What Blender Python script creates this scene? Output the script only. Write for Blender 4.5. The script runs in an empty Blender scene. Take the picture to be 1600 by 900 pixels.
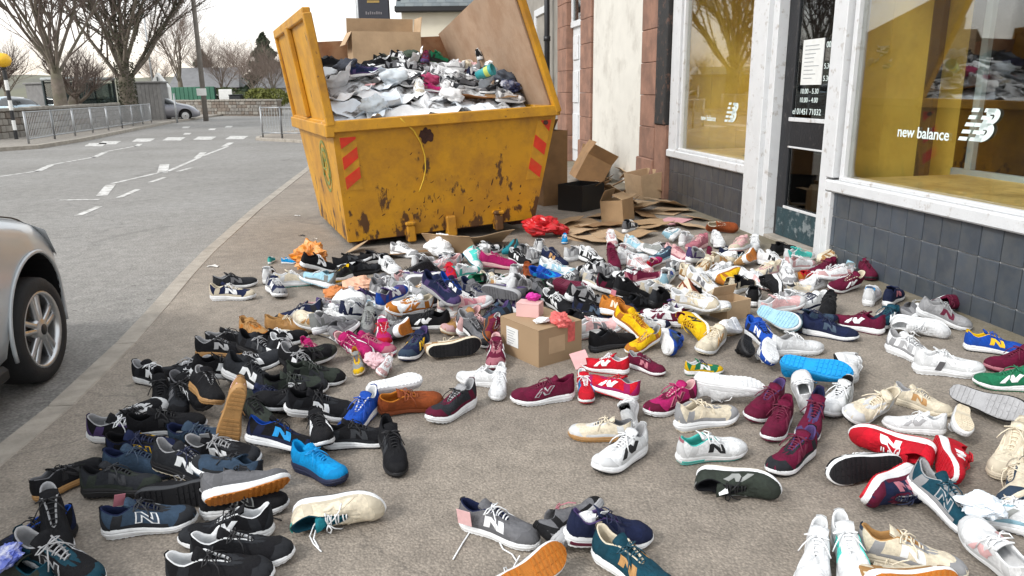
import bpy, bmesh, math, random
import numpy as np
from mathutils import Vector, Matrix, Euler
random.seed(7)
SC = bpy.context.scene
COL = SC.collection
PI = math.pi
rad = math.radians

# ------------------------------------------------------------------ camera
FPX, CAMH, PITCH, ROLL = 1168.0, 1.42, 14.87, -0.9
cam_data = bpy.data.cameras.new('camera')
cam_data.sensor_width = 36.0
cam_data.lens = 36.0 * FPX / 1600.0
cam_data.clip_start = 0.05
cam_data.clip_end = 3000
camera = bpy.data.objects.new('camera', cam_data)
COL.objects.link(camera)
camera.location = (0, 0, CAMH)
CAMROT = Matrix.Rotation(rad(90 - PITCH), 3, 'X') @ Matrix.Rotation(rad(ROLL), 3, 'Z')
camera.rotation_euler = CAMROT.to_euler()
SC.camera = camera

# ------------------------------------------------------------------ world, sun, exposure
SUN_EL, SUN_AZ = 40.0, -128.0           # azimuth from +Y, negative = to the left (over the road, behind the viewer)
world = bpy.data.worlds.new('World')
SC.world = world
world.use_nodes = True
wn = world.node_tree.nodes; wl = world.node_tree.links
wn.clear()
w_out = wn.new('ShaderNodeOutputWorld')
w_bg = wn.new('ShaderNodeBackground'); w_bg.inputs['Strength'].default_value = 0.15
w_sky = wn.new('ShaderNodeTexSky'); w_sky.sky_type = 'NISHITA'; w_sky.sun_disc = False
w_sky.sun_elevation = rad(SUN_EL); w_sky.sun_rotation = rad(SUN_AZ)
w_sky.air_density = 1.0; w_sky.dust_density = 3.5; w_sky.ozone_density = 1.0
w_hsv = wn.new('ShaderNodeHueSaturation'); w_hsv.inputs['Saturation'].default_value = 0.18
w_hsv.inputs['Value'].default_value = 1.0
# an even, bright sheet of thin cloud with a warm band low down
w_mix = wn.new('ShaderNodeMix'); w_mix.data_type = 'RGBA'; w_mix.inputs[0].default_value = 0.62
w_tc = wn.new('ShaderNodeTexCoord'); w_sep = wn.new('ShaderNodeSeparateXYZ')
w_ramp = wn.new('ShaderNodeValToRGB')
w_ramp.color_ramp.elements[0].position = 0.0; w_ramp.color_ramp.elements[0].color = (1.0, 0.87, 0.70, 1)
w_ramp.color_ramp.elements[1].position = 0.22; w_ramp.color_ramp.elements[1].color = (0.91, 0.96, 1.0, 1)
_e = w_ramp.color_ramp.elements.new(0.09); _e.color = (1.0, 0.98, 0.95, 1)
w_noise = wn.new('ShaderNodeTexNoise'); w_noise.inputs['Scale'].default_value = 3.0; w_noise.inputs['Detail'].default_value = 5
w_map = wn.new('ShaderNodeMapping'); w_map.inputs['Scale'].default_value = (1, 1, 4)
w_mr = wn.new('ShaderNodeMapRange'); w_mr.inputs[1].default_value = .3; w_mr.inputs[2].default_value = .75
w_mr.inputs[3].default_value = 8.5; w_mr.inputs[4].default_value = 11.5
w_mul = wn.new('ShaderNodeVectorMath'); w_mul.operation = 'SCALE'
wl.new(w_tc.outputs['Generated'], w_sep.inputs[0]); wl.new(w_sep.outputs['Z'], w_ramp.inputs[0])
wl.new(w_tc.outputs['Generated'], w_map.inputs[0]); wl.new(w_map.outputs[0], w_noise.inputs[0])
wl.new(w_noise.outputs['Fac'], w_mr.inputs[0])
wl.new(w_ramp.outputs[0], w_mul.inputs[0]); wl.new(w_mr.outputs[0], w_mul.inputs['Scale'])
wl.new(w_sky.outputs[0], w_hsv.inputs['Color'])
wl.new(w_hsv.outputs[0], w_mix.inputs[6]); wl.new(w_mul.outputs[0], w_mix.inputs[7])
wl.new(w_mix.outputs[2], w_bg.inputs[0]); wl.new(w_bg.outputs[0], w_out.inputs[0])

sun_d = bpy.data.lights.new('sun', 'SUN'); sun_d.energy = 1.5; sun_d.angle = rad(10); sun_d.color = (1.0, 0.965, 0.92)
sun = bpy.data.objects.new('sun', sun_d); COL.objects.link(sun)
_sd = Vector((math.sin(rad(SUN_AZ)) * math.cos(rad(SUN_EL)), math.cos(rad(SUN_AZ)) * math.cos(rad(SUN_EL)), math.sin(rad(SUN_EL))))
sun.rotation_euler = _sd.to_track_quat('Z', 'Y').to_euler()
SC.view_settings.view_transform = 'Standard'
SC.view_settings.look = 'None'
SC.view_settings.exposure = 0.43
SC.view_settings.gamma = 1.0
SC.render.resolution_x, SC.render.resolution_y = 1024, 576

# ------------------------------------------------------------------ helpers
def G(px, py, z=0.0):
    """point at height z under a spot of the photograph (survey of the place)"""
    d = CAMROT @ Vector(((px - 800) / FPX, -(py - 450) / FPX, -1))
    t = (z - CAMH) / d.z
    return Vector((0, 0, CAMH)) + d * t

def newmat(name):
    m = bpy.data.materials.new(name); m.use_nodes = True
    nt = m.node_tree
    return m, nt, nt.nodes['Principled BSDF']

_MC = {}
def mat(name, col, rough=0.7, var=0.12, scale=20.0, bump=0.0, bscale=200.0, metal=0.0, dirt=None, dscale=3.0, damt=0.5, spec=None, coat=0.0, lo=0.45, hi=0.62, each=0.0):
    """principled material: noise variation of the base colour, optional dirt patches and bump"""
    if name in _MC: return _MC[name]
    m, nt, b = newmat(name)
    N = nt.nodes; Lk = nt.links
    tc0 = N.new('ShaderNodeTexCoord'); oi = N.new('ShaderNodeObjectInfo')
    of = N.new('ShaderNodeMath'); of.operation = 'MULTIPLY'; of.inputs[1].default_value = 37.0; Lk.new(oi.outputs['Random'], of.inputs[0])
    va = N.new('ShaderNodeVectorMath'); va.operation = 'ADD'; Lk.new(tc0.outputs['Object'], va.inputs[0]); Lk.new(of.outputs[0], va.inputs[1])
    class tc: outputs = {'Object': va.outputs[0]}
    n1 = N.new('ShaderNodeTexNoise'); n1.inputs['Scale'].default_value = scale; n1.inputs['Detail'].default_value = 6
    Lk.new(tc.outputs['Object'], n1.inputs['Vector'])
    mr = N.new('ShaderNodeMapRange'); mr.inputs[1].default_value = .25; mr.inputs[2].default_value = .75
    mr.inputs[3].default_value = 1 - var; mr.inputs[4].default_value = 1 + var
    Lk.new(n1.outputs['Fac'], mr.inputs[0])
    sc = N.new('ShaderNodeVectorMath'); sc.operation = 'SCALE'; sc.inputs[0].default_value = col[:3]
    if each:
        mo = N.new('ShaderNodeMapRange'); mo.inputs[3].default_value = 1 - each; mo.inputs[4].default_value = 1 + each; Lk.new(oi.outputs['Random'], mo.inputs[0])
        mm_ = N.new('ShaderNodeMath'); mm_.operation = 'MULTIPLY'; Lk.new(mr.outputs[0], mm_.inputs[0]); Lk.new(mo.outputs[0], mm_.inputs[1]); Lk.new(mm_.outputs[0], sc.inputs['Scale'])
    else: Lk.new(mr.outputs[0], sc.inputs['Scale'])
    last = sc.outputs[0]
    if dirt is not None:
        n2 = N.new('ShaderNodeTexNoise'); n2.inputs['Scale'].default_value = dscale; n2.inputs['Detail'].default_value = 9; n2.inputs['Roughness'].default_value = .65
        Lk.new(tc.outputs['Object'], n2.inputs['Vector'])
        r2 = N.new('ShaderNodeMapRange'); r2.inputs[1].default_value = lo; r2.inputs[2].default_value = hi; r2.inputs[3].default_value = 0; r2.inputs[4].default_value = damt
        Lk.new(n2.outputs['Fac'], r2.inputs[0])
        mx = N.new('ShaderNodeMix'); mx.data_type = 'RGBA'
        Lk.new(r2.outputs[0], mx.inputs[0]); Lk.new(last, mx.inputs[6]); mx.inputs[7].default_value = (*dirt, 1)
        last = mx.outputs[2]
    Lk.new(last, b.inputs['Base Color'])
    b.inputs['Roughness'].default_value = rough
    b.inputs['Metallic'].default_value = metal
    if spec is not None: b.inputs['Specular IOR Level'].default_value = spec
    if coat: b.inputs['Coat Weight'].default_value = coat; b.inputs['Coat Roughness'].default_value = .08
    if bump > 0:
        n3 = N.new('ShaderNodeTexNoise'); n3.inputs['Scale'].default_value = bscale; n3.inputs['Detail'].default_value = 4
        Lk.new(tc.outputs['Object'], n3.inputs['Vector'])
        bp = N.new('ShaderNodeBump'); bp.inputs['Strength'].default_value = bump; bp.inputs['Distance'].default_value = .01
        Lk.new(n3.outputs['Fac'], bp.inputs['Height']); Lk.new(bp.outputs[0], b.inputs['Normal'])
    _MC[name] = m
    return m

def glass_mat(name, tint=(1, 1, 1), refl=0.16):
    if name in _MC: return _MC[name]
    m = bpy.data.materials.new(name); m.use_nodes = True
    nt = m.node_tree; nt.nodes.clear()
    o = nt.nodes.new('ShaderNodeOutputMaterial'); t = nt.nodes.new('ShaderNodeBsdfTransparent'); g = nt.nodes.new('ShaderNodeBsdfGlossy')
    t.inputs[0].default_value = (*tint, 1); g.inputs['Roughness'].default_value = 0.015
    lw = nt.nodes.new('ShaderNodeLayerWeight'); lw.inputs['Blend'].default_value = .25
    mr = nt.nodes.new('ShaderNodeMapRange'); mr.inputs[3].default_value = refl * .5; mr.inputs[4].default_value = min(1, refl * 4.5)
    mx = nt.nodes.new('ShaderNodeMixShader')
    nt.links.new(lw.outputs['Fresnel'], mr.inputs[0]); nt.links.new(mr.outputs[0], mx.inputs[0])
    nt.links.new(t.outputs[0], mx.inputs[1]); nt.links.new(g.outputs[0], mx.inputs[2]); nt.links.new(mx.outputs[0], o.inputs[0])
    _MC[name] = m
    return m

class MB:
    """collects shapes, builds ONE mesh object"""
    def __init__(s): s.v = []; s.f = []; s.m = []
    def add(s, vs, fs, mi=0):
        o = len(s.v); s.v += [tuple(v) for v in vs]; s.f += [tuple(i + o for i in f) for f in fs]; s.m += [mi] * len(fs)
    def box(s, x0, x1, y0, y1, z0, z1, M=None, mi=0):
        vs = [Vector((x, y, z)) for z in (z0, z1) for y in (y0, y1) for x in (x0, x1)]
        if M is not None: vs = [M @ v for v in vs]
        s.add(vs, [(0, 2, 3, 1), (4, 5, 7, 6), (0, 1, 5, 4), (2, 6, 7, 3), (0, 4, 6, 2), (1, 3, 7, 5)], mi)
    def bbox(s, x0, x1, y0, y1, z0, z1, b=.01, M=None, mi=0):
        """box with its vertical and top edges bevelled"""
        pl = [(x0 + b, y0), (x1 - b, y0), (x1, y0 + b), (x1, y1 - b), (x1 - b, y1), (x0 + b, y1), (x0, y1 - b), (x0, y0 + b)]
        cx, cy = (x0 + x1) / 2, (y0 + y1) / 2
        def ins(p): return (min(max(p[0], x0 + b), x1 - b), min(max(p[1], y0 + b), y1 - b))
        rings = [[(*ins(p), z0) for p in pl], [(*p, z0 + b) for p in pl], [(*p, z1 - b) for p in pl], [(*ins(p), z1) for p in pl]]
        vs = [Vector(p) for r in rings for p in r]
        if M is not None: vs = [M @ v for v in vs]
        fs = [tuple(range(7, -1, -1)), tuple(range(24, 32))]
        for k in range(3):
            for i in range(8):
                j = (i + 1) % 8
                fs.append((k * 8 + i, k * 8 + j, k * 8 + 8 + j, k * 8 + 8 + i))
        s.add(vs, fs, mi)
    def tube(s, pts, r, n=6, mi=0, cap=True, closed=False):
        pts = [Vector(p) for p in pts]
        rs = r if isinstance(r, (list, tuple)) else [r] * len(pts)
        rings = []
        prev = None
        L = len(pts)
        for i, p in enumerate(pts):
            if closed: t = pts[(i + 1) % L] - pts[i - 1]
            else: t = pts[min(i + 1, L - 1)] - pts[max(i - 1, 0)]
            if t.length < 1e-9: t = Vector((0, 0, 1))
            t.normalize()
            if prev is None:
                a = t.orthogonal().normalized()
            else:
                a = prev - t * prev.dot(t)
                a = a.normalized() if a.length > 1e-6 else t.orthogonal().normalized()
            prev = a
            b = t.cross(a)
            rings.append([p + (a * math.cos(2 * PI * k / n) + b * math.sin(2 * PI * k / n)) * rs[i] for k in range(n)])
        vs = [v for rg in rings for v in rg]
        fs = []
        for i in range(L if closed else L - 1):
            i2 = (i + 1) % L
            for k in range(n):
                k2 = (k + 1) % n
                fs.append((i * n + k, i * n + k2, i2 * n + k2, i2 * n + k))
        if cap and not closed:
            fs.append(tuple(range(n - 1, -1, -1))); fs.append(tuple((L - 1) * n + k for k in range(n)))
        s.add(vs, fs, mi)
    def lathe(s, prof, n=24, M=None, mi=0, axis='Z'):
        vs = []
        for (r, z) in prof:
            for k in range(n):
                a = 2 * PI * k / n
                if axis == 'Z': v = Vector((r * math.cos(a), r * math.sin(a), z))
                else: v = Vector((r * math.cos(a), z, r * math.sin(a)))
                vs.append(M @ v if M is not None else v)
        fs = []
        for i in range(len(prof) - 1):
            for k in range(n):
                k2 = (k + 1) % n
                fs.append((i * n + k, i * n + k2, (i + 1) * n + k2, (i + 1) * n + k))
        s.add(vs, fs, mi)
    def prism(s, poly, M, depth, mi=0):
        """poly in local XY extruded along +Z by depth"""
        n = len(poly)
        vs = [M @ Vector((x, y, 0)) for x, y in poly] + [M @ Vector((x, y, depth)) for x, y in poly]
        fs = [tuple(range(n - 1, -1, -1)), tuple(range(n, 2 * n))] + [(i, (i + 1) % n, n + (i + 1) % n, n + i) for i in range(n)]
        s.add(vs, fs, mi)
    def grid(s, P, mi=0, closed=False):
        R = len(P); Cn = len(P[0])
        vs = [p for row in P for p in row]
        fs = []
        for i in range(R - 1):
            for j in range(Cn if closed else Cn - 1):
                j2 = (j + 1) % Cn
                fs.append((i * Cn + j, i * Cn + j2, (i + 1) * Cn + j2, (i + 1) * Cn + j))
        s.add(vs, fs, mi)
    def mesh(s, name, smooth=False, fix=True):
        me = bpy.data.meshes.new(name)
        me.from_pydata(s.v, [], s.f)
        if s.m and max(s.m) > 0: me.polygons.foreach_set('material_index', s.m)
        if fix:
            bm = bmesh.new(); bm.from_mesh(me); bmesh.ops.recalc_face_normals(bm, faces=bm.faces); bm.to_mesh(me); bm.free()
        if smooth: me.polygons.foreach_set('use_smooth', [True] * len(me.polygons))
        me.update()
        return me
    def build(s, name, m, parent=None, smooth=False, fix=True):
        me = s.mesh(name, smooth, fix)
        for x in (m if isinstance(m, (list, tuple)) else [m]): me.materials.append(x)
        o = bpy.data.objects.new(name, me); COL.objects.link(o)
        if parent: o.parent = parent
        return o

def tag(o, label=None, cat=None, group=None, kind=None):
    if label: o['label'] = label
    if cat: o['category'] = cat
    if group: o['group'] = group
    if kind: o['kind'] = kind
    return o
def empty(name, loc=(0, 0, 0), rot=(0, 0, 0)):
    o = bpy.data.objects.new(name, None); COL.objects.link(o); o.empty_display_size = .1
    o.location = loc; o.rotation_euler = rot
    return o
def inst(name, me, parent, mats=None, M=None):
    o = bpy.data.objects.new(name, me); COL.objects.link(o)
    if parent: o.parent = parent
    if M is not None: o.matrix_local = M
    if mats:
        for i, x in enumerate(mats):
            o.material_slots[i].link = 'OBJECT'; o.material_slots[i].material = x
    return o
def copy_tree(o, parent=None):
    c = o.copy(); COL.objects.link(c); c.parent = parent
    for ch in o.children: copy_tree(ch, c)
    return c
def text_mesh(s, size, extrude=.001, shear=0, bold=0, spacing=1.0, align='LEFT'):
    cu = bpy.data.curves.new('lettering', 'FONT'); cu.body = s; cu.size = size; cu.extrude = extrude
    cu.shear = shear; cu.offset = bold; cu.space_character = spacing; cu.align_x = align; cu.resolution_u = 3
    o = bpy.data.objects.new('lettering', cu); COL.objects.link(o)
    dg = bpy.context.evaluated_depsgraph_get()
    me = bpy.data.meshes.new_from_object(o.evaluated_get(dg))
    bpy.data.objects.remove(o); bpy.data.curves.remove(cu)
    me.name = 'lettering'
    return me
def vnoise(p, f=1.0, seed=0):
    from mathutils import noise
    return noise.noise(Vector(p) * f + Vector((seed * 7.31, seed * 3.7, seed * 1.9)))

# ================================================================== GROUND
def ground_mat(name, c1, c2, grain=350, patch=.6, moss=None, spots=True):
    m, nt, b = newmat(name)
    N = nt.nodes; L = nt.links
    tc = N.new('ShaderNodeTexCoord')
    n1 = N.new('ShaderNodeTexNoise'); n1.inputs['Scale'].default_value = patch; n1.inputs['Detail'].default_value = 8; n1.inputs['Roughness'].default_value = .6
    n2 = N.new('ShaderNodeTexNoise'); n2.inputs['Scale'].default_value = grain / 4; n2.inputs['Detail'].default_value = 3
    n4 = N.new('ShaderNodeTexNoise'); n4.inputs['Scale'].default_value = 9; n4.inputs['Detail'].default_value = 8; n4.inputs['Roughness'].default_value = .7
    vo = N.new('ShaderNodeTexVoronoi'); vo.inputs['Scale'].default_value = grain / 3
    for t in (n1, n2, n4, vo): L.new(tc.outputs['Object'], t.inputs['Vector'])
    r = N.new('ShaderNodeMapRange'); r.inputs[1].default_value = .35; r.inputs[2].default_value = .65
    L.new(n1.outputs['Fac'], r.inputs[0])
    mx = N.new('ShaderNodeMix'); mx.data_type = 'RGBA'; mx.inputs[6].default_value = (*c1, 1); mx.inputs[7].default_value = (*c2, 1)
    L.new(r.outputs[0], mx.inputs[0])
    r2 = N.new('ShaderNodeMapRange'); r2.inputs[1].default_value = .3; r2.inputs[2].default_value = .7; r2.inputs[3].default_value = .76; r2.inputs[4].default_value = 1.24
    L.new(n2.outputs['Fac'], r2.inputs[0])
    r4 = N.new('ShaderNodeMapRange'); r4.inputs[1].default_value = .3; r4.inputs[2].default_value = .7; r4.inputs[3].default_value = .76; r4.inputs[4].default_value = 1.2
    L.new(n4.outputs['Fac'], r4.inputs[0])
    r3 = N.new('ShaderNodeMapRange'); r3.inputs[1].default_value = 0; r3.inputs[2].default_value = .7; r3.inputs[3].default_value = 1.18; r3.inputs[4].default_value = .82
    L.new(vo.outputs['Distance'], r3.inputs[0])
    mu = N.new('ShaderNodeMath'); mu.operation = 'MULTIPLY'; L.new(r2.outputs[0], mu.inputs[0]); L.new(r3.outputs[0], mu.inputs[1])
    mu2 = N.new('ShaderNodeMath'); mu2.operation = 'MULTIPLY'; L.new(mu.outputs[0], mu2.inputs[0]); L.new(r4.outputs[0], mu2.inputs[1])
    sc = N.new('ShaderNodeVectorMath'); sc.operation = 'SCALE'; L.new(mx.outputs[2], sc.inputs[0]); L.new(mu2.outputs[0], sc.inputs['Scale'])
    last = sc.outputs[0]
    if spots:      # old chewing gum and dark oil spots
        v2 = N.new('ShaderNodeTexVoronoi'); v2.inputs['Scale'].default_value = 2.2; v2.inputs['Randomness'].default_value = 1
        L.new(tc.outputs['Object'], v2.inputs['Vector'])
        r5 = N.new('ShaderNodeMapRange'); r5.inputs[1].default_value = .035; r5.inputs[2].default_value = .055; r5.inputs[3].default_value = .55; r5.inputs[4].default_value = 0
        L.new(v2.outputs['Distance'], r5.inputs[0])
        m5 = N.new('ShaderNodeMix'); m5.data_type = 'RGBA'; L.new(r5.outputs[0], m5.inputs[0]); L.new(last, m5.inputs[6]); m5.inputs[7].default_value = (.05, .045, .04, 1)
        last = m5.outputs[2]
    if moss:
        at = N.new('ShaderNodeAttribute'); at.attribute_name = 'moss'
        n6 = N.new('ShaderNodeTexNoise'); n6.inputs['Scale'].default_value = 5; n6.inputs['Detail'].default_value = 8; L.new(tc.outputs['Object'], n6.inputs['Vector'])
        a6 = N.new('ShaderNodeMath'); a6.operation = 'MULTIPLY_ADD'; a6.inputs[1].default_value = .9; L.new(n6.outputs['Fac'], a6.inputs[0]); L.new(at.outputs['Fac'], a6.inputs[2])
        r6 = N.new('ShaderNodeMapRange'); r6.inputs[1].default_value = .75; r6.inputs[2].default_value = 1.5; r6.inputs[4].default_value = .75; L.new(a6.outputs[0], r6.inputs[0])
        m6 = N.new('ShaderNodeMix'); m6.data_type = 'RGBA'; L.new(r6.outputs[0], m6.inputs[0]); L.new(last, m6.inputs[6]); m6.inputs[7].default_value = (*moss, 1)
        last = m6.outputs[2]
    # fine wandering cracks and old patch edges
    wv = N.new('ShaderNodeTexVoronoi'); wv.feature = 'DISTANCE_TO_EDGE'; wv.inputs['Scale'].default_value = .42
    nv = N.new('ShaderNodeTexNoise'); nv.inputs['Scale'].default_value = 2.5; nv.inputs['Detail'].default_value = 6; L.new(tc.outputs['Object'], nv.inputs['Vector'])
    av = N.new('ShaderNodeVectorMath'); av.operation = 'MULTIPLY_ADD'; av.inputs[1].default_value = (.55, .55, 0); L.new(nv.outputs['Color'], av.inputs[0]); L.new(tc.outputs['Object'], av.inputs[2])
    L.new(av.outputs[0], wv.inputs['Vector'])
    rv = N.new('ShaderNodeMapRange'); rv.inputs[1].default_value = .001; rv.inputs[2].default_value = .006; rv.inputs[3].default_value = .28; rv.inputs[4].default_value = 0; L.new(wv.outputs['Distance'], rv.inputs[0])
    mv = N.new('ShaderNodeMix'); mv.data_type = 'RGBA'; L.new(rv.outputs[0], mv.inputs[0]); L.new(last, mv.inputs[6]); mv.inputs[7].default_value = (.06, .055, .05, 1)
    last = mv.outputs[2]
    L.new(last, b.inputs['Base Color'])
    b.inputs['Roughness'].default_value = .88
    bp = N.new('ShaderNodeBump'); bp.inputs['Strength'].default_value = .55; bp.inputs['Distance'].default_value = .006
    L.new(vo.outputs['Distance'], bp.inputs['Height']); L.new(bp.outputs[0], b.inputs['Normal'])
    return m

M_pave = ground_mat('worn tarmac pavement', (.222, .190, .158), (.305, .264, .218), 330, .7, moss=(.10, .085, .035))
M_road = ground_mat('road asphalt', (.205, .195, .18), (.26, .25, .235), 200, .35)
M_kerb = mat('kerb concrete', (.345, .31, .265), .9, .15, 12, .4, 90, dirt=(.2, .18, .15), dscale=5, damt=.5)
M_white_line = mat('worn road paint', (.56, .55, .53), .8, .1, 30, .2, 120, dirt=(.25, .235, .21), dscale=9, damt=.85, lo=.46, hi=.6)
M_grass = mat('rough grass', (.075, .085, .03), .95, .4, 3, .5, 40, dirt=(.13, .11, .06), dscale=.6, damt=.8)

RZ = -0.08
# the kerb line along the pavement edge (metres)
KERB = [(-1.25, -8), (-1.85, -1.5), (-2.12, 2.0), (-2.24, 3.6), (-2.52, 5.0), (-2.84, 6.5), (-3.35, 9.8), (-4.0, 14.8), (-4.9, 20.0), (-6.2, 23.3), (-7.4, 24.4), (-8.35, 25.0), (-8.7, 26.2), (-8.6, 29), (-8.4, 40), (-9.5, 60)]
# ground sheet to the horizon
g = MB(); g.add([(-1500, -400, -.30), (1500, -400, -.30), (1500, 2500, -.30), (-1500, 2500, -.30)], [(0, 1, 2, 3)])
tag(g.build('ground', M_grass), kind='structure')
# road sheet
g = MB(); g.add([(-60, -60, RZ), (30, -60, RZ), (30, 160, RZ), (-60, 160, RZ)], [(0, 1, 2, 3)])
tag(g.build('road', M_road), kind='structure')
# pavement sheet: from the kerb to the shop walls, subdivided, with a moss attribute along the walls
g = MB(); rows = []; moss = []
WP = Vector((2.876, 4.496, 0)); WAZ = rad(-9)
WD = Vector((math.sin(WAZ), math.cos(WAZ), 0)); WN = Vector((math.cos(WAZ), -math.sin(WAZ), 0))
def kx(y):
    for (x0, y0), (x1, y1) in zip(KERB, KERB[1:]):
        if y0 <= y <= y1: return x0 + (x1 - x0) * (y - y0) / (y1 - y0)
    return KERB[-1][0] if y > KERB[-1][1] else KERB[0][0]
for i in range(61):
    y = -8 + 48 * i / 60
    x0 = kx(y) + .125; x1 = (WP + WD * ((y - WP.y) / WD.y)).x + .35
    row = []
    for j in range(25):
        x = x0 + (x1 - x0) * j / 24
        row.append((x, y, 0.0)); moss.append(max(0, 1 - abs((Vector((x, y, 0)) - WP).dot(WN)) / .55))
    rows.append(row)
g.grid(rows)
pv = g.build('pavement', M_pave)
at = pv.data.attributes.new('moss', 'FLOAT', 'POINT'); at.data.foreach_set('value', moss)
tag(pv, kind='structure')
# kerb: individual kerbstones near, each its own piece
kerb_root = tag(empty('kerb'), kind='structure')
def kpt(s):
    acc = 0
    for (a, b) in zip(KERB, KERB[1:]):
        a = Vector((*a, 0)); b = Vector((*b, 0)); L = (b - a).length
        if s <= acc + L: return a + (b - a) * ((s - acc) / L)
        acc += L
    return Vector((*KERB[-1], 0))
s = 5.0
while s < 52:
    a, b = kpt(s), kpt(s + .905)
    d = (b - a).normalized(); nrm = Vector((d.y, -d.x, 0))
    M = Matrix.Translation(a) @ Matrix(((d.x, nrm.x, 0), (d.y, nrm.y, 0), (0, 0, 1))).to_4x4()
    q = MB(); q.bbox(.004, (b - a).length - .004, 0, .128, -.3, .006 + random.uniform(-.002, .003), .008, M)
    q.build('kerbstone', M_kerb, kerb_root)
    s += .905

# road markings, each flat on the road 4 mm up
def marking(pts, label=None):
    P = [G(x, y, RZ) + Vector((0, 0, .004)) for x, y in pts]
    n = len(P)
    q = MB(); q.add(P + [p - Vector((0, 0, .0035)) for p in P], [tuple(range(n))] + [(i, i + n, (i + 1) % n + n, (i + 1) % n) for i in range(n)])
    return tag(q.build('road_marking', M_white_line), kind='structure')
def line_mark(x0, y0, x1, y1, w=.12):
    a, b = G(x0, y0, RZ), G(x1, y1, RZ)
    d = (b - a).normalized(); nn = Vector((-d.y, d.x, 0)) * w / 2
    P = [v + Vector((0, 0, .004)) for v in (a - nn, b - nn, b + nn, a + nn)]
    q = MB(); q.add(P, [(0, 1, 2, 3)])
    return tag(q.build('road_marking', M_white_line), kind='structure')
for a in [(0, 276, 62, 267), (78, 258, 150, 245), (165, 237, 215, 228),
          (92, 313, 155, 312), (175, 287, 258, 268), (262, 268, 310, 247), (316, 244, 356, 229),
          (122, 337, 155, 323), (186, 309, 216, 296), (235, 285, 258, 277), (278, 268, 300, 262)]:
    line_mark(*a, .095)
for a in [(58, 268, 80, 258, .14), (147, 246, 164, 238, .14), (213, 229, 219, 225, .15), (159, 306, 173, 289, .16), (254, 270, 257, 257, .2), (308, 247, 318, 238, .16), (350, 229, 361, 223, .18)]:
    line_mark(*a)
for a in [(150, 226), (171, 223), (224, 219), (272, 217), (320, 216), (370, 215)]:
    w, h = (15, 2.4)
    marking([(a[0] - w - 3, a[1] + h), (a[0] + w - 5, a[1] + h), (a[0] + w + 3, a[1] - h), (a[0] - w + 5, a[1] - h)])
for a in [(292, 209), (331, 202), (357, 198), (290, 199)]:
    marking([(a[0] - 6, a[1] + 1.2), (a[0] + 4, a[1] + 1.2), (a[0] + 7, a[1] - 1.2), (a[0] - 3, a[1] - 1.2)])

# far pavement and verge on the other side of the road
M_pave2 = ground_mat('far pavement', (.25, .225, .195), (.3, .27, .235), 200, .5, spots=False)
far_k = [(-12.9, -10), (-14.2, 15), (-14.7, 21.8), (-14.1, 22.7), (-14.6, 26), (-16.6, 34), (-18.4, 41.5), (-19.5, 48), (-21, 58), (-22, 100)]
g = MB(); rows = []
for x, y in far_k: rows.append([(x, y, RZ + .1), (x, y, -.25)])
g.grid(rows); rows = []
for x, y in far_k: rows.append([(x, y, RZ + .1), (x - 12, y + 3, RZ + .12), (x - 60, y + 10, RZ + .15)])
g.grid(rows)
tag(g.build('far_pavement', M_pave2), kind='structure')
g = MB(); rows = []
for x, y in far_k: rows.append([(x + .02, y, RZ + .112), (x - .15, y, RZ + .112)])
g.grid(rows); rows = []
for x, y in far_k: rows.append([(x + .02, y, RZ + .112), (x + .02, y, -.2)])
g.grid(rows)
tag(g.build('far_kerb', M_kerb), kind='structure')

# ================================================================== SHOP ROW (right). s along the wall, u into the building, z up
def WM():
    return Matrix(((WN.x, WD.x, 0, WP.x), (WN.y, WD.y, 0, WP.y), (0, 0, 1, 0), (0, 0, 0, 1)))
WMX = WM()          # local (u, s, z) -> world
M_whitewood = mat('chipped white paint', (.62, .63, .64), .55, .05, 8, .25, 60, dirt=(.34, .30, .26), dscale=13, damt=.75, lo=.57, hi=.68)
M_tile = mat('glazed blue grey tile', (.058, .070, .086), .34, .18, 6, .08, 20, dirt=(.12, .12, .11), dscale=7, damt=.3, each=.10)
M_tile2 = mat('glazed charcoal tile', (.052, .054, .062), .36, .16, 6, .08, 20, dirt=(.11, .10, .08), dscale=7, damt=.4, each=.12)
M_grout = mat('tile grout', (.38, .38, .38), .9, .2, 30, .2, 100)
M_ochre = mat('ochre display board', (.90, .65, .13), .6, .12, 2.5, .1, 30, dirt=(.5, .3, .05), dscale=5, damt=.35)
M_floorply = mat('yellow ply floor', (.85, .62, .22), .5, .2, 3, .1, 30, dirt=(.36, .22, .06), dscale=6, damt=.5)
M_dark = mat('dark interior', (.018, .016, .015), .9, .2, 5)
M_darkwood = mat('black door paint', (.012, .013, .016), .45, .2, 10, .3, 50, dirt=(.09, .08, .075), dscale=12, damt=.6, lo=.58, hi=.68)
M_teal_peel = mat('peeling dark teal paint', (.022, .05, .06), .6, .25, 10, .5, 60, dirt=(.22, .25, .26), dscale=8, damt=.8, lo=.53, hi=.6)
M_sand = mat('red sandstone', (.27, .145, .10), .9, .2, 5, .4, 60, dirt=(.14, .08, .06), dscale=3, damt=.6)
M_cream = mat('weathered cream render', (.62, .60, .545), .85, .06, 4, .3, 40, dirt=(.30, .27, .23), dscale=2.2, damt=.5, lo=.52, hi=.72)
M_blackpeel = mat('peeling black paint', (.014, .013, .013), .6, .3, 12, .6, 40, dirt=(.12, .06, .04), dscale=9, damt=.7, lo=.55, hi=.62)
M_glass = glass_mat('shop glass', (.97, .985, .98), .085)
M_glassd = glass_mat('door glass', (.75, .8, .8), .2)
M_paleframe = mat('pale blue frame', (.34, .42, .44), .5, .08, 10)
M_vinyl = mat('white vinyl lettering', (.72, .82, .80), .5, .03, 30)
M_paper = mat('paper', (.68, .69, .67), .8, .06, 20, .1, 60)
M_brick = mat('dark brick', (.05, .03, .025), .85, .35, 12, .3, 60, each=.4)

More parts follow.
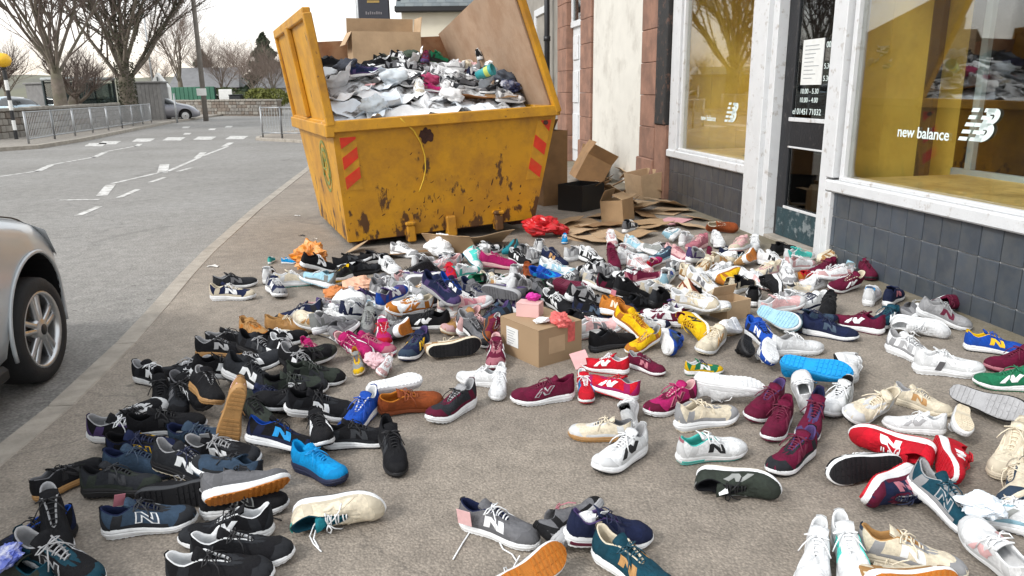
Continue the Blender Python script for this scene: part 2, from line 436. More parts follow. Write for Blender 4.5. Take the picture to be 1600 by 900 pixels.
shop = tag(empty('shopfront', WP, (0, 0, -WAZ)), 'grey tiled shopfront with two big display windows, white frames and a dark door', 'shop')
def LM(): return None
def part(name, m, boxes, parent=shop, b=0.006, smooth=False):
    q = MB()
    for (u0, u1, s0, s1, z0, z1) in boxes:
        if b: q.bbox(u0, u1, s0, s1, z0, z1, b)
        else: q.box(u0, u1, s0, s1, z0, z1)
    return q.build(name, m, parent, smooth)
# empty's local axes: X = WN (into building), Y = WD
# tiled stall risers with one mesh per tile
def riser(s0, s1, zt, m):
    rr = part('stall_riser', M_grout, [(.012, .22, s0, s1, -.1, zt)], b=0)
    rowsz = [(-.09, .135), (.135, .38), (.38, zt)]
    n = int(math.ceil((s1 - s0) / .17))
    cache = {}
    for ri, (z0, z1) in enumerate(rowsz):
        if zt - z0 < .02: continue
        for k in range(n):
            a, b_ = s0 + k * .17, min(s0 + (k + 1) * .17, s1)
            if b_ - a < .03: continue
            key = (ri, round(b_ - a, 3))
            if key not in cache:
                q = MB(); q.bbox(0, .014, .0035, b_ - a - .0035, .0035, z1 - z0 - .0035, .003)
                me = q.mesh('tile'); me.materials.append(m); cache[key] = me
            t = inst('tile', cache[key], rr, None, Matrix.Translation((random.uniform(-.0012, .0012), a, z0)) @ Matrix.Rotation(random.uniform(-.006, .006), 4, 'Z'))
    return rr
riser(-3.06, 1.645, .575, M_tile)
riser(3.10, 5.27, .555, M_tile2)
# sills, posts, frames
def window(name_s0, s1, zs, zt, sl0, sl1, z_frame=.06):
    s0 = name_s0
    fr = part('window_frame', M_whitewood, [(.01, .09, s0 - .07, s0, zs, zt), (.01, .09, s1, s1 + .05, zs, zt), (.01, .09, s0, s1, zt - .07, zt)])
    part('sill', M_whitewood, [(-.045, .13, sl0, sl1, zs - .105, zs - .012)], fr, .012)
    part('sill_bead', M_whitewood, [(-.012, .045, s0 - .02, s1 + .02, zs - .012, zs + .02)], fr, .006)
    pn = part('pane', M_glass, [(.048, .054, s0, s1, zs + .02, zt - .07)], fr, 0)
    return fr, pn
frR, paneR = window(-3.0, 1.50, .685, 2.75, -3.06, 1.66)
frL, paneL = window(3.16, 4.97, .665, 2.75, 3.10, 5.30)
part('post', M_whitewood, [(-.035, .16, 1.575, 1.665, -.02, .575), (-.035, .16, 1.575, 1.70, .69, 2.75), (-.0352, .16, 1.664, 1.76, -.02, 2.7501), (.02, .17, 1.76, 1.83, -.02, 2.75)])
part('post', M_whitewood, [(-.05, .16, 2.80, 3.10, -.02, 2.75), (.0, .2, 2.70, 2.80, -.02, 2.75)])
part('post', M_whitewood, [(-.02, .12, 5.03, 5.29, .575, 2.75)])
part('fascia', M_darkwood, [(-.16, .2, -3.1, 5.30, 2.75, 3.35)])
part('upper_wall', M_sand, [(.0, .3, -3.2, 5.35, 3.35, 6.5)])
part('end_wall', M_sand, [(.0, 2.6, -3.3, -3.1, -.1, 3.35)])
# displays behind the glass
def display(s0, s1, zs, board_side, name='display_box'):
    part('display_floor', M_floorply, [(.10, 1.16, s0, s1, zs - .04, zs - .005)], b=0)
    # boards of the end wall, one piece each with a hairline joint
    u = .10
    while u < 1.12:
        u1 = min(u + .36, 1.16)
        part('display_board', M_ochre, [(u + .001, u1 - .001, s1 + .12, s1 + .15 + random.uniform(0, .002), zs - .03, 2.75)], b=.002)
        u = u1
    part('display_ceiling', M_cream, [(.10, 1.2, s0, s1 + .2, 2.72, 2.75)], b=0)
display(-3.0, 1.60, .685, 1)
display(3.16, 5.02, .665, 1)
# right window: a pale inner frame, then the dark shop
part('inner_frame', M_paleframe, [(1.14, 1.19, -3.0, 1.72, .66, .725), (1.14, 1.19, 1.50, 1.57, .725, 2.72), (1.14, 1.19, .0, .05, .725, 2.72)], b=.004)
q = MB()
bw = part('back_wall', M_dark, [(1.9, 2.0, -3.1, 6.3, -.1, 2.75), (.2, 2.0, 1.75, 1.79, -.1, .6)], b=0)
# brick courses of the dark back wall (seen through the right window)
cache_b = None
q = MB(); q.bbox(0, .02, .004, .226, .004, .071, .003); meb = q.mesh('brick'); meb.materials.append(M_brick)
for r in range(24):
    for k in range(9):
        s_ = -.9 + k * .23 + (.115 if r % 2 else 0)
        inst('brick', meb, bw, None, Matrix.Translation((1.885 + random.uniform(-.003, .003), s_, .75 + r * .075)))
part('shop_floor', M_dark, [(.2, 2.0, -3.0, 6.3, -.12, -.02)], b=0)
part('shop_ceiling', M_dark, [(.2, 2.0, -3.0, 6.3, 2.751, 2.80)], b=0)
# left window: ochre back board, lying board and a green cloth on the display floor
u = 3.16
while u < 5.1:
    part('display_board', M_ochre, [(1.16, 1.19, u + .001, min(u + .48, 5.14) - .001, .64, 2.72)], b=.002); u += .48
q = MB(); rows = []
for i in range(9):
    rows.append([(.35 + .5 * i / 8, 3.45 + .55 * j / 8, .668 + .09 * math.sin(PI * i / 8) * math.sin(PI * j / 8) * (1 + .5 * vnoise((i, j, 0), .6))) for j in range(9)])
q.grid(rows)
M_gcloth = mat('green cloth', (.03, .10, .05), .9, .2, 20)
cl = q.build('display_cloth', M_gcloth, None, True); cl.matrix_world = WMX
tag(cl, 'crumpled dark green cloth lying on the display floor behind the left window', 'cloth')

# door, set back
door = empty('door'); door.parent = shop; door.location = (.10, 1.83, 0)
def dpart(name, m, boxes, b=.005): return part(name, m, boxes, door, b)
W_ = .87
dpart('stile', M_darkwood, [(0, .045, 0, .12, .03, 2.6)]); dpart('stile', M_darkwood, [(0, .045, W_ - .17, W_, .03, 2.6)])
dpart('mid_rail', M_darkwood, [(.001, .044, .12, W_ - .17, .88, 1.10)])
dpart('rail_strip', M_whitewood, [(-.012, .012, .10, W_ - .15, 1.10, 1.135)], .003)
dpart('kick_panel', M_teal_peel, [(-.004, .046, .0, W_ - .05, .03, .30)])
dpart('bead', M_whitewood, [(-.006, .004, .11, W_ - .16, .30, .325), (-.006, .004, .11, W_ - .16, .862, .878)], .002)
pd1 = dpart('upper_pane', M_glassd, [(.018, .024, .12, W_ - .17, 1.135, 2.6)], 0)
pd2 = dpart('lower_pane', M_glassd, [(.018, .024, .12, W_ - .17, .325, .862)], 0)
part('threshold', M_kerb, [(.0, .35, 1.83, 2.70, -.05, .028)])
part('door_head', M_whitewood, [(.05, .16, 1.83, 2.70, 2.6, 2.75)])
part('door_backing', M_dark, [(.8, .85, 1.6, 3.0, -.1, 2.75), (.16, .8, 2.86, 2.9, -.1, 2.75), (.16, .8, 1.62, 1.66, -.1, .6)], b=0)
# grey sheet leaning inside the door and a pale thing low down
tag(part('grey_board', mat('grey board', (.3, .32, .31), .8), [(.42, .45, 1.95, 2.35, 1.0, 1.42)], shop, .003))
part('crate_inside', mat('pale crate', (.34, .31, .25), .8, .2), [(.35, .7, 2.0, 2.5, .28, .52)], shop, .01)
# notice on the door glass
def wall_text(s, size, s_left, z, parent, u=-.003, m=M_vinyl, shear=0, bold=0, spacing=1.0):
    """lettering reads towards -s as seen from the street"""
    me = text_mesh(s, size, .0008, shear, bold, spacing); me.materials.append(m)
    M = Matrix(((0, 0, -1, u), (-1, 0, 0, s_left), (0, 1, 0, z), (0, 0, 0, 1)))
    return inst('lettering', me, parent, None, M)
nt_ = part('notice', M_paper, [(.010, .016, .27, .60, 1.42, 1.80)], door, 0)
q = MB()
for k in range(9):
    L = random.uniform(.12, .24); q.box(.0085, .0098, .56 - L, .56, 1.745 - k * .034, 1.752 - k * .034)
q.build('notice_print', mat('grey print', (.33, .35, .36), .8), nt_)
for t, z, s0 in [('10.00 - 5.30', 1.345, .60), ('M', 1.345, .76), ('10.00 - 4.00', 1.27, .60), ('Su', 1.27, .76)]:
    wall_text(t, .062, s0 - .0, z, door, .014)
wall_text('5.30', .062, .25, 1.45, door, .014); wall_text('5.30', .062, .25, 1.55, door, .014); wall_text('00', .07, .24, 1.72, door, .014)
wall_text('Tel 01451 71032', .075, .75, 1.165, door, .014)

# window lettering
wall_text('new balance', .106, .945, 1.055, frR, .043, M_vinyl, 0, .0012, .98)
def emblem(parent, s_left, z0, h, m=M_vinyl, u=.043):
    """slanted two-letter emblem cut by speed stripes on its left"""
    q = MB()
    M = Matrix(((0, 0, -1, u), (-1, 0, 0, s_left), (0, 1, 0, z0), (0, 0, 0, 1)))
    sk = .46
    def para(x0, x1, y0, y1):
        q.prism([(x0 + sk * y0, y0), (x1 + sk * y0, y0), (x1 + sk * y1, y1), (x0 + sk * y1, y1)], M, .001)
    t = h / 9.0
    # N: five stripes for the left stem, a diagonal, then stripes running into the B
    for k in range(5):
        y0 = k * 2 * t
        para(-.02 * h + .00, .34 * h - (.06 * h if k in (3, 4) else 0), y0, y0 + t * 1.05)
    for k in range(5):
        y0 = k * 2 * t
        para((.44 if k < 3 else .50) * h - (.08 * h if k == 2 else 0), .92 * h, y0, y0 + t * 1.05)
    for k in range(2):      # filled centre of the right stem
        para(.62 * h, .78 * h, t * (1 + 4 * k), t * (2 + 4 * k)); para(.66 * h, .80 * h, t * (3 + 3.9 * k), t * (4.0 + 3.9 * k))
    # B bowls: ring segments
    def bowl(cx, cy, r0, r1, sx):
        P0 = []; P1 = []
        for k in range(13):
            a = -PI / 2 + PI * k / 12
            P0.append((cx + math.cos(a) * r0 * sx, cy + math.sin(a) * r0)); P1.append((cx + math.cos(a) * r1 * sx, cy + math.sin(a) * r1))
        for k in range(12):
            pl = [P0[k], P1[k], P1[k + 1], P0[k + 1]]
            q.prism([(x + sk * y, y) for x, y in pl], M, .001)
    bowl(.90 * h, 2.55 * t, t * .75, 2.6 * t, 1.15); bowl(.90 * h, 6.75 * t, t * .7, 2.3 * t, 1.1)
    para(.62 * h, .92 * h, 0, t * 1.8); para(.62 * h, .92 * h, 3.3 * t, 6.05 * t); para(.62 * h, .92 * h, 7.45 * t, 9.05 * t)
    return q.build('emblem', m, parent)
emblem(frR, .345, 1.065, .20)
wall_text('new balance', .085, 4.44, 1.045, frL, .043, M_vinyl, 0, .001, .98)
emblem(frL, 3.80, 1.05, .20)

# next house along: sandstone pilasters, white door, cream render
def block_pilaster(s0, s1, u0, u1, zb, ztop, label, m=M_sand, hb=.42):
    p = tag(empty('stone_pilaster', WP, (0, 0, -WAZ)), label, 'pilaster', 'red sandstone pilasters between the shopfronts')
    q = MB(); q.bbox(u0 - .03, u1, s0 - .03, s1 + .03, -.1, zb, .012); q.build('base_block', m, p)
    z = zb; k = 0
    while z < ztop:
        q = MB(); q.bbox(u0 + random.uniform(-.003, .003), u1, s0, s1, z + .002, min(z + hb, ztop) - .002, .008)
        q.build('stone_block', m, p); z += hb
    return p
block_pilaster(5.72, 6.33, -.06, .3, .48, 4.2, 'red sandstone pilaster between the left display window and the cream wall')
block_pilaster(9.12, 9.85, -.03, .3, .5, 4.2, 'red sandstone pilaster between the cream wall and the white door')
block_pilaster(10.95, 11.75, -.03, .3, .5, 4.2, 'farthest red sandstone pilaster, beyond the white panelled door')
# black peeling column beside the left window
q = MB(); q.bbox(-.08, .25, 5.31, 5.68, .95, 4.2, .012)
q.bbox(-.06, .25, 5.31, 5.70, -.1, .95, .012, None, 1)
bc = q.build('boxed_column', [M_blackpeel, M_sand], shop); bc['label'] = 'peeling black boxed column over bare red stone'
house = tag(empty('rendered_house', WP, (0, 0, -WAZ)), 'house front of dirty cream render with a white panelled door and fanlight', 'house')
hp = lambda n, m, bx, b=.006, par=house: part(n, m, bx, par, b)
hp('rendered_wall', M_cream, [(.0, .3, 6.36, 7.9, -.1, 4.2)]); hp('rendered_wall', M_cream, [(.006, .3, 7.905, 9.08, -.1, 4.2)])
hp('upper_wall', M_sand, [(.02, .4, 5.36, 22, 4.2, 7.2)])
hp('cornice', M_sand, [(-.2, .0, 5.36, 13, 4.0, 4.2)])
hd = hp('door', M_whitewood, [(.10, .16, 9.90, 10.92, .02, 2.55)])
for z0, z1 in ((.25, .95), (1.15, 1.75), (1.95, 2.4)):
    for s0 in (9.98, 10.46): hp('door_panel', M_whitewood, [(.075, .102, s0, s0 + .38, z0, z1)], .012, hd)
fl = hp('fanlight_frame', M_whitewood, [(.05, .16, 9.88, 10.93, 2.55, 2.66), (.06, .15, 9.88, 9.96, 2.66, 3.4), (.06, .15, 10.85, 10.93, 2.66, 3.4), (.06, .15, 9.88, 10.93, 3.4, 3.5)])
hp('fanlight_pane', M_glassd, [(.09, .10, 9.96, 10.85, 2.66, 3.4)], 0, fl)
hp('wall_behind', M_dark, [(.20, .4, 9.86, 10.95, -.1, 4.2)], 0)
hp('grey_wall', mat('grey brown render', (.26, .24, .21), .9, .2, 3, .3, 30), [(.03, .4, 11.97, 22, -.1, 4.2)])
hp('window_frame', M_whitewood, [(-.01, .05, 12.9, 13.05, 1.0, 3.2), (-.01, .05, 14.2, 14.35, 1.0, 3.2), (-.01, .05, 13.05, 14.2, 3.05, 3.2), (-.01, .05, 13.05, 14.2, 1.0, 1.15)])
dp = MB(); c0 = Vector((-.12, 12.35, 0)); dp.tube([(-.12, 12.35, 0), (-.12, 12.35, 5.5)], .06, 10)
for z in (.9, 2.4, 3.9): dp.tube([(-.12, 12.35, z), (-.12, 12.35, z + .1)], .075, 10)
o = dp.build('downpipe', mat('black iron', (.012, .013, .016), .4), None, True); o.matrix_world = WMX
tag(o, 'black iron downpipe on the wall beyond the white door', 'drainpipe')
# pavement strip under the wall row
g = MB(); g.box(.2, 2.4, -3.3, 22, -.2, -.02)

# ================================================================== SKIP
SK_O = Vector((-1.52, 6.875, 0)); SK_YAW = rad(21.93)
SKM = Matrix.Translation(SK_O) @ Matrix.Rotation(SK_YAW, 4, 'Z') @ Matrix.Rotation(rad(-2.48), 4, 'Y')
WB, FL, FR, FF, SH, DR, DB = 1.907, .054, .236, .148, 1.158, 2.613, 1.75
def skip_paint():
    m, nt, b = newmat('chipped yellow skip paint')
    N = nt.nodes; L = nt.links
    tc = N.new('ShaderNodeTexCoord')
    def noise(s, d=8, r=.6):
        n = N.new('ShaderNodeTexNoise'); n.inputs['Scale'].default_value = s; n.inputs['Detail'].default_value = d; n.inputs['Roughness'].default_value = r
        L.new(tc.outputs['Object'], n.inputs['Vector']); return n
    def rng(o, a, c, lo, hi):
        n = N.new('ShaderNodeMapRange'); n.inputs[1].default_value = a; n.inputs[2].default_value = c; n.inputs[3].default_value = lo; n.inputs[4].default_value = hi
        L.new(o, n.inputs[0]); return n.outputs[0]
    def mix(f, a, c):
        n = N.new('ShaderNodeMix'); n.data_type = 'RGBA'; L.new(f, n.inputs[0])
        if isinstance(a, tuple): n.inputs[6].default_value = (*a, 1)
        else: L.new(a, n.inputs[6])
        n.inputs[7].default_value = (*c, 1); return n.outputs[2]
    c = mix(rng(noise(1.3).outputs['Fac'], .35, .7, 0, 1), (.58, .285, .009), (.47, .215, .009))
    c = mix(rng(noise(3.2, 9, .72).outputs['Fac'], .44, .70, 0, .8), c, (.27, .12, .018))            # grime
    # scuffs: stretched noise, mostly low down
    mp = N.new('ShaderNodeMapping'); mp.inputs['Scale'].default_value = (7, 7, 3.2); mp.inputs['Rotation'].default_value = (0, .5, 0)
    L.new(tc.outputs['Object'], mp.inputs['Vector'])
    ns = N.new('ShaderNodeTexNoise'); ns.inputs['Scale'].default_value = 1.1; ns.inputs['Detail'].default_value = 9; ns.inputs['Roughness'].default_value = .62; L.new(mp.outputs[0], ns.inputs['Vector'])
    sp = N.new('ShaderNodeSeparateXYZ'); L.new(tc.outputs['Object'], sp.inputs[0])
    zf = rng(sp.outputs['Z'], .1, .75, .085, -.03)
    ad = N.new('ShaderNodeMath'); ad.operation = 'ADD'; L.new(ns.outputs['Fac'], ad.inputs[0]); L.new(zf, ad.inputs[1])
    c = mix(rng(ad.outputs[0], .612, .655, 0, .92), c, (.055, .022, .012))
    c = mix(rng(noise(24, 4, .5).outputs['Fac'], .68, .73, 0, .7), c, (.09, .035, .015))          # chips
    L.new(c, b.inputs['Base Color']); b.inputs['Roughness'].default_value = .5
    bp = N.new('ShaderNodeBump'); bp.inputs['Strength'].default_value = .25; bp.inputs['Distance'].default_value = .02
    L.new(noise(3, 4).outputs['Fac'], bp.inputs['Height']); L.new(bp.outputs[0], b.inputs['Normal'])
    return m
M_skip = skip_paint()
M_skipin = mat('rusty skip inside', (.20, .085, .035), .8, .3, 5, .3, 40, dirt=(.33, .19, .10), dscale=3, damt=.7)
M_rustwood = mat('brown weathered ply', (.40, .275, .185), .85, .12, 3, .3, 40, dirt=(.28, .16, .09), dscale=2.5, damt=.6)
M_red_refl = mat('faded red tape', (.64, .035, .012), .5, .12, 14, .1, 60, dirt=(.5, .10, .02), dscale=9, damt=.4)
M_yel_refl = mat('faded yellow tape', (.56, .27, .015), .5, .15, 10, .1, 60, dirt=(.3, .16, .02), dscale=8, damt=.5)
M_rust = mat('dark rust', (.045, .016, .010), .9, .3, 20, .5, 60)
skip = tag(empty('skip'), 'battered yellow rubbish skip with raised sides, heaped with shoes and tissue paper', 'skip')
skip.matrix_world = SKM
def plate(pts, t, nrm=None):
    """quad plate with thickness t to the inner side"""
    P = [Vector(p) for p in pts]
    n = (P[1] - P[0]).cross(P[3] - P[0]).normalized() * t
    q = MB(); v = P + [p + n for p in P]
    k = len(P)
    q.add(v, [tuple(range(k - 1, -1, -1)), tuple(range(k, 2 * k))] + [(i, (i + 1) % k, k + (i + 1) % k, k + i) for i in range(k)])
    return q
b0, b1, b2, b3 = (0, 0, .06), (WB, 0, .06), (WB, DB, .06), (0, DB, .06)
r0, r1, r2, r3 = (-FL, -FF, SH), (WB + FR, -FF, SH), (WB + FR, DR - FF, SH), (-FL, DR - FF, SH)
def joinq(*qs):
    o = MB()
    for q in qs: o.add(q.v, q.f)
    return o
plate([b0, b1, r1, r0], -.02).build('front_plate', M_skip, skip)
plate([b3, b0, r0, r3], -.02).build('side_plate', M_skip, skip)
plate([b1, b2, r2, r1], -.02).build('side_plate', M_skip, skip)
plate([b2, b3, r3, r2], -.02).build('back_plate', M_skip, skip)
q = MB(); q.box(.01, WB - .01, .01, DB - .01, .05, .075); q.box(.1, .22, .1, DB - .1, 0, .05); q.box(WB - .22, WB - .1, .1, DB - .1, 0, .05)
q.build('base', M_rust, skip)
# rim: folded box section all round (front rail, side rails, back rail)
def bar(a, b, w, h, name, m=M_skip, off=(0, 0, 0), par=skip, bev=.008):
    a = Vector(a) + Vector(off); b = Vector(b) + Vector(off); d = (b - a); L = d.length; d.normalize()
    up = Vector((0, 0, 1)); 
    if abs(d.z) > .9: up = Vector((0, -1, 0))
    sd = d.cross(up).normalized(); up = sd.cross(d)
    M = Matrix.Translation(a) @ Matrix((d, sd, up)).transposed().to_4x4()
    q = MB(); q.bbox(0, L, -w / 2, w / 2, -h / 2, h / 2, bev, M)
    return q.build(name, m, par)
bar(r0, r1, .10, .10, 'rim_rail', off=(0, .02, -.03)); bar(r3, r2, .10, .10, 'rim_rail', off=(0, -.02, -.03))
bar(r0, r3, .10, .098, 'rim_rail', off=(.02, 0, -.031)); bar(r1, r2, .10, .098, 'rim_rail', off=(-.02, 0, -.031))
# corner gussets and lifting lugs
for x, s_ in ((WB + .1, 1),):
    q = MB(); q.lathe([(.0, -.04), (.022, -.04), (.022, .02), (.0, .02)], 12, Matrix.Translation((x, -.12, SH - .14)), 0, 'Y'); q.build('lifting_pin', M_rust, skip)
# fork brackets along the foot of the front plate
for x in (.55, 1.45):
    q = MB(); q.bbox(x, x + .085, -.08, .02, .0, .16, .012); q.bbox(x - .01, x + .095, -.09, .02, .16, .195, .01)
    q.build('foot_bracket', M_skip, skip)
q = MB(); q.bbox(.95, 1.05, -.07, .02, .0, .2, .012); q.build('foot_bracket', M_skip, skip)
# raised left side: plate, ribs, top rail, near edge
PLH, PLF = .92, .095
lt0, lt1 = (-FL - PLF, -FF + .0, SH + PLH), (-FL - PLF, -FF + DR, SH + PLH)
es = plate([(-FL - .0, -FF + DR, SH), (-FL, -FF + .0, SH + .0), lt0, lt1], -.018).build('side_extension', M_skip, skip)
bar(lt0, lt1, .07, .09, 'top_rail', par=skip)
bar((-FL - .005, -FF, SH - .02), lt0, .075, .07, 'edge_post'); bar((-FL, -FF + DR - .04, SH - .02), Vector(lt1) + Vector((0, -.04, 0)), .07, .07, 'edge_post')
for k in (1,):
    y = -FF + DR * .5
    bar((-FL - .03, y, SH + .03), (-FL - PLF - .025, y, SH + PLH - .02), .05, .22, 'rib')
q = MB(); q.bbox(-FL - .06, -FL + .02, -FF - .03, DR - FF, SH - .12, SH - .002, .01); q.build('hinge_plate', M_skip, skip)
# raised right side: the sheet leans in and slopes, its near edge painted
PRH, PRI, BH = .99, -.325, .837
rt0, rt1 = (WB + FR + PRI, -FF + .0, SH + PRH), (WB + FR + PRI, DR - FF, SH + BH)
rt0 = tuple(Vector(rt0) + (Vector(rt0) - Vector(r1)).normalized() * .25)
plate([r1, r2, rt1, rt0], .02).build('side_extension', M_skip, skip)
pw = plate([Vector(r1) + Vector((-.03, .07, .0)), Vector(r2) + Vector((-.03, -.05, .0)), Vector(rt1) + Vector((-.03, -.05, .03)), Vector(rt0) + Vector((-.03, .07, .03))], -.018)
pw.build('plywood_lining', M_rustwood, skip)
bar(Vector(r1) + Vector((0, .0, -.05)), rt0, .06, .075, 'edge_post'); bar(Vector(r2) + Vector((0, -.03, 0)), Vector(rt1) + Vector((0, -.03, 0)), .06, .07, 'edge_post')
# raised back
bk0, bk1 = (-FL, DR - FF - .06, SH - .02), (WB + FR, DR - FF - .06, SH - .02)
plate([bk0, bk1, (WB + FR + PRI, DR - FF - .06, SH + BH), (-FL - PLF, DR - FF - .06, SH + BH - .02)], .02).build('back_extension', M_skipin, skip)
# chevron tapes on the front plate (lie on its slope)
fy = lambda z: -FF * (z - .06) / (SH - .06)
def onfront(x, z, o=.004): return Vector((x, fy(z) - o, z))
def strip(x, z, o, poly, m, name, par=None):
    q = MB(); P = [onfront(x(zz) + xx, zz, o) for xx, zz in poly]; k = len(P)
    q.add(P + [p + Vector((0, .003, 0)) for p in P], [tuple(range(k))] + [(i, k + i, k + (i + 1) % k, (i + 1) % k) for i in range(k)])
    return q.build(name, m, par or skip)
lx = lambda z: -FL * (z - .06) / (SH - .06) + .05
rxx = lambda z: WB + FR * (z - .06) / (SH - .06) - .19
tl = strip(lx, 0, .004, [(0, .55), (.15, .55), (.15, 1.04), (0, 1.04)], M_yel_refl, 'tape')
for z in (.56, .74, .93):
    a = min(z + .13, 1.04); 
    strip(lx, 0, .008, [(.004, z), (.146, z + .10), (.146, min(z + .20, 1.04)), (.004, a - .02)] if z < .9 else [(.004, z), (.146, z + .08), (.146, z + .1), (.004, z + .1)], M_red_refl, 'chevron', tl)
tr = strip(rxx, 0, .004, [(0, .47), (.15, .47), (.15, 1.04), (0, 1.04)], M_yel_refl, 'tape')
for z in (.48, .70, .92):
    strip(rxx, 0, .008, [(.004, z + .10), (.146, z - .0), (.146, z + .11), (.004, min(z + .21, 1.04))] if z < .9 else [(.03, 1.04), (.146, .93), (.146, 1.04)], M_red_refl, 'chevron', tr)
# rusted-through hole and dark scars
q = MB(); pl = []
for k in range(26):
    a = 2 * PI * k / 26; r = .062 * (1 + .45 * vnoise((math.cos(a) * 1.5, math.sin(a) * 1.5, 0), 1.3, 3)) ; pl.append((.80 + r * math.cos(a), .985 + r * 1.15 * math.sin(a)))
P = [onfront(x, z, .005) for x, z in pl]; q.add(P + [onfront(.80, .985, .004)], [(k, (k + 1) % 26, 26) for k in range(26)])
q.build('rust_hole', M_rust, skip)
for k in range(30):
    x = random.uniform(.3, 1.75); z = random.choice([random.uniform(.12, .42), random.uniform(.2, .55), random.uniform(.3, .9)])
    L = random.choice([random.uniform(.006, .02), random.uniform(.015, .045)]); a = random.uniform(.2, 1.5); w = random.uniform(.002, .006)
    pl = []
    for j in range(10):
        t = 2 * PI * j / 10
        e = Vector((L * math.cos(t), w * math.sin(t) * (1 + .5 * random.random()), 0)); e.rotate(Euler((0, 0, a)))
        pl.append(onfront(x + e.x, z + e.y, .004))
    q = MB(); q.add(pl, [tuple(range(10))]); q.build('scar', M_rust, skip)
# round green badge on the left plate
sxp = lambda z: -FL * (z - .06) / (SH - .06)
M_badge = mat('faded green badge', (.12, .22, .06), .6, .2, 10, dirt=(.5, .25, .03), dscale=10, damt=.7)
q = MB(); n = 28
for (ra, rb, mi) in ((.27, .24, 0), (.2, .16, 0)):
    vs = []
    for r in (ra, rb):
        for k in range(n):
            a = 2 * PI * k / n; z = .72 + r * math.sin(a) * .95; y = .62 + r * math.cos(a); vs.append((sxp(z) - .005, y, z))
    q.add(vs, [(k, (k + 1) % n, n + (k + 1) % n, n + k) for k in range(n)])
for (y0, z0, y1, z1) in ((.46, .62, .62, .86), (.62, .86, .78, .62), (.50, .68, .74, .70)):
    q.tube([(sxp(z0) - .004, y0, z0), (sxp(z1) - .004, y1, z1)], .012, 4)
q.build('badge', M_badge, skip)
# yellow strap loop hanging down the front
pts = []
for (x, z) in ((.56, 1.16), (.60, 1.12), (.68, 1.04), (.745, .92), (.775, .80), (.775, .68), (.75, .58), (.715, .50), (.70, .47)):
    pts.append(onfront(x, z, .03 if z > 1 else .016))
q = MB(); q.tube(pts, .006, 6)
o = q.build('strap', mat('yellow strap', (.62, .40, .03), .6), None, True); o.matrix_world = SKM
tag(o, 'thin yellow strap hanging in a curve over the front rim of the skip', 'strap')
# packed rubbish under the visible layer
M_rub = mat('packed rubbish', (.10, .09, .085), .95, .5, 9, .6, 30, dirt=(.62, .64, .66), dscale=7, damt=.95, lo=.42, hi=.55)
HEAP = lambda x, y: 1.12 + .05 * math.sin(PI * min(max(x / 2.0, 0), 1)) + .60 * min(max(y / 1.9, 0), 1) ** .85 - .10 * max(0, x - 1.2) * min(max(y, 0), 1)
q = MB(); rows = []
for i in range(25):
    rows.append([(-.02 + 2.04 * j / 24, -.06 + 2.4 * i / 24, HEAP(-.02 + 2.04 * j / 24, -.06 + 2.4 * i / 24) - .06 + .09 * vnoise((i * .7, j * .7, 0), 1)) for j in range(25)])
q.grid(rows)
o = q.build('rubbish', M_rub, skip, True); o['kind'] = 'stuff'

# ================================================================== BACKGROUND across and up the road
M_bark = mat('grey brown bark', (.17, .14, .115), .95, .3, 6, .6, 30, dirt=(.10, .10, .06), dscale=2, damt=.6)
M_twig = mat('bare twigs', (.15, .115, .098), .95, .25, 4)
M_twig2 = mat('warm bare twigs', (.19, .145, .12), .95, .25, 4)
M_ivy = mat('ivy leaves', (.055, .058, .028), .7, .5, 9)
M_steel = mat('galvanised steel', (.36, .37, .38), .5, .1, 10, metal=.6)
M_concrete = mat('grey concrete', (.30, .29, .27), .9, .15, 6, .2, 40)

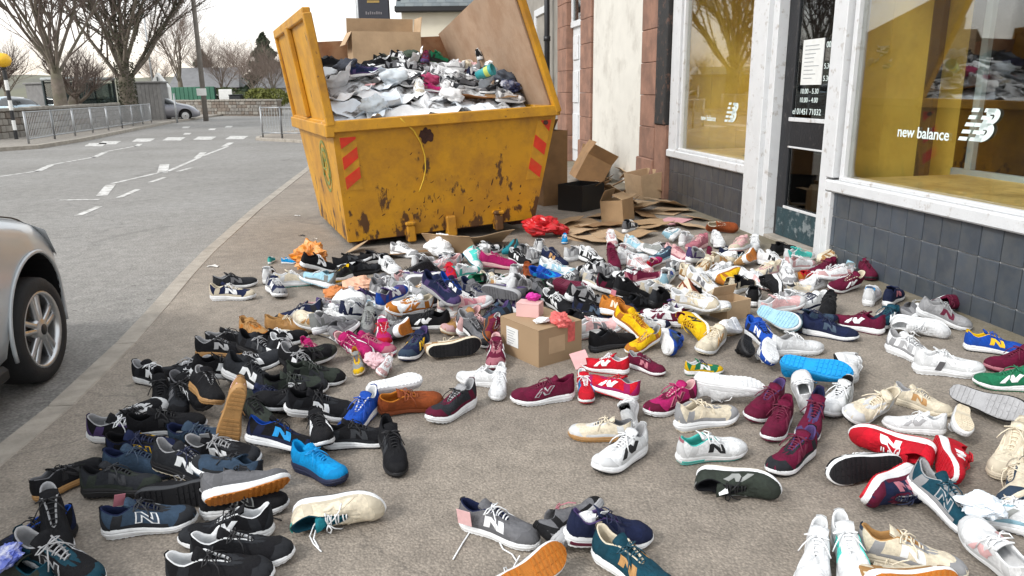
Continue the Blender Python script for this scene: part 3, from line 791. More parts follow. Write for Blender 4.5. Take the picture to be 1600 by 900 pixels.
def bare_tree(name, label, loc, h, tr, seed, fork=.25, spread=.55, levels=5, lean=(0, 0), ivy=False, twigm=None, group=None, pollard=False, nmain=5, src=None):
    rnd = random.Random(seed)
    root = tag(empty(name, loc), label, 'tree', group)
    if src is not None:
        for ch in src.children:
            c = ch.copy(); COL.objects.link(c); c.parent = root
        root.scale = (h, h, h); root.rotation_euler = (0, 0, seed)
        return root
    tk = MB(); cr = MB()
    fh = h * fork
    tp = [Vector((0, 0, -.2)), Vector((lean[0] * .3, lean[1] * .3, fh * .4)), Vector((lean[0] * .7, lean[1] * .7, fh * .75)), Vector((lean[0], lean[1], fh))]
    tk.tube(tp, [tr * 1.3, tr, tr * .88, tr * .5], 12)
    leaves = []
    def branch(p, d, L, r, lev):
        n = 4 if lev < 3 else 3
        pts = [p]; q = p.copy(); dd = d.copy()
        for i in range(n):
            dd = (dd + Vector((rnd.gauss(0, .13), rnd.gauss(0, .13), rnd.gauss(.06, .08)))).normalized()
            q = q + dd * (L / n); pts.append(q.copy())
        rr = [r * (1 - .55 * i / n) for i in range(n + 1)]
        (tk if lev == 0 else cr).tube(pts, rr, 7 if lev == 0 else (5 if lev < 3 else 3), cap=False)
        if ivy and lev <= 1:
            for i in range(int(90 * L / 2)):
                t = rnd.random(); k = min(int(t * n), n - 1); c = pts[k].lerp(pts[k + 1], t * n - k)
                leaves.append(c + Vector((rnd.gauss(0, r), rnd.gauss(0, r), rnd.gauss(0, r))))
        if lev >= levels: return
        nb = {0: 7, 1: 5, 2: 4, 3: 3}.get(lev, 3)
        for i in range(nb):
            t = .22 + .78 * (i + rnd.random()) / nb
            k = min(int(t * n), n - 1); c = pts[k].lerp(pts[k + 1], t * n - k)
            ax = Vector((rnd.gauss(0, 1), rnd.gauss(0, 1), rnd.gauss(0, .5))).normalized()
            nd = (dd + ax * (.75 if not pollard else .55)).normalized(); nd.z = nd.z * .8 + .18; nd.normalize()
            branch(c, nd, L * rnd.uniform(.5, .72), r * .45 * rnd.uniform(.8, 1.1), lev + 1)
    for i in range(nmain):
        a = 2 * PI * (i + rnd.uniform(-.2, .2)) / nmain
        s_ = spread * rnd.uniform(.5, 1.1)
        d = Vector((math.cos(a) * s_, math.sin(a) * s_, 1)).normalized()
        branch(Vector((lean[0], lean[1], fh * rnd.uniform(.62, 1))), d, h * .42 * rnd.uniform(.85, 1.15), tr * .27, 0)
    tk.build('trunk', M_bark, root, True, False); cr.build('crown', twigm or M_twig, root, True, False)
    if ivy:
        lv = MB()
        for i in range(1500):
            z = rnd.uniform(0, fh * 1.1); a = rnd.uniform(0, 2 * PI); f = z / fh
            leaves.append(Vector((lean[0] * f + math.cos(a) * tr * 1.1, lean[1] * f + math.sin(a) * tr * 1.1, z)))
        for c in leaves:
            e = Euler((rnd.uniform(0, 3), rnd.uniform(0, 3), rnd.uniform(0, 6))).to_matrix(); s_ = rnd.uniform(.025, .06)
            lv.add([c + e @ Vector(v) * s_ for v in ((-1, 0, 0), (0, -.7, 0), (1, 0, 0), (0, .9, .2))], [(0, 1, 2, 3)])
        o = lv.build('ivy', M_ivy, root, False, False); o['kind'] = 'stuff'
    return root
t1 = bare_tree('bare_tree', 'tall bare tree with a pale trunk at the left edge, behind the stone wall', (-19.4, 33.4, 0), 12.0, .28, 11, .23, .60, 5, (0, 0), nmain=11)
t2 = bare_tree('bare_tree', 'big bare tree with a dark ivy covered trunk beside the bus shelter', (-20.8, 42.2, 0), 14.5, .42, 23, .20, .58, 5, (0, 0), ivy=True, nmain=12)
t3 = bare_tree('bare_tree', 'small crooked bare tree with a black trunk, nearest the striped beacon post', (-23.2, 35, 0), 3.6, .30, 5, .42, 1.6, 4, (-.5, 0), nmain=5, pollard=True)
t3b = bare_tree('bare_tree', 'stunted bare tree with a thick dark trunk in front of the grey shed', (-20.6, 36.5, 0), 3.4, .34, 8, .45, 1.7, 4, (.1, 0), nmain=6, pollard=True)
bare_tree('bare_tree', 'bare tree standing well back on the far pavement, nearest the viewer', (-27, 21, 0), 12, .42, 31, .25, .7, 4, nmain=6)
proto = bare_tree('bare_tree', 'slim bare tree standing alone between the ivy tree and the utility pole', (-33, 78, 0), 1.0, .022, 41, .3, .42, 4, nmain=8, twigm=M_twig2)
proto.scale = (11.5,) * 3
def far_tree(px, pytop, Y, label, s, asp=1.0):
    x = (px - 800) / 1209 * Y; hh = (140 + (800 - px) * .0157 - pytop) / 1209 * Y + 1.4
    t = bare_tree('bare_tree', label, (x, Y, 0), hh / 1.02, 0, s, src=proto, group='bare trees up the road')
    t.scale = (hh * asp, hh * asp, hh); return t
proto['group'] = 'bare trees up the road'
far_tree(326, 55, 88, 'bare tree right of the utility pole, above the grey roof', 1.0)
far_tree(352, 72, 80, 'bare tree over the right end of the green hoarding', 2.2, 1.3)
far_tree(378, 62, 95, 'bare tree behind the grey roofed house', 3.1, 1.2)
far_tree(405, 75, 70, 'wide bare tree above the clipped hedge', 4.4, 1.5)
far_tree(432, 70, 62, 'bare tree nearest the left edge of the yellow skip', 5.0, 1.4)
far_tree(452, 85, 75, 'bare tree half hidden by the raised side of the skip', 0.4, 1.4)
far_tree(250, 80, 100, 'small bare tree behind the white gabled hut', 2.9, 1.3)
far_tree(15, 70, 90, 'distant bare tree behind the striped beacon', 2.0, 1.5)
far_tree(140, 95, 110, 'low distant bare tree over the bus shelter roof', 3.6, 1.8)
# dark conifer
def leafy(name, label, cat, loc, rx_, ry_, h, z0, m, n, s0, seed, trunk=True, cone=False, par=None):
    rnd = random.Random(seed)
    root = tag(empty(name, loc), label, cat)
    if trunk:
        q = MB(); q.tube([(0, 0, -.2), (0, 0, h * .8)], [h * .025, h * .01], 8); q.build('trunk', M_bark, root, True)
    q = MB()
    for i in range(n):
        t = rnd.random(); a = rnd.uniform(0, 2 * PI)
        if cone:
            w = (1 - t) ** .8 * (1 + .3 * math.sin(t * 30)); rr = rnd.uniform(.5, 1) * w; z = z0 + (h - z0) * t
        else:
            u = rnd.uniform(-1, 1); w = math.sqrt(1 - u * u) * rnd.uniform(.75, 1.05) * (1 + .25 * vnoise((math.cos(a) * 2, math.sin(a) * 2, u * 2), 1, seed)); rr = w; z = z0 + (h - z0) * (u + 1) / 2
        c = Vector((math.cos(a) * rr * rx_, math.sin(a) * rr * ry_, z))
        e = Euler((rnd.uniform(0, 3), rnd.uniform(0, 3), rnd.uniform(0, 6))).to_matrix(); s_ = s0 * rnd.uniform(.6, 1.4)
        q.add([c + e @ Vector(v) * s_ for v in ((-1, 0, 0), (0, -.6, 0), (1, 0, 0), (0, .6, .3))], [(0, 1, 2, 3)])
    q.build('crown' if trunk else 'foliage', m, root, False, False)
    return root
M_con = mat('dark conifer needles', (.028, .045, .022), .9, .5, .5)
M_hedge = mat('clipped yellow green hedge', (.13, .14, .03), .9, .4, 2)
M_hedge2 = mat('dull green hedge', (.06, .075, .03), .9, .4, 2)
leafy('conifer', 'dark conifer standing tall behind the bare trees left of the skip', 'tree', (-26.5, 85, 0), 2.6, 2.6, 7.6, 1.5, M_con, 2600, .28, 3, cone=True)
leafy('conifer', 'dark conifer between the utility pole and the grey roof', 'tree', (-36, 92, 0), 2.2, 2.2, 6.3, 2.0, M_con, 2000, .26, 4, cone=True)
for i, (px, Y, w, h_, m, lb) in enumerate([(408, 56, 1.0, 1.75, M_hedge, 'round clipped yellow green bush left of its twin'), (432, 55, 1.0, 1.7, M_hedge, 'round clipped yellow green bush nearest the skip'), (358, 62, 1.3, 1.9, M_hedge2, 'dull green bush over the white notice board'), (385, 60, 1.2, 1.5, M_hedge2, 'dull green bush right of the dark posts')]):
    leafy('bush', lb, 'bush', ((px - 800) / 1209 * Y, Y, .0), w, w, h_, .5, m, 900, .11, 20 + i, trunk=False)
# hill
q = MB(); rows = []
for i in range(40):
    x = -420 + 560 * i / 39
    rows.append([(x, 220, -1), (x, 260, 4 + 3 * vnoise((i * .4, 0, 0))), (x, 330, 8 + 5 * vnoise((i * .25, 1, 0)) - .02 * (x + 100)), (x, 420, 8 - .02 * (x + 100)), (x, 600, -2)])
q.grid(rows); tag(q.build('hill', mat('far hillside', (.12, .115, .09), .95, .4, .02, dirt=(.15, .15, .09), dscale=.015, damt=.8), None, True), kind='structure')

# guard rails
def guard_rail(pts, label, h=1.0, step=2.0):
    root = tag(empty('guard_rail', (*pts[0], 0)), label, 'railing', 'galvanised pedestrian guard rails')
    o = Vector((*pts[0], 0))
    for a, b in zip(pts, pts[1:]):
        a = Vector((*a, 0)) - o; b = Vector((*b, 0)) - o
        L = (b - a).length; n = max(1, round(L / step))
        for k in range(n):
            p0, p1 = a.lerp(b, k / n), a.lerp(b, (k + 1) / n)
            q = MB(); q.tube([p0 + Vector((0, 0, -.05)), p0 + Vector((0, 0, h))], .032, 8); q.build('post', M_steel, root, True)
            for z in (h - .03, .16):
                q = MB(); q.tube([p0 + Vector((0, 0, z)), p1 + Vector((0, 0, z))], .022, 6); q.build('rail', M_steel, root, True)
            m = max(2, int((p1 - p0).length / .14))
            for j in range(1, m):
                p = p0.lerp(p1, j / m)
                q = MB(); q.tube([p + Vector((0, 0, .16)), p + Vector((0, 0, h - .03))], .009, 4); q.build('bar', M_steel, root)
        q = MB(); q.tube([b + Vector((0, 0, -.05)), b + Vector((0, 0, h))], .032, 8); q.build('post', M_steel, root, True)
    return root
guard_rail([(-14.9, 23.6), (-15.5, 26), (-17.2, 34), (-18.9, 40.5)], 'long grey guard rail along the far pavement in front of the stone wall')
guard_rail([(-8.25, 25.5), (-7.4, 24.8), (-6.5, 24.6)], 'short grey guard rail on the corner beside the skip')
guard_rail([(-8.3, 31.0), (-7.3, 30.2), (-6.3, 29.6)], 'grey guard rail further back on the corner beyond the first', 1.0)
# rubble stone wall, stones built piece by piece
M_st = [mat('grey wall stone', (.20, .185, .165), .95, .25, 5, .4, 30), mat('brown wall stone', (.17, .14, .115), .95, .25, 5, .4, 30), mat('pale wall stone', (.26, .24, .21), .95, .2, 5, .4, 30)]
def stone_wall(pts, h, label, zb=0, rows=4):
    root = tag(empty('stone_wall', (*pts[0], zb)), label, 'wall')
    o = Vector((*pts[0], 0)); core = MB(); cop = MB(); cnt = 0
    rnd = random.Random(len(label)); extra = MB()
    for a, b in zip(pts, pts[1:]):
        a = Vector((*a, 0)) - o; b = Vector((*b, 0)) - o; L = (b - a).length; d = (b - a).normalized(); n = Vector((d.y, -d.x, 0))
        M = Matrix.Translation(a) @ Matrix(((d.x, n.x, 0), (d.y, n.y, 0), (0, 0, 1))).to_4x4()
        core.box(0, L, -.17, .17, -.3, h - .08, M)
        for r in range(rows):
            s_ = 0
            while s_ < L:
                w = rnd.uniform(.28, .6)
                if s_ + w > L: w = L - s_
                if w > .08:
                    z0 = (h - .1) * r / rows; z1 = (h - .1) * (r + 1) / rows
                    q = MB() if cnt < 290 else extra
                    q.bbox(s_ + .012, s_ + w - .012, .17 - .02, .2 + rnd.uniform(0, .03), z0 + .012, z1 - .012, .02, M)
                    if cnt < 290: q.build('stone', rnd.choice(M_st), root)
                    cnt += 1
                s_ += w
        s_ = 0
        while s_ < L:
            w = min(rnd.uniform(.4, .7), L - s_)
            if w > .1: cop.bbox(s_ + .01, s_ + w - .01, -.24, .26, h - .08, h + rnd.uniform(.02, .06), .02, M)
            s_ += w
    core.build('core', M_st[1], root); cop.build('coping', M_st[2], root)
    if extra.f: extra.build('stonework', M_st[0], root)['kind'] = 'stuff'
    return root
stone_wall([(-40, 21.5), (-17.8, 25.8), (-18.6, 32), (-20.6, 40.3)], 1.02, 'low rubble stone wall behind the guard rail on the far pavement')
stone_wall([(-28.5, 60), (-15.5, 52)], 1.0, 'rubble stone wall under the hedge at the bend of the road')

# belisha beacon
bz = tag(empty('beacon', (-17.0, 26.3, 0)), 'striped black and white beacon post with an amber globe at the far left', 'beacon')
for k in range(7):
    q = MB(); q.lathe([(.06, k * .36), (.06, k * .36 + .36)], 12); q.build('band', mat('beacon white', (.75, .75, .73), .5) if k % 2 else mat('beacon black', (.02, .02, .022), .5), bz, True)
q = MB(); q.lathe([(.0, 2.52), (.09, 2.54), (.09, 2.60), (.05, 2.62)], 14); q.build('collar', mat('beacon black', (0, 0, 0)), bz, True)
q = MB(); q.lathe([(.06, 2.61), (.2, 2.68), (.27, 2.83), (.26, 2.95), (.17, 3.08), (.0, 3.12)], 20); q.build('globe', mat('amber globe', (.80, .46, .02), .35), bz, True)
bz.scale = (1, 1, .92)

# bus shelter
M_dkf = mat('dark green steel frame', (.018, .03, .03), .5)
bs = tag(empty('bus_shelter', (-22.9, 41.4, 0), (0, 0, rad(68))), 'glazed bus shelter with a dark frame and a pale flat roof', 'shelter')
q = MB(); q.bbox(-1.6, 1.6, -.85, .85, 2.22, 2.38, .05); q.build('roof', mat('pale roof', (.36, .38, .38), .6), bs)
for x in (-1.5, -.5, .5, 1.5):
    for y in ((-.75, .75) if abs(x) > 1 else (.75,)):
        q = MB(); q.box(x - .05, x + .05, y - .05, y + .05, -.1, 2.22); q.build('post', M_dkf, bs)
for z in (.35, 1.2, 2.1):
    q = MB(); q.box(-1.449, 1.449, .735, .765, z, z + .06); q.build('rail', M_dkf, bs)
M_gl2 = glass_mat('shelter glass', (.55, .62, .62), .2)
for x in (-1.5, -.5, .5):
    q = MB(); q.box(x + .06, x + .94, .745, .752, .42, 2.09); q.build('pane', M_gl2, bs)
for x in (-1.5, 1.5):
    q = MB(); q.box(x - .004, x + .004, -.69, .69, .42, 2.09); q.build('pane', M_gl2, bs)
q = MB(); q.bbox(-1.2, 1.2, .35, .7, .42, .5, .02); q.build('bench', M_dkf, bs)
# grey panelled sheds
M_shed = mat('grey weathered boards', (.19, .185, .18), .9, .2, 4, .2, 20)
def shed(x, y, rz, w, d, h, label, name='shed', m=M_shed, roofm=None, cat='shed', pitch=0):
    r = tag(empty(name, (x, y, 0), (0, 0, rad(rz))), label, cat)
    q = MB(); q.box(-w / 2, w / 2, -d / 2, d / 2, -.3, h); q.build('wall', m, r)
    n = int(w / .2)
    for k in range(n):
        q = MB(); q.bbox(-w / 2 + k * w / n + .006, -w / 2 + (k + 1) * w / n - .006, -d / 2 - .025, -d / 2 + .001, .02, h - .02, .006); q.build('board', m, r)
    q = MB()
    if pitch: q.add([(-w / 2 - .15, -d / 2 - .15, h), (w / 2 + .15, -d / 2 - .15, h), (w / 2 + .15, d / 2 + .15, h), (-w / 2 - .15, d / 2 + .15, h), (-w / 2 - .15, 0, h + pitch), (w / 2 + .15, 0, h + pitch)], [(0, 1, 5, 4), (2, 3, 4, 5), (0, 4, 3), (1, 2, 5), (0, 3, 2, 1)])
    else: q.bbox(-w / 2 - .1, w / 2 + .1, -d / 2 - .1, d / 2 + .1, h, h + .1, .02)
    q.build('roof', roofm or M_shed, r)
    return r
shed(-21.3, 45.6, 10, 1.9, 1.5, 2.1, 'grey boarded shed between the ivy tree and the white gabled hut')
shed(-25.5, 44.5, 60, 3.2, 2, 2.1, 'long grey boarded shed left of the bus shelter')
M_wh = mat('white boards', (.72, .72, .70), .7, .08, 4)
kio = tag(empty('gabled_hut', (-21.6, 48.0, 0), (0, 0, rad(15))), 'narrow white gabled hut with black timbering beyond the sheds', 'hut')
q = MB(); q.prism([(-.55, -.1), (.55, -.1), (.55, 1.9), (0, 2.75), (-.55, 1.9)], Matrix(((1, 0, 0, 0), (0, 0, 1, -.5), (0, 1, 0, 0), (0, 0, 0, 1))), 1.0); q.build('wall', M_wh, kio)
for a, b in (((-.4, 0), (-.4, 1.9)), ((.4, 0), (.4, 1.9)), ((0, 0), (0, 2.5)), ((-.5, 1.2), (.5, 1.2)), ((-.5, 1.85), (.5, 1.85)), ((-.35, 1.2), (0, 1.85)), ((.35, 1.2), (0, 1.85))):
    q = MB(); q.tube([(a[0], -.53, a[1]), (b[0], -.53, b[1])], .035, 4); q.build('timber', M_dkf, kio)
# green hoarding: sheets
hd_ = tag(empty('hoarding', (-33.0, 62, 0)), 'green corrugated hoarding along the far side of the road', 'hoarding')
M_green = mat('green sheeting', (.025, .115, .07), .6, .15, 2)
a_, b_ = Vector((5.2 - .2, -1, 0)), Vector((12.6, 6.5, 0))
a_ = Vector((-27.9, 62.5, 0)) - Vector((-33, 62, 0)); b_ = Vector((-23.0, 60.5, 0)) - Vector((-33, 62, 0))
n = 24; d = (b_ - a_) / n; dn = d.normalized(); nn = Vector((dn.y, -dn.x, 0))
for k in range(n):
    M = Matrix.Translation(a_ + d * k) @ Matrix(((dn.x, nn.x, 0), (dn.y, nn.y, 0), (0, 0, 1))).to_4x4()
    q = MB(); q.bbox(.004, d.length - .004, -.03, .03 + (k % 2) * .03, .55, 2.0, .012, M); q.build('sheet', M_green, hd_)
for k in range(0, n + 1, 6):
    p = a_ + d * k; q = MB(); q.box(p.x - .06, p.x + .06, p.y + .06, p.y + .16, -.2, 1.95); q.build('post', M_dkf, hd_)
# notice board + bins
nb_ = tag(empty('notice_board', (-20.7, 56.5, 0)), 'white notice board on legs in front of the green hoarding', 'sign')
q = MB(); q.bbox(-.48, .48, -.04, .04, .95, 1.75, .02); q.build('board', M_wh, nb_)
for x in (-.4, .4):
    q = MB(); q.box(x - .04, x + .04, -.03, .03, -.2, .95); q.build('leg', M_concrete, nb_)
for px, Y, h_, w_, lb in ((337, 57.5, .95, .35, 'dark litter bin left of the white notice board'), (373, 55.5, 1.3, .42, 'dark cabinet right of the white notice board')):
    r = tag(empty('street_cabinet', ((px - 800) / 1209 * Y, Y, 0)), lb, 'bin'); q = MB(); q.bbox(-w_, w_, -.3, .3, -.1, h_, .04); q.build('body', mat('black plastic', (.02, .022, .024), .5), r)
    q = MB(); q.bbox(-w_ - .03, w_ + .03, -.33, .33, h_, h_ + .08, .03); q.build('lid', mat('black plastic', (0, 0, 0)), r)
# poles
def pole(name, label, cat, base, top, r0_, r1_, m, parts=()):
    r = tag(empty(name, base), label, cat)
    q = MB(); q.tube([(0, 0, -.2), (*(Vector(top) - Vector(base)),)], [r0_, r1_], 10); q.build('shaft', m, r, True)
    for nm, bx, mm in parts:
        q = MB(); q.bbox(*bx, .01); q.build(nm, mm, r)
    return r
pole('utility_pole', 'tall grey wooden utility pole leaning slightly on the far pavement', 'pole', (-17.6, 44.5, 0), (-17.5, 44.5, 9.5), .15, .11, mat('grey timber', (.20, .18, .16), .9, .2, 3), [('sign_plate', (-.28, .28, -.2, -.17, 1.35, 1.75), M_wh)])
pole('marker_post', 'short grey steel post on the far kerb by the parked cars', 'post', (-18.2, 42.0, 0), (-18.2, 42.0, 1.5), .05, .05, M_steel)
pole('street_lamp', 'thin dark lamp column behind the bare trees at the left', 'street lamp', (-26.6, 58, 0), (-26.6, 58, 9.0), .08, .05, M_steel, [('lantern', (-.1, .5, -.1, .1, 8.9, 9.05), M_steel)])
pole('street_lamp', 'grey lamp column rising behind the skip beside the pub sign', 'street lamp', (-4.6, 24.5, 0), (-4.6, 24.5, 7.0), .09, .07, M_steel, [('lantern', (-.1, .6, -.12, .12, 6.9, 7.05), M_steel)])
q = MB()
for k, (a, b) in enumerate((((-17.5, 44.5, 9.3), (6, 30, 9.2)), ((-17.5, 44.5, 9.2), (-40, 20, 8.4)), ((-17.5, 44.5, 9.3), (-3, 34, 6.2)))):
    a = Vector(a); b = Vector(b)
    q.tube([a.lerp(b, t / 12) - Vector((0, 0, 2.2 * (t / 12) * (1 - t / 12))) for t in range(13)], .014, 4)
tag(q.build('overhead_wire', mat('black cable', (.02, .02, .02), .6)), 'thin black overhead wires strung from the utility pole', 'wire')
# pub beyond the skip
pub = tag(empty('pub_building', (0, 27, 0), (0, 0, rad(3))), 'cream walled pub with a slate roof beyond the skip', 'building')
q = MB(); q.box(-3.6, 9, 0, 8, -.3, 4.0); q.build('wall', mat('pub cream render', (.70, .66, .54), .9, .06, 2, .2, 20), pub)
q = MB(); q.bbox(-3.8, 9.2, -.32, .0, 3.98, 4.18, .03); q.build('gutter', mat('black gutter', (.015, .016, .018), .5), pub)
M_slate = [mat('slate a', (.13, .155, .165), .6, .15, 6), mat('slate b', (.16, .185, .19), .6, .15, 6)]
rf_ = empty('roof'); rf_.parent = pub
q = MB(); q.add([(-3.75, -.3, 4.12), (9.2, -.3, 4.12), (9.2, 4, 7.4), (-3.75, 4, 7.4)], [(0, 1, 2, 3)]); q.build('roof_deck', M_slate[0], rf_)
sl = math.atan2(3.28, 4.3); cnt = 0
for r in range(7):
    for k in range(26):
        M = Matrix.Translation((-3.75 + k * .3 + (.15 if r % 2 else 0), -.32 + r * .20 * math.cos(sl), 4.135 + r * .20 * math.sin(sl) + .012)) @ Matrix.Rotation(sl - .03, 4, 'X')
        q = MB(); q.box(.004, .296, 0, .3, 0, .012, M); q.build('slate', M_slate[(k * 7 + r * 3) % 2], rf_); cnt += 1
for x in (-2.6, .6):
    q = MB(); q.box(x, x + .9, -.03, .01, 1.0, 2.3); f_ = q.build('window', M_wh, pub); q = MB(); q.box(x + .07, x + .83, -.05, -.03, 1.07, 2.23); q.build('pane', M_dark, f_)
ps = tag(empty('pub_sign', (-3.28, 19.5, 0)), 'black hanging pub sign with a gold crown beyond the skip', 'sign')
M_sg = mat('black sign board', (.018, .020, .030), .5, .1, 10); M_gold = mat('dull gold', (.30, .20, .05), .5, .15, 20)
q = MB(); q.bbox(-.38, .38, -.05, .05, 2.98, 4.3, .02); q.build('board', M_sg, ps)
q = MB(); q.box(-.06, .06, -.04, .06, -.2, 2.98); q.build('post', M_dkf, ps)
q = MB(); MM = Matrix(((1, 0, 0, 0), (0, 0, 1, -.058), (0, 1, 0, 3.52), (0, 0, 0, 1)))
q.prism([(-.15, .0), (.15, .0), (.15, .045), (-.15, .045)], MM, .008)
q.prism([(-.14, .055), (.14, .055), (.21, .20), (.11, .13), (.055, .26), (0, .14), (-.055, .26), (-.11, .13), (-.21, .20)], MM, .008)
for x, z in ((-.21, .22), (-.055, .28), (.055, .28), (.21, .22), (0, .17)):
    q.lathe([(0, -.066), (.022, -.062), (.022, -.05)], 10, Matrix.Translation((x, 0, 3.52 + z)), 0, 'Y')
q.build('crown', M_gold, ps)
q = MB()
for k, w_ in enumerate((.05, .03, .05, .04, .03, .05, .04, .03)): q.prism([(-.2 + k * .052, 0), (-.2 + k * .052 + .032, 0), (-.2 + k * .052 + .032, w_ + .02), (-.2 + k * .052, w_ + .02)], Matrix.Translation((0, 0, -.27)) @ MM, .006)
q.build('sign_print', mat('faded sign print', (.16, .15, .16), .6), ps)
# grey roofed house
hs = tag(empty('cottage', (-33.0, 84, 0), (0, 0, rad(8))), 'low stone cottage with a grey roof beyond the hoarding', 'house')
q = MB(); q.box(-3.4, 3.4, 0, 6, -.3, 2.2); q.build('wall', M_st[0], hs)
q = MB(); q.add([(-3.7, -.3, 2.1), (3.7, -.3, 2.1), (3.2, 3, 4.3), (-3.2, 3, 4.3), (3.7, 6.3, 2.1), (-3.7, 6.3, 2.1)], [(0, 1, 2, 3), (2, 4, 5, 3), (0, 3, 5), (1, 4, 2)]); q.build('roof', mat('grey slate roof', (.17, .17, .175), .8, .15, 2), hs)
q = MB(); q.box(-1.2, -.4, -.03, .0, .8, 1.7); q.box(1.0, 1.8, -.03, .0, .8, 1.7); q.build('window', M_wh, hs)
hs2 = tag(empty('cottage', (-20.5, 72, 0), (0, 0, rad(-6))), 'pale low cottage behind the hedge nearest the skip', 'house')
q = MB(); q.box(-3, 3.5, 0, 6, -.3, 2.0); q.build('wall', M_concrete, hs2)
q = MB(); q.add([(-3.3, -.3, 1.9), (3.8, -.3, 1.9), (3.3, 3, 3.7), (-2.8, 3, 3.7), (3.8, 6.3, 1.9), (-3.3, 6.3, 1.9)], [(0, 1, 2, 3), (2, 4, 5, 3), (0, 3, 5), (1, 4, 2)]); q.build('roof', mat('grey slate roof', (0, 0, 0)), hs2)
# litter
for (x, y, w, c, lb) in [(465, 338, .07, (.7, .7, .68), 'white paper scrap on the tarmac left of the skip'), (472, 369, .07, (.03, .03, .03), 'black scrap on the tarmac left of the skip'), (333, 417, .1, (.6, .58, .55), 'thin pale strip of paper near the kerb'), (492, 374, .05, (.65, .6, .55), 'tiny pale paper scrap by the foot of the skip'), (230, 690, .03, (.12, .1, .09), 'small brown leaf on the pavement left of the black shoes')]:
    P = G(x, y); q = MB(); rows = []
    for i in range(5): rows.append([(P.x + w * (i / 4 - .5) * 1.0, P.y + w * .5 * (j / 4 - .5) + .02 * math.sin(i), .004 + .018 * abs(vnoise((i, j, x), .7))) for j in range(5)])
    q.grid(rows); tag(q.build('litter', mat('litter %d' % x, c, .8, .1, 20), None, True), lb, 'litter')

# ================================================================== CARS
M_silver = mat('silver car paint', (.47, .50, .52), .3, .04, 3, metal=.15, coat=.6)
M_tyre = mat('tyre rubber', (.018, .018, .019), .8, .2, 20, .2, 80)
M_alloy = mat('alloy wheel', (.55, .56, .57), .3, .06, 10, metal=.85)
M_black = mat('black trim', (.012, .012, .013), .5)
M_carglass = glass_mat('car glass', (.10, .12, .12), .3)
M_lens = glass_mat('lamp lens', (.85, .87, .88), .3)
def make_wheel(par, x, y, side, R=.287, name='wheel', simple=False):
    w = empty(name); w.parent = par; w.location = (x, y, R)
    s = side   # outward y direction
    def Y(v): return v * s
    q = MB()
    q.lathe([(R * .70, Y(-.19)), (R * .9, Y(-.2)), (R * .985, Y(-.17)), (R, Y(-.12)), (R, Y(-.04)), (R * .985, Y(.0)), (R * .93, Y(.018)), (R * .80, Y(.022)), (R * .72, Y(.012))], 36, None, 0, 'Y')
    q.build('tyre', M_tyre, w, True)
    q = MB(); q.lathe([(R * .73, Y(.012)), (R * .72, Y(.016)), (R * .67, Y(.010)), (R * .655, Y(-.02)), (R * .65, Y(-.15)), (R * .73, Y(-.16))], 36, None, 0, 'Y')
    if simple:
        q.lathe([(0, Y(0)), (R * .66, Y(-.01))], 24, None, 0, 'Y')
    else:
        for k in range(5):
            a0 = 2 * PI * k / 5 + .3
            for da in (-.16, .16):
                a = a0 + da
                p0 = Vector((math.cos(a0 + da * 1.6) * R * .18, Y(.006), math.sin(a0 + da * 1.6) * R * .18)); p1 = Vector((math.cos(a) * R * .68, Y(-.004), math.sin(a) * R * .68))
                d = (p1 - p0).normalized(); sd = Vector((-d.z, 0, d.x))
                v = []
                for p, ww in ((p0, .019), (p0.lerp(p1, .5), .015), (p1, .022)):
                    v += [p - sd * ww + Vector((0, Y(-.03), 0)), p - sd * ww * .7, p + sd * ww * .7, p + sd * ww + Vector((0, Y(-.03), 0))]
                q.add(v, [(i * 4 + j, i * 4 + (j + 1) % 4, i * 4 + 4 + (j + 1) % 4, i * 4 + 4 + j) for i in range(2) for j in range(4)])
        q.lathe([(0, Y(.014)), (R * .17, Y(.012)), (R * .23, Y(.0)), (R * .23, Y(-.05))], 20, None, 0, 'Y')
    q.build('rim', M_alloy, w, True)
    q = MB(); q.lathe([(0, Y(.018)), (R * .10, Y(.017)), (R * .105, Y(.010))], 16, None, 0, 'Y'); q.build('hub_cap', M_black, w, True)
    if not simple:
        q = MB(); q.lathe([(0, Y(-.07)), (R * .5, Y(-.07)), (R * .5, Y(-.09))], 24, None, 0, 'Y'); q.build('brake_disc', mat('brake disc', (.16, .15, .14), .5, metal=.6), w, True)
        q = MB(); q.lathe([(0, Y(-.12)), (R * .66, Y(-.12))], 24, None, 0, 'Y'); q.build('drum', M_black, w, True)
    return w
def interp(tb, x):
    for (x0, a), (x1, b) in zip(tb, tb[1:]):
        if x0 <= x <= x1:
            t = (x - x0) / (x1 - x0); return a + (b - a) * t
    return tb[-1][1] if x > tb[-1][0] else tb[0][1]
def sm(tb, x): return (interp(tb, x - .06) + interp(tb, x) * 2 + interp(tb, x + .06)) / 4
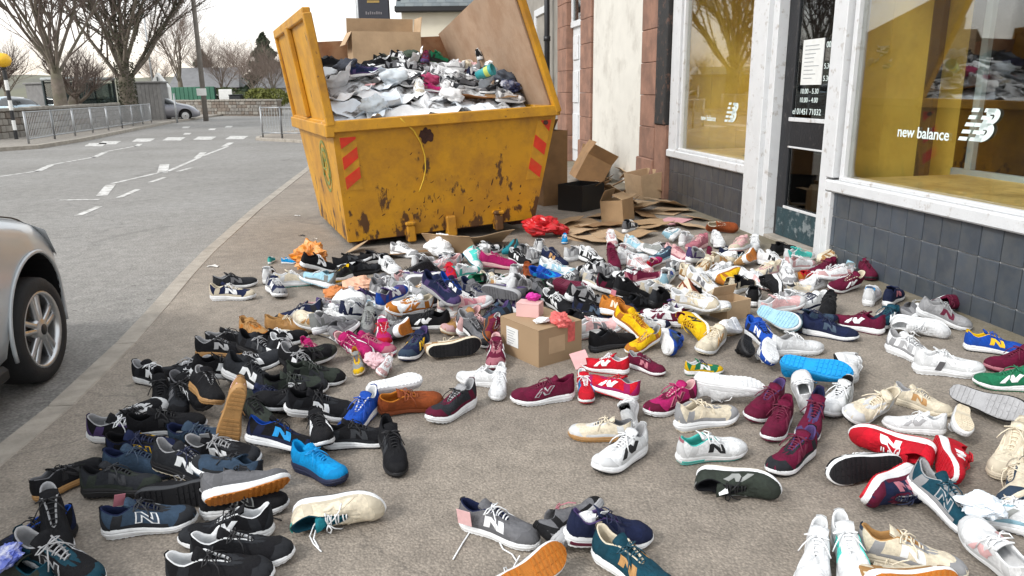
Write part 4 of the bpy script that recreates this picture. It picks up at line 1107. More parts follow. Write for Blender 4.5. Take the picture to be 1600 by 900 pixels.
def make_car(loc, heading, label, paint, detail=True, group=None):
    """x forward; front axle at x=0; right side is y<0"""
    car = tag(empty('parked_car', loc, (0, 0, heading)), label, 'car', group)
    HW = [(-3.45, .62), (-3.3, .76), (-2.9, .85), (-2.2, .88), (-.6, .885), (.0, .875), (.35, .83), (.55, .74), (.70, .58), (.80, .36)]
    ZT = [(-3.45, .88), (-3.2, 1.02), (-2.6, 1.03), (-1.1, 1.01), (-.9, 1.0), (-.3, .96), (.2, .86), (.5, .73), (.70, .58), (.80, .47)]
    ZB = [(-3.45, .42), (-3.2, .26), (-2.9, .2), (.3, .18), (.6, .2), (.80, .27)]
    xs = [-3.45 + 4.25 * i / 84 for i in range(85)]
    prof = [(0, 1, .055), (.35, 1, .05), (.65, 1, .032), (.84, 1, .0), (.93, .955, 0), (.975, .87, 0), (.992, .74, 0), (1.0, .55, 0), (1.0, .38, 0), (.985, .22, 0), (.95, .09, 0), (.86, 0, 0), (0, 0, 0)]
    rows = []
    for x in xs:
        w, zt, zb = sm(HW, x), sm(ZT, x), sm(ZB, x)
        h = [(w * a, zb + (zt - zb) * b + c * (1 if x < .4 else max(0, 1 - (x - .4) * 2.4))) for a, b, c in prof]
        row = [(x, -y, z) for y, z in h] + [(x, y, z) for y, z in reversed(h[1:-1])]
        rows.append(row)
    q = MB(); q.grid(rows, 0, True)
    n = len(rows[0]); q.add(rows[0], [tuple(range(n))]); q.add(rows[-1], [tuple(range(n - 1, -1, -1))])
    bo = q.build('body', [paint, M_black], car, True)
    bm = bmesh.new(); bm.from_mesh(bo.data); bmesh.ops.remove_doubles(bm, verts=bm.verts, dist=1e-5); bmesh.ops.recalc_face_normals(bm, faces=bm.faces); bm.to_mesh(bo.data); bm.free()
    cut = MB()
    for ax in (0, -2.62):
        for s in (-1, 1):
            cut.lathe([(0, s * .55), (.375, s * .55), (.375, s * 1.2), (0, s * 1.2)], 40, Matrix.Translation((ax, 0, .325)), 0, 'Y')
    cu = cut.build('cutter', M_black, car)
    bm = bmesh.new(); bm.from_mesh(cu.data); bmesh.ops.remove_doubles(bm, verts=bm.verts, dist=1e-5); bmesh.ops.recalc_face_normals(bm, faces=bm.faces); bm.to_mesh(cu.data); bm.free()
    md = bo.modifiers.new('b', 'BOOLEAN'); md.object = cu; md.operation = 'DIFFERENCE'; md.solver = 'EXACT'; md.material_mode = 'TRANSFER'
    bpy.context.view_layer.update()
    dg = bpy.context.evaluated_depsgraph_get()
    me = bpy.data.meshes.new_from_object(bo.evaluated_get(dg))
    bo.modifiers.clear(); bo.data = me
    bpy.data.objects.remove(cu)
    try:
        me.shade_smooth_by_angle = None
    except Exception: pass
    bm = bmesh.new(); bm.from_mesh(me)
    for e in bm.edges:
        if len(e.link_faces) == 2 and e.calc_face_angle(0) > rad(35): e.smooth = False
    bm.to_mesh(me); bm.free()
    # cabin
    GZ = [(-3.3, .97), (-2.95, 1.32), (-2.5, 1.43), (-1.8, 1.46), (-1.2, 1.42), (-.75, 1.22), (-.2, .9)]
    rows = []
    for i in range(32):
        x = -3.3 + 3.1 * i / 31; z1 = sm(GZ, x); z0 = sm(ZT, x) - .02
        wt = .60 if z1 > 1.2 else .60 + (.75 - .60) * (1.2 - z1) / .3; wb = .80
        rows.append([(x, -wb, z0), (x, -(wb * .55 + wt * .45), z0 + (z1 - z0) * .55), (x, -wt, z1 - .06), (x, -wt * .8, z1 - .01), (x, 0, z1 + .02), (x, wt * .8, z1 - .01), (x, wt, z1 - .06), (x, wb * .55 + wt * .45, z0 + (z1 - z0) * .55), (x, wb, z0)])
    q = MB(); q.grid(rows)
    # roof takes paint, sides take glass
    for fi, f in enumerate(q.f):
        j = fi % 8; i = fi // 8
        q.m[fi] = 1 if (j in (2, 3, 4, 5) and 8 < i < 21) or (j in (1, 6) and i % 10 in (0,)) else 0
    q.build('cabin', [mat('dark car glass', (.015, .018, .02), .06, coat=.5), paint], car, True)
    for ax in (0, -2.62):
        for s in (-1, 1): make_wheel(car, ax, s * .845, s, simple=not detail)
    if detail:
        for s in (-1, 1):
            q = MB(); rows = []
            for i in range(10):
                x = .22 + .40 * i / 9; w = sm(HW, x); zt = sm(ZT, x); zb = sm(ZB, x)
                row = []
                for j in range(7):
                    t = j / 6; a = 1.0 - .10 * (1 - t) - .0; 
                    yy = w * (.80 + .19 * t); zz = zb + (zt - zb) * (1.0 - .30 * t * (.35 + .65 * math.sin(PI * i / 9)))
                    row.append((x + .012, s * (yy + .012), zz + .012))
                rows.append(row)
            q.grid(rows); hl = q.build('headlight', mat('headlamp lens', (.62, .64, .66), .08, .05, 10, coat=.6), car, True)
            q = MB(); q.lathe([(0, .0), (.05, .0), (.06, .03)], 16, Matrix.Translation((.42, s * .69, .63)) @ Matrix.Rotation(PI / 2, 4, 'Z'), 0, 'Y'); q.build('bulb_reflector', M_alloy, hl, True)
            # arch lip and sill
            q = MB(); pts = [(math.cos(a) * .385, s * (sm(HW, math.cos(a) * .385) + .002), .325 + math.sin(a) * .385) for a in [rad(-14 + 208 * k / 30) for k in range(31)]]
            q.tube(pts, .011, 6, cap=True); q.build('arch_lip', paint, car, True)
            q = MB(); q.bbox(-2.2, -.42, s * .84 - .03, s * .84 + .03, .16, .24, .02); q.build('sill', M_black, car)
        # bonnet shut line, door gap
        for s in (-1, 1):
            q = MB(); pts = [(x, s * sm(HW, x) * .855, sm(ZT, x) + .004) for x in [-.85 + 1.15 * k / 14 for k in range(15)]]; q.tube(pts, .005, 4); q.build('shut_line', M_black, car)
        q = MB(); q.bbox(.70, .80, -.25, .25, .30, .42, .02); q.build('number_plate_holder', M_black, car)
        for s in (-1, 1):
            q = MB(); q.bbox(-.95, -.80, s * .95 - .09, s * .95 + .09, .95, 1.09, .04); q.build('mirror', paint, car, True)
    return car
wp = G(85, 592, RZ)
hd0 = rad(90 + 8.5)
# the visible wheel is the front right one, its outer face at the surveyed spot
off = Matrix.Rotation(hd0, 3, 'Z') @ Vector((0, -.865, 0))
make_car(Vector((wp.x, wp.y, RZ)) - off, hd0, 'silver hatchback parked at the kerb at the left edge, front wheel in view', M_silver, True)
make_car((-19.6, 46.6, RZ + .0), rad(20), 'silver grey car parked beyond the far guard rail under the trees', mat('grey car paint', (.25, .25, .28), .3, .05, 3, metal=.6, coat=.6), False, 'parked cars up the road')
make_car((-28.0, 41.0, 0), rad(160), 'pale blue car parked behind the stone wall at the far left', mat('pale blue car paint', (.35, .45, .52), .35, .05, 3, metal=.3, coat=.6), False, 'parked cars up the road')

# ================================================================== SHOES
PAL = {'K': (.009, .009, .011), 'C': (.024, .026, .031), 'G': (.15, .15, .16), 'L': (.36, .36, .37), 'W': (.78, .79, .80), 'I': (.70, .62, .48),
       'N': (.012, .018, .055), 'B': (.012, .075, .42), 'A': (.004, .28, .64), 'T': (.02, .24, .30), 'D': (.008, .055, .085), 'M': (.125, .007, .032),
       'P': (.45, .16, .20), 'F': (.40, .014, .12), 'R': (.54, .010, .024), 'O': (.52, .18, .025), 'Y': (.78, .48, .008), 'S': (.42, .23, .085),
       'E': (.015, .17, .08), 'U': (.085, .055, .16), 'V': (.034, .042, .034), 'X': (.26, .062, .018), 'J': (.68, .42, .42), 'Q': (.33, .55, .66),
       'H': (.08, .52, .46), 'Z': (.038, .065, .105), 'g': (.26, .27, .26)}
CNAME = {'K': 'black', 'C': 'charcoal', 'G': 'grey', 'L': 'light grey', 'W': 'white', 'I': 'ivory', 'N': 'navy', 'B': 'blue', 'A': 'azure', 'T': 'teal', 'D': 'dark teal', 'M': 'maroon', 'P': 'dusty pink', 'F': 'magenta', 'R': 'red', 'O': 'orange', 'Y': 'yellow', 'S': 'tan', 'E': 'green', 'U': 'purple', 'V': 'olive', 'X': 'rust', 'J': 'pale pink', 'Q': 'light blue', 'H': 'turquoise', 'Z': 'slate', 'g': 'sage grey'}
def smat(c, kind):
    nm = CNAME[c] + ' ' + kind
    if nm in _MC: return _MC[nm]
    col = PAL[c]
    if kind == 'mesh': return mat(nm, col, .9, .22, 90, .5, 420, dirt=tuple(x * .55 + .012 for x in col), dscale=16, damt=.35, spec=.18)
    if kind == 'suede': return mat(nm, tuple(x * .74 for x in col), .85, .16, 40, .3, 300, dirt=tuple(x * .6 + .012 for x in col), dscale=20, damt=.4, spec=.2)
    if kind == 'foam': return mat(nm, col, .6, .06, 30, .12, 150, dirt=tuple(x * .6 + .01 for x in col), dscale=18, damt=.4)
    if kind == 'rubber': return mat(nm, col, .55, .1, 40, .3, 260, dirt=tuple(x * .6 + .015 for x in col), dscale=14, damt=.4, spec=.3)
    if kind == 'lining': return mat(nm, tuple(x * .85 for x in col), .95, .12, 60, .3, 300, spec=.15)
    return mat(nm, col, .7, .08, 60)
STY = {  # heel/fore thickness of the sole, toe spring, collar heights, width, outsole wrap, toe bluntness
    'r': dict(th=.034, tf=.022, spring=.016, hz=.070, ank=.045, eye=.066, vamp=.041, w=1.0, ov=True, flare=1.05),
    'k': dict(th=.041, tf=.029, spring=.022, hz=.074, ank=.047, eye=.068, vamp=.040, w=1.02, ov=True, flare=1.10),
    'c': dict(th=.026, tf=.024, spring=.006, hz=.064, ank=.044, eye=.062, vamp=.040, w=1.0, ov=True, flare=1.03),
    'h': dict(th=.030, tf=.026, spring=.008, hz=.118, ank=.095, eye=.118, vamp=.044, w=1.02, ov=True, flare=1.03)}
L0 = .29
WTAB = [(0, 0), (.006, .009), (.02, .017), (.05, .0255), (.10, .0315), (.2, .034), (.32, .0335), (.45, .0355), (.58, .042), (.70, .047), (.80, .0465), (.88, .041), (.94, .031), (.975, .0205), (.993, .010), (1, 0)]
def hw(t): return interp(WTAB, t)
def build_style(key, var=0):
    S = dict(STY[key]); rv = random.Random(key + str(var))
    S['hz'] += rv.uniform(-.005, .005); S['ank'] += rv.uniform(-.006, .004); S['eye'] += rv.uniform(-.004, .006); S['vamp'] += rv.uniform(-.003, .004); S['w'] *= rv.uniform(.96, 1.05)
    LG = rv.uniform(.15, .205); NA = (.0, .0042, .0055, .0035)[var]; sd0 = var * 13 + 1
    NS = 22
    ts = [.5 - .5 * math.cos(PI * i / NS) for i in range(NS + 1)]
    def zb(t): return S['spring'] * (max(0, (t - .70) / .30) ** 1.8) + .004 * (max(0, (.10 - t) / .10) ** 2)
    def thk(t):
        a = min(max((t - .2) / .5, 0), 1); return S['th'] + (S['tf'] - S['th']) * a * a * (3 - 2 * a) - .004 * max(0, (t - .9) / .1)
    def zs(t): return zb(t) + thk(t)
    def cx(t): return .006 * math.sin(PI * t) - .010 * max(0, t - .55)
    def W(t): return hw(t) * S['w']
    # plan outline at parameter u in [0,2): 0..1 left side heel->toe, 1..2 right side toe->heel
    def out(u, f=1.0):
        u = u % 2.0
        t = .5 - .5 * math.cos(PI * (u if u <= 1 else 2 - u)); sd = 1 if u <= 1 else -1
        return t, Vector((t * L0, sd * W(t) * f + cx(t), 0))
    GAP = [(0, 0), (.01, .009), (.03, .016), (.07, .022), (.13, .026), (.22, .027), (.30, .0265), (.36, .0225), (.42, .0175), (.50, .0135), (.58, .0105), (.60, .006), (.61, 0)]
    TOP = [(0, S['hz']), (.05, S['hz'] - .002), (.12, S['ank'] + .006), (.20, S['ank']), (.28, S['ank'] + .012), (.355, S['eye']), (.42, S['eye'] - .008), (.5, (S['eye'] + S['vamp']) / 2 + .001), (.61, S['vamp'])]
    def topl(t, sd):
        f = min(1.0, t / .80)
        xo = .022 + (.61 - .022) * (f ** .92)
        e = .022 * 0
        xg = (xo - .022) / (.61 - .022) * .61
        g = interp(GAP, xg)
        z = (interp(TOP, xg - .02) + 2 * interp(TOP, xg) + interp(TOP, xg + .02)) / 4
        return Vector((xo * L0, sd * g + cx(xo), zs(xo) + z - .0))
    def Spt(u, v):
        uu = u % 2.0; sd = 1 if uu <= 1 else -1
        t, p = out(u, .97)
        p.z = zs(t) - .002
        if t < .02: p.x += .002
        if t > .98: p.x -= .003
        q = topl(t, sd)
        dz = q.z - p.z
        o = Vector((p.x - q.x, p.y - q.y, 0))
        tf = min(max((t - .62) / .3, 0), 1)
        ol = o.normalized() if o.length > 1e-6 else Vector((-1, 0, 0))
        p1 = p + Vector((0, 0, dz * (.50 + .28 * tf))) + ol * (.0035 - .001 * tf)
        p2 = q + o * (.42 + .16 * tf) - Vector((0, 0, dz * (.20 - .24 * tf)))
        a = 1 - v
        o_ = p * a ** 3 + p1 * (3 * a * a * v) + p2 * (3 * a * v * v) + q * v ** 3
        if NA:      # creased and slightly crushed upper
            k_ = NA * min(1, v * 2.2) * (1.25 if v < .98 else .9)
            o_ = o_ + Vector((.3 * k_ * vnoise(o_, 26, sd0), k_ * vnoise(o_, 22, sd0 + 3), k_ * vnoise((o_.x, abs(o_.y), 0), 24, sd0 + 5) * .8 + .0012 * math.sin(o_.x * 420) * min(1, v * 2) * (1 if .5 < o_.x / L0 < .72 and v < .97 else 0)))
        return o_
    def nrm(u, v):
        e = .01
        a = Spt(u + e, v) - Spt(u - e, v); b = Spt(u, min(v + e, 1)) - Spt(u, max(v - e, 0))
        n = a.cross(b)
        if n.length < 1e-12: return Vector((0, 0, 1))
        n.normalize()
        c = Vector((.42 * L0, cx(.42), .03))
        t_, p_ = out(u)
        if n.dot(Spt(u, v) - Vector((min(max(t_, .15), .75) * L0, cx(.4), zs(t_) + .0))) < 0: n = -n
        return n
    def So(u, v, o): return Spt(u, v) + nrm(u, v) * o
    N2 = 2 * NS
    us = [i / NS for i in range(N2)]
    parts = {}
    # upper
    q = MB(); M_ = 9
    q.grid([[Spt(u, j / M_) for u in us] for j in range(M_ + 1)], 0, True)
    parts['upper'] = q.mesh('upper', True)
    # lining: rolled collar, inside wall, footbed
    q = MB(); rings = []
    for k, (ins, dz) in enumerate(((0, 0), (.0015, .0025), (.005, .002), (.007, -.004))):
        rings.append([])
        for u in us:
            a = Spt(u, 1.0)
            c = Vector((min(max(a.x, .07 * L0), .56 * L0), cx(.4), a.z)); d = (c - a); d.z = 0
            if d.length > 1e-6: a = a + d.normalized() * min(ins, d.length * .8)
            rings[-1].append(a + Vector((0, 0, dz)))
    fb = []
    for u in us:
        t, p = out(u, .80); tt = .03 + .92 * t; fb.append(Vector((tt * L0, p.y, zs(tt) + .004)))
    mid = [(a * .5 + b * .5) for a, b in zip(rings[-1], fb)]
    rings += [mid, fb, [Vector((p.x, p.y * .4, p.z)) for p in fb], [Vector((p.x, cx(.5), p.z)) for p in fb]]
    q.grid(rings, 0, True)
    parts['lining'] = q.mesh('lining', True)
    # overlay patches: toe cap, heel counter, eyestay, side bands
    q = MB()
    def patch(fu, nu, nv, v0, v1, o=.0014):
        """fu(v) -> (ua, ub)"""
        rows = []
        for j in range(nv + 1):
            v = v0 + (v1 - v0) * j / nv; ua, ub = fu(j / nv)
            oo = o if 0 < j < nv else .0002
            rows.append([So(ua + (ub - ua) * i / nu, v, o if (0 < i < nu and 0 < j < nv) else .0004) for i in range(nu + 1)])
        q.grid(rows)
    patch(lambda f: (.66 + .10 * f + .04 * f * f, 2 - (.66 + .10 * f + .04 * f * f)), 22, 6, .0, .50)
    patch(lambda f: (-.24 + .15 * f ** .7, .24 - .15 * f ** .7), 16, 6, .0, .80)
    for sg in (1, -1):
        m_ = (lambda u: u) if sg > 0 else (lambda u: 2 - u)
        patch(lambda f: (m_(.50 - .02 * f), m_(.92)), 18, 3, .80, .995, .0016)
        patch(lambda f: (m_(.215 + .05 * f), m_(.30 + .06 * f)), 4, 7, .05, .93, .0012)
        patch(lambda f: (m_(.28), m_(.64)), 10, 3, .0, .17, .0013)
    parts['overlay'] = q.mesh('overlay', True)
    # sole
    q = MB(); rr = []
    fl = S['flare']
    for f, zf in ((.93, .0), (.985, .10), (fl, .42), (fl - .002, .50), (fl - .045, .53), (fl - .045, .58), (fl - .006, .61), (fl - .012, .72), (1.0, .94), (.985, 1.0)):
        row = []
        for u in us:
            t, p = out(u, f); k = (f - 1)
            x = p.x + (t - .5) * 2 * k * .02 * (1 if abs(t - .5) > .3 else 0)
            x = p.x + (-.006 if t < .03 else 0) * max(0, k * 10) + (.004 if t > .97 else 0) * max(0, k * 10)
            if f < 1: x = .5 * L0 + (x - .5 * L0) * (1 - (1 - f) * .35)
            row.append(Vector((x, p.y, zb(t) + .003 + (thk(t) - .003) * zf)))
        rr.append(row)
    q.grid(rr, 0, True)
    for fi in range(len(q.f)):
        j, i = divmod(fi, N2); u = us[i]; t = .5 - .5 * math.cos(PI * (u if u <= 1 else 2 - u))
        if j in (1, 2) and .05 < t < .42: q.m[fi] = 1
    top = rr[-1]; q.add(top, [(i, (i + 1), N2 - i - 1, N2 - i) if i else (0, 1, N2 - 1) for i in range(NS)])
    parts['sole'] = q.mesh('sole', True)
    # outsole: plate with lugs
    q = MB()
    Lf = [(lambda t_: (Vector((.5 * L0 + (t_ * L0 - .5 * L0) * .975, W(t_) * .93 + cx(t_), zb(t_))), Vector((.5 * L0 + (t_ * L0 - .5 * L0) * .975, -W(t_) * .93 + cx(t_), zb(t_)))))(t) for t in [i / 30 for i in range(31)]]
    rows = []
    for a, b in Lf: rows.append([a + Vector((0, 0, .004)), a, b, b + Vector((0, 0, .004))])
    q.grid(rows)
    for i in range(1, 30):
        if i % 2 == 0 or 11 <= i <= 14: continue
        a, b = Lf[i]; a2, b2 = Lf[i + 1]
        for f0, f1 in ((.03, .34), (.37, .63), (.66, .97)):
            P = [a.lerp(b, f0), a.lerp(b, f1), a2.lerp(b2, f1), a2.lerp(b2, f0)]
            if (a - b).length < .02: continue
            q.add(P + [p - Vector((0, 0, .003)) for p in P], [(4, 5, 6, 7), (0, 1, 5, 4), (1, 2, 6, 5), (2, 3, 7, 6), (3, 0, 4, 7)])
    parts['outsole'] = q.mesh('outsole', False)
    # tongue
    q = MB(); rows = []
    for side in (0, 1):
        for i in range(9):
            s_ = i / 8; xo = .605 - .30 * s_ - .0
            base = (interp(TOP, xo) if xo > .36 else S['eye'])
            z = zs(xo) + base + (-.006 + .004 * s_) + (.016 * max(0, (s_ - .72) / .28)) - side * .006
            wd = .013 + .014 * s_
            rows.append([Vector((xo * L0 + (-.007 * max(0, (s_ - .72) / .28)), cx(xo) + wd * y, z - .007 * y * y * (1.2 - .3 * s_) + .002 * math.cos(y * 1.3))) for y in (-1, -.6, -.2, .2, .6, 1)])
    fr_ = rows[:9]; bk = rows[9:]
    loop = fr_ + bk[::-1] + [fr_[0]]
    q.grid(loop)
    parts['tongue'] = q.mesh('tongue', True)
    # laces
    q = MB()
    xs = [.40 + .19 * i / 5 for i in range(6)]
    for i, xo in enumerate(xs):
        g = interp(GAP, xo) + .005
        z = zs(xo) + interp(TOP, xo)
        for d_ in ((.0, 0) if i % 1 == 0 else ()):
            x2 = xo + (.012 if i % 2 == 0 else -.012) * (0 if i in (0, 5) else 1)
            q.tube([Vector((xo * L0, cx(xo) + g, z - .002)), Vector(((xo * .7 + x2 * .3) * L0, cx(xo) + g * .5, z + .004)), Vector(((xo + x2) / 2 * L0, cx(xo), z + .0055)), Vector(((xo * .3 + x2 * .7) * L0, cx(xo) - g * .5, z + .004)), Vector((x2 * L0, cx(xo) - g, z - .002))], .0024, 5)
            break
    z0 = zs(.4) + S['eye'] - .004; bx = .405 * L0
    for sg in (1, -1):
        q.tube([Vector((bx, 0, z0 + .006)), Vector((bx + .010, sg * .014, z0 + .012)), Vector((bx + .004, sg * .034, z0 + .004)), Vector((bx - .008, sg * .036, z0 - .004)), Vector((bx - .006, sg * .018, z0 + .006)), Vector((bx, 0, z0 + .006))], .0022, 5)
        q.tube([Vector((bx, 0, z0 + .006)), Vector((bx + .018, sg * .018, z0 + .004)), Vector((bx + .034, sg * .034, z0 - .012)), Vector((bx + .040, sg * .046, z0 - .034))], .0021, 5)
    parts['laces'] = q.mesh('laces', True)
    # letter on both sides, sitting just proud of the surface
    q = MB()
    def bar2(side, pts, w, o, mi):
        # pts in letter space (a across, b up), centreline list; ribbon of width w (in a)
        rows = [[], []]
        a0, b0 = pts[0]; a1, b1 = pts[1]; n = 5
        for k in range(n + 1):
            a = a0 + (a1 - a0) * k / n; b = b0 + (b1 - b0) * k / n
            for r_, da in ((0, -w / 2), (1, w / 2)):
                aa = a + da + (b - .5) * .22
                # left side: viewer's right is the heel; right side: viewer's right is the toe
                uu = .60 - LG * aa if side > 0 else 2 - (.60 - LG + LG * aa)
                v = .20 + .50 * b
                rows[r_].append((uu, v))
        P = [[So(u, v, o) for u, v in rows[0]], [So(u, v, o) for u, v in rows[1]]]
        Pb = [[So(u, v, 0) for u, v in rows[0]], [So(u, v, 0) for u, v in rows[1]]]
        q.grid([Pb[0], P[0], P[1], Pb[1]], mi)
    for side in (1, -1):
        q = MB()
        for mi, w, o, e in ((0, .30, .0021, .0), (1, .17, .0030, .07)):
            bar2(side, [(.15, 0 + e), (.15, 1 - e)], w, o, mi)
            bar2(side, [(.85, 0 + e), (.85, 1 - e)], w, o + .0001, mi)
            bar2(side, [(.15, 1 - e), (.85, 0 + e)], w * 1.15, o + .0002, mi)
        parts['logo' if side > 0 else 'logo2'] = q.mesh('logo', False)
    # heel tab
    q = MB(); rows = []
    for j in range(4):
        v = .80 + .21 * j / 3
        rows.append([So(-.10 + .20 * i / 6, min(v, 1), .0030) + Vector((0, 0, .016 * max(0, v - 1) / .04 if v > 1 else 0)) for i in range(7)])
    q.grid(rows)
    parts['heel_tab'] = q.mesh('heel_tab', True)
    # sock label on the footbed and paper wad
    q = MB(); rows = []
    rn = random.Random(3)
    for i in range(8):
        th = PI * i / 7
        rows.append([Vector((.20 * L0 + .034 * math.sin(th) * math.cos(2 * PI * j / 10) * (1 + .35 * vnoise((i, j, 1), .9)), cx(.2) + .021 * math.sin(th) * math.sin(2 * PI * j / 10), zs(.2) + S['ank'] - .004 + .030 * math.cos(th) * (1 + .5 * vnoise((i, j, 5), .8)))) for j in range(10)])
    q.grid(rows, 0, True)
    parts['paper_stuffing'] = q.mesh('paper_stuffing', False)
    # sole inlay (pattern of a gum sole): ridge rings
    nslot = {'sole': 2, 'logo': 2, 'logo2': 2}
    blank = mat('blank', (.5, .5, .5))
    for k, me in parts.items():
        for _ in range(nslot.get(k, 1)): me.materials.append(blank)
    V = []
    for k in ('upper', 'sole', 'tongue', 'outsole', 'lining'):
        me = parts[k]; a = np.empty(len(me.vertices) * 3, 'f'); me.vertices.foreach_get('co', a); V.append(a.reshape(-1, 3))
    ex = [Spt(u, v) for u in [i / 60 * 2 for i in range(60)] for v in (.1, .25, .4, .55, .7, .85)]
    ex += [Vector((t * L0, W(t) * f + cx(t), zb(t))) for t in [i / 30 for i in range(31)] for f in (-.9, -.6, -.3, 0, .3, .6, .9)]
    V.append(np.array([tuple(p) for p in ex]))
    return parts, np.concatenate(V)
STYLES = {(k, v): build_style(k, v) for k in STY for v in range(4)}

# height of everything already lying there, on a 1.5 cm grid, so that each thing rests on what is under it
CELL = .015; HX0, HY0 = -4.5, .8; NX, NY = 700, 740
HM = np.zeros((NX, NY), 'f')
def cells(P):
    i = np.clip(((P[:, 0] - HX0) / CELL).astype(int), 0, NX - 1); j = np.clip(((P[:, 1] - HY0) / CELL).astype(int), 0, NY - 1)
    return i * NY + j
def footprint(P):
    c = cells(P); uc, inv = np.unique(c, return_inverse=True)
    lo = np.full(len(uc), 9., 'f'); hi = np.full(len(uc), -9., 'f')
    np.minimum.at(lo, inv, P[:, 2]); np.maximum.at(hi, inv, P[:, 2])
    return uc, lo, hi
def stamp(P, margin=0):
    uc, lo, hi = footprint(P); f = HM.ravel(); f[uc] = np.maximum(f[uc], hi)
def rest(P, q=.90):
    uc, lo, hi = footprint(P); d = HM.ravel()[uc] - lo
    z = float(np.quantile(d, q)); return max(z, float(-lo.min()) if z <= 0 else z)
def slope(P):
    uc, lo, hi = footprint(P); h = HM.ravel()[uc]
    x = (uc // NY) * CELL; y = (uc % NY) * CELL
    A = np.c_[x - x.mean(), y - y.mean(), np.ones(len(x))]
    s = np.linalg.lstsq(A, h, rcond=None)[0]
    m = math.hypot(s[0], s[1]); k = 1 if m < .42 else .42 / m
    return float(s[0] * k * .85), float(s[1] * k * .85)
# heap in the skip
ii, jj = np.meshgrid(np.arange(NX), np.arange(NY), indexing='ij')
_wx = HX0 + (ii + .5) * CELL; _wy = HY0 + (jj + .5) * CELL
_inv = SKM.inverted()
_lx = _inv[0][0] * _wx + _inv[0][1] * _wy + _inv[0][3]; _ly = _inv[1][0] * _wx + _inv[1][1] * _wy + _inv[1][3]
_in = (_lx > -.04) & (_lx < 2.04) & (_ly > -.08) & (_ly < 2.35)
_h = 1.12 + .05 * np.sin(PI * np.clip(_lx / 2, 0, 1)) + .60 * np.clip(_ly / 1.9, 0, 1) ** .85 - .10 * np.clip(_lx - 1.2, 0, 9) * np.clip(_ly, 0, 1) - .05 + _lx * .043
HM[_in] = _h[_in]

def world_dir(px, py, ang, z):
    e = 4.0
    a = G(px - e * math.cos(rad(ang)), py + e * math.sin(rad(ang)), z); b = G(px + e * math.cos(rad(ang)), py - e * math.sin(rad(ang)), z)
    d = b - a; return math.atan2(d.y, d.x)
def settle(V, px, py, ang, roll, pitch, L, z0=0.0, q=.9, tilt=True, origin=None):
    """returns the 4x4 placing points V (toe along +x) so its middle shows at the surveyed spot, resting on what lies below"""
    s = L / L0
    if z0 > 1.0:
        ly = .10 + 1.95 * min(max((186 - .012 * (px - 520) * 4 - py) / 86, 0), 1.05) ** 1.15; lx = 1.0
        for _ in range(12):
            w_ = SKM @ Vector((lx, ly, 1.25)); v_ = CAMROT.transposed() @ (w_ - Vector((0, 0, CAMH))); lx += (px - (800 + FPX * v_.x / -v_.z)) / 150
        lx = min(max(lx, .12), WB - .05)
        spot = SKM @ Vector((lx, ly, 0)); h = math.atan2(2.2 * math.sin(rad(ang)), math.cos(rad(ang)))
        spot.z = 0
    else:
        spot = None; h = world_dir(px, py, ang, z0)
    ch = math.cos(h)
    rl = -roll * (1 if ch >= 0 else -1)
    Rl = Matrix.Rotation(h, 3, 'Z') @ Matrix.Rotation(rad(-pitch), 3, 'Y') @ Matrix.Rotation(rad(rl), 3, 'X')
    c0 = Vector((.5 * L0, 0, .045)) if origin is None else origin
    z = z0
    R = Rl
    for it in range(5):
        Rn = np.array(R) * s
        P = (V - np.array(c0)) @ Rn.T
        hmid = -P[:, 2].min()
        g_ = spot or G(px, py, z + hmid)
        Pw = P + np.array([g_.x, g_.y, 0])
        if it == 0 and tilt:
            sx, sy = slope(Pw)
            ax = Vector((-sx, -sy, 1)).normalized()
            R = Vector((0, 0, 1)).rotation_difference(ax).to_matrix() @ Rl
            Rn = np.array(R) * s; P = (V - np.array(c0)) @ Rn.T
            Pw = P + np.array([g_.x, g_.y, 0])
        zz = rest(Pw, q)
        z = .5 * z + .5 * max(zz - hmid, 0) if z0 < 1 else zz - hmid
    g_ = spot or G(px, py, z + hmid)
    Pw = P + np.array([g_.x, g_.y, 0]); zz = rest(Pw, q); 
    lo = (Pw[:, 2] + zz).min()
    if lo < .001: zz += .001 - lo
    Pw = Pw + np.array([0, 0, zz])
    stamp(Pw)
    M = Matrix.Translation(Vector((g_.x, g_.y, zz))) @ (R.to_4x4() @ Matrix.Scale(s, 4)) @ Matrix.Translation(-c0)
    return M
_vi = 2
SHOE_ORDER = ('sole', 'outsole', 'upper', 'overlay', 'lining', 'tongue', 'laces', 'logo', 'heel_tab')
seen_labels = {}
def shoe(px, py, ang, roll, spec, label, st='r', L=None, pitch=0, paper=False, z0=0., q=.74, tilt=True, group='shoes strewn over the pavement', tab=None, acc=None, fill=None, cat='shoe', tongue=None):
    if L is None: L = .288 + .034 * min(max((840 - py) / 400, 0), 1)
    main, over, mid, outs, logo, lin, lace = spec
    global _vi
    _vi = (_vi * 5 + 3) % 17
    parts, V = STYLES[(st, _vi % 4)]
    M = settle(V, px, py, ang, roll, pitch, L, z0, q, tilt)
    root = empty('trainer'); root.matrix_world = M
    tag(root, label, cat, group)
    if label in seen_labels: print('DUP', label)
    seen_labels[label] = 1
    mm = {'sole': [smat(mid, 'foam'), smat(acc or mid, 'foam')], 'outsole': [smat(outs, 'rubber')], 'upper': [smat(main, 'mesh')], 'overlay': [smat(over, 'suede')],
          'lining': [smat(lin, 'lining')], 'tongue': [smat(tongue or main, 'mesh')], 'laces': [smat(lace, 'lace')], 'heel_tab': [smat(tab or over, 'suede')]}
    for k in SHOE_ORDER:
        if k == 'logo':
            if logo == '-': continue
            for kk in ('logo', 'logo2'): inst('logo', parts[kk], root, [smat(logo, 'vinyl'), smat(fill or logo, 'vinyl')])
            continue
        inst(k, parts[k], root, mm[k])
    if paper: inst('paper_stuffing', parts['paper_stuffing'], root, [smat('W', 'lace')])
    return root
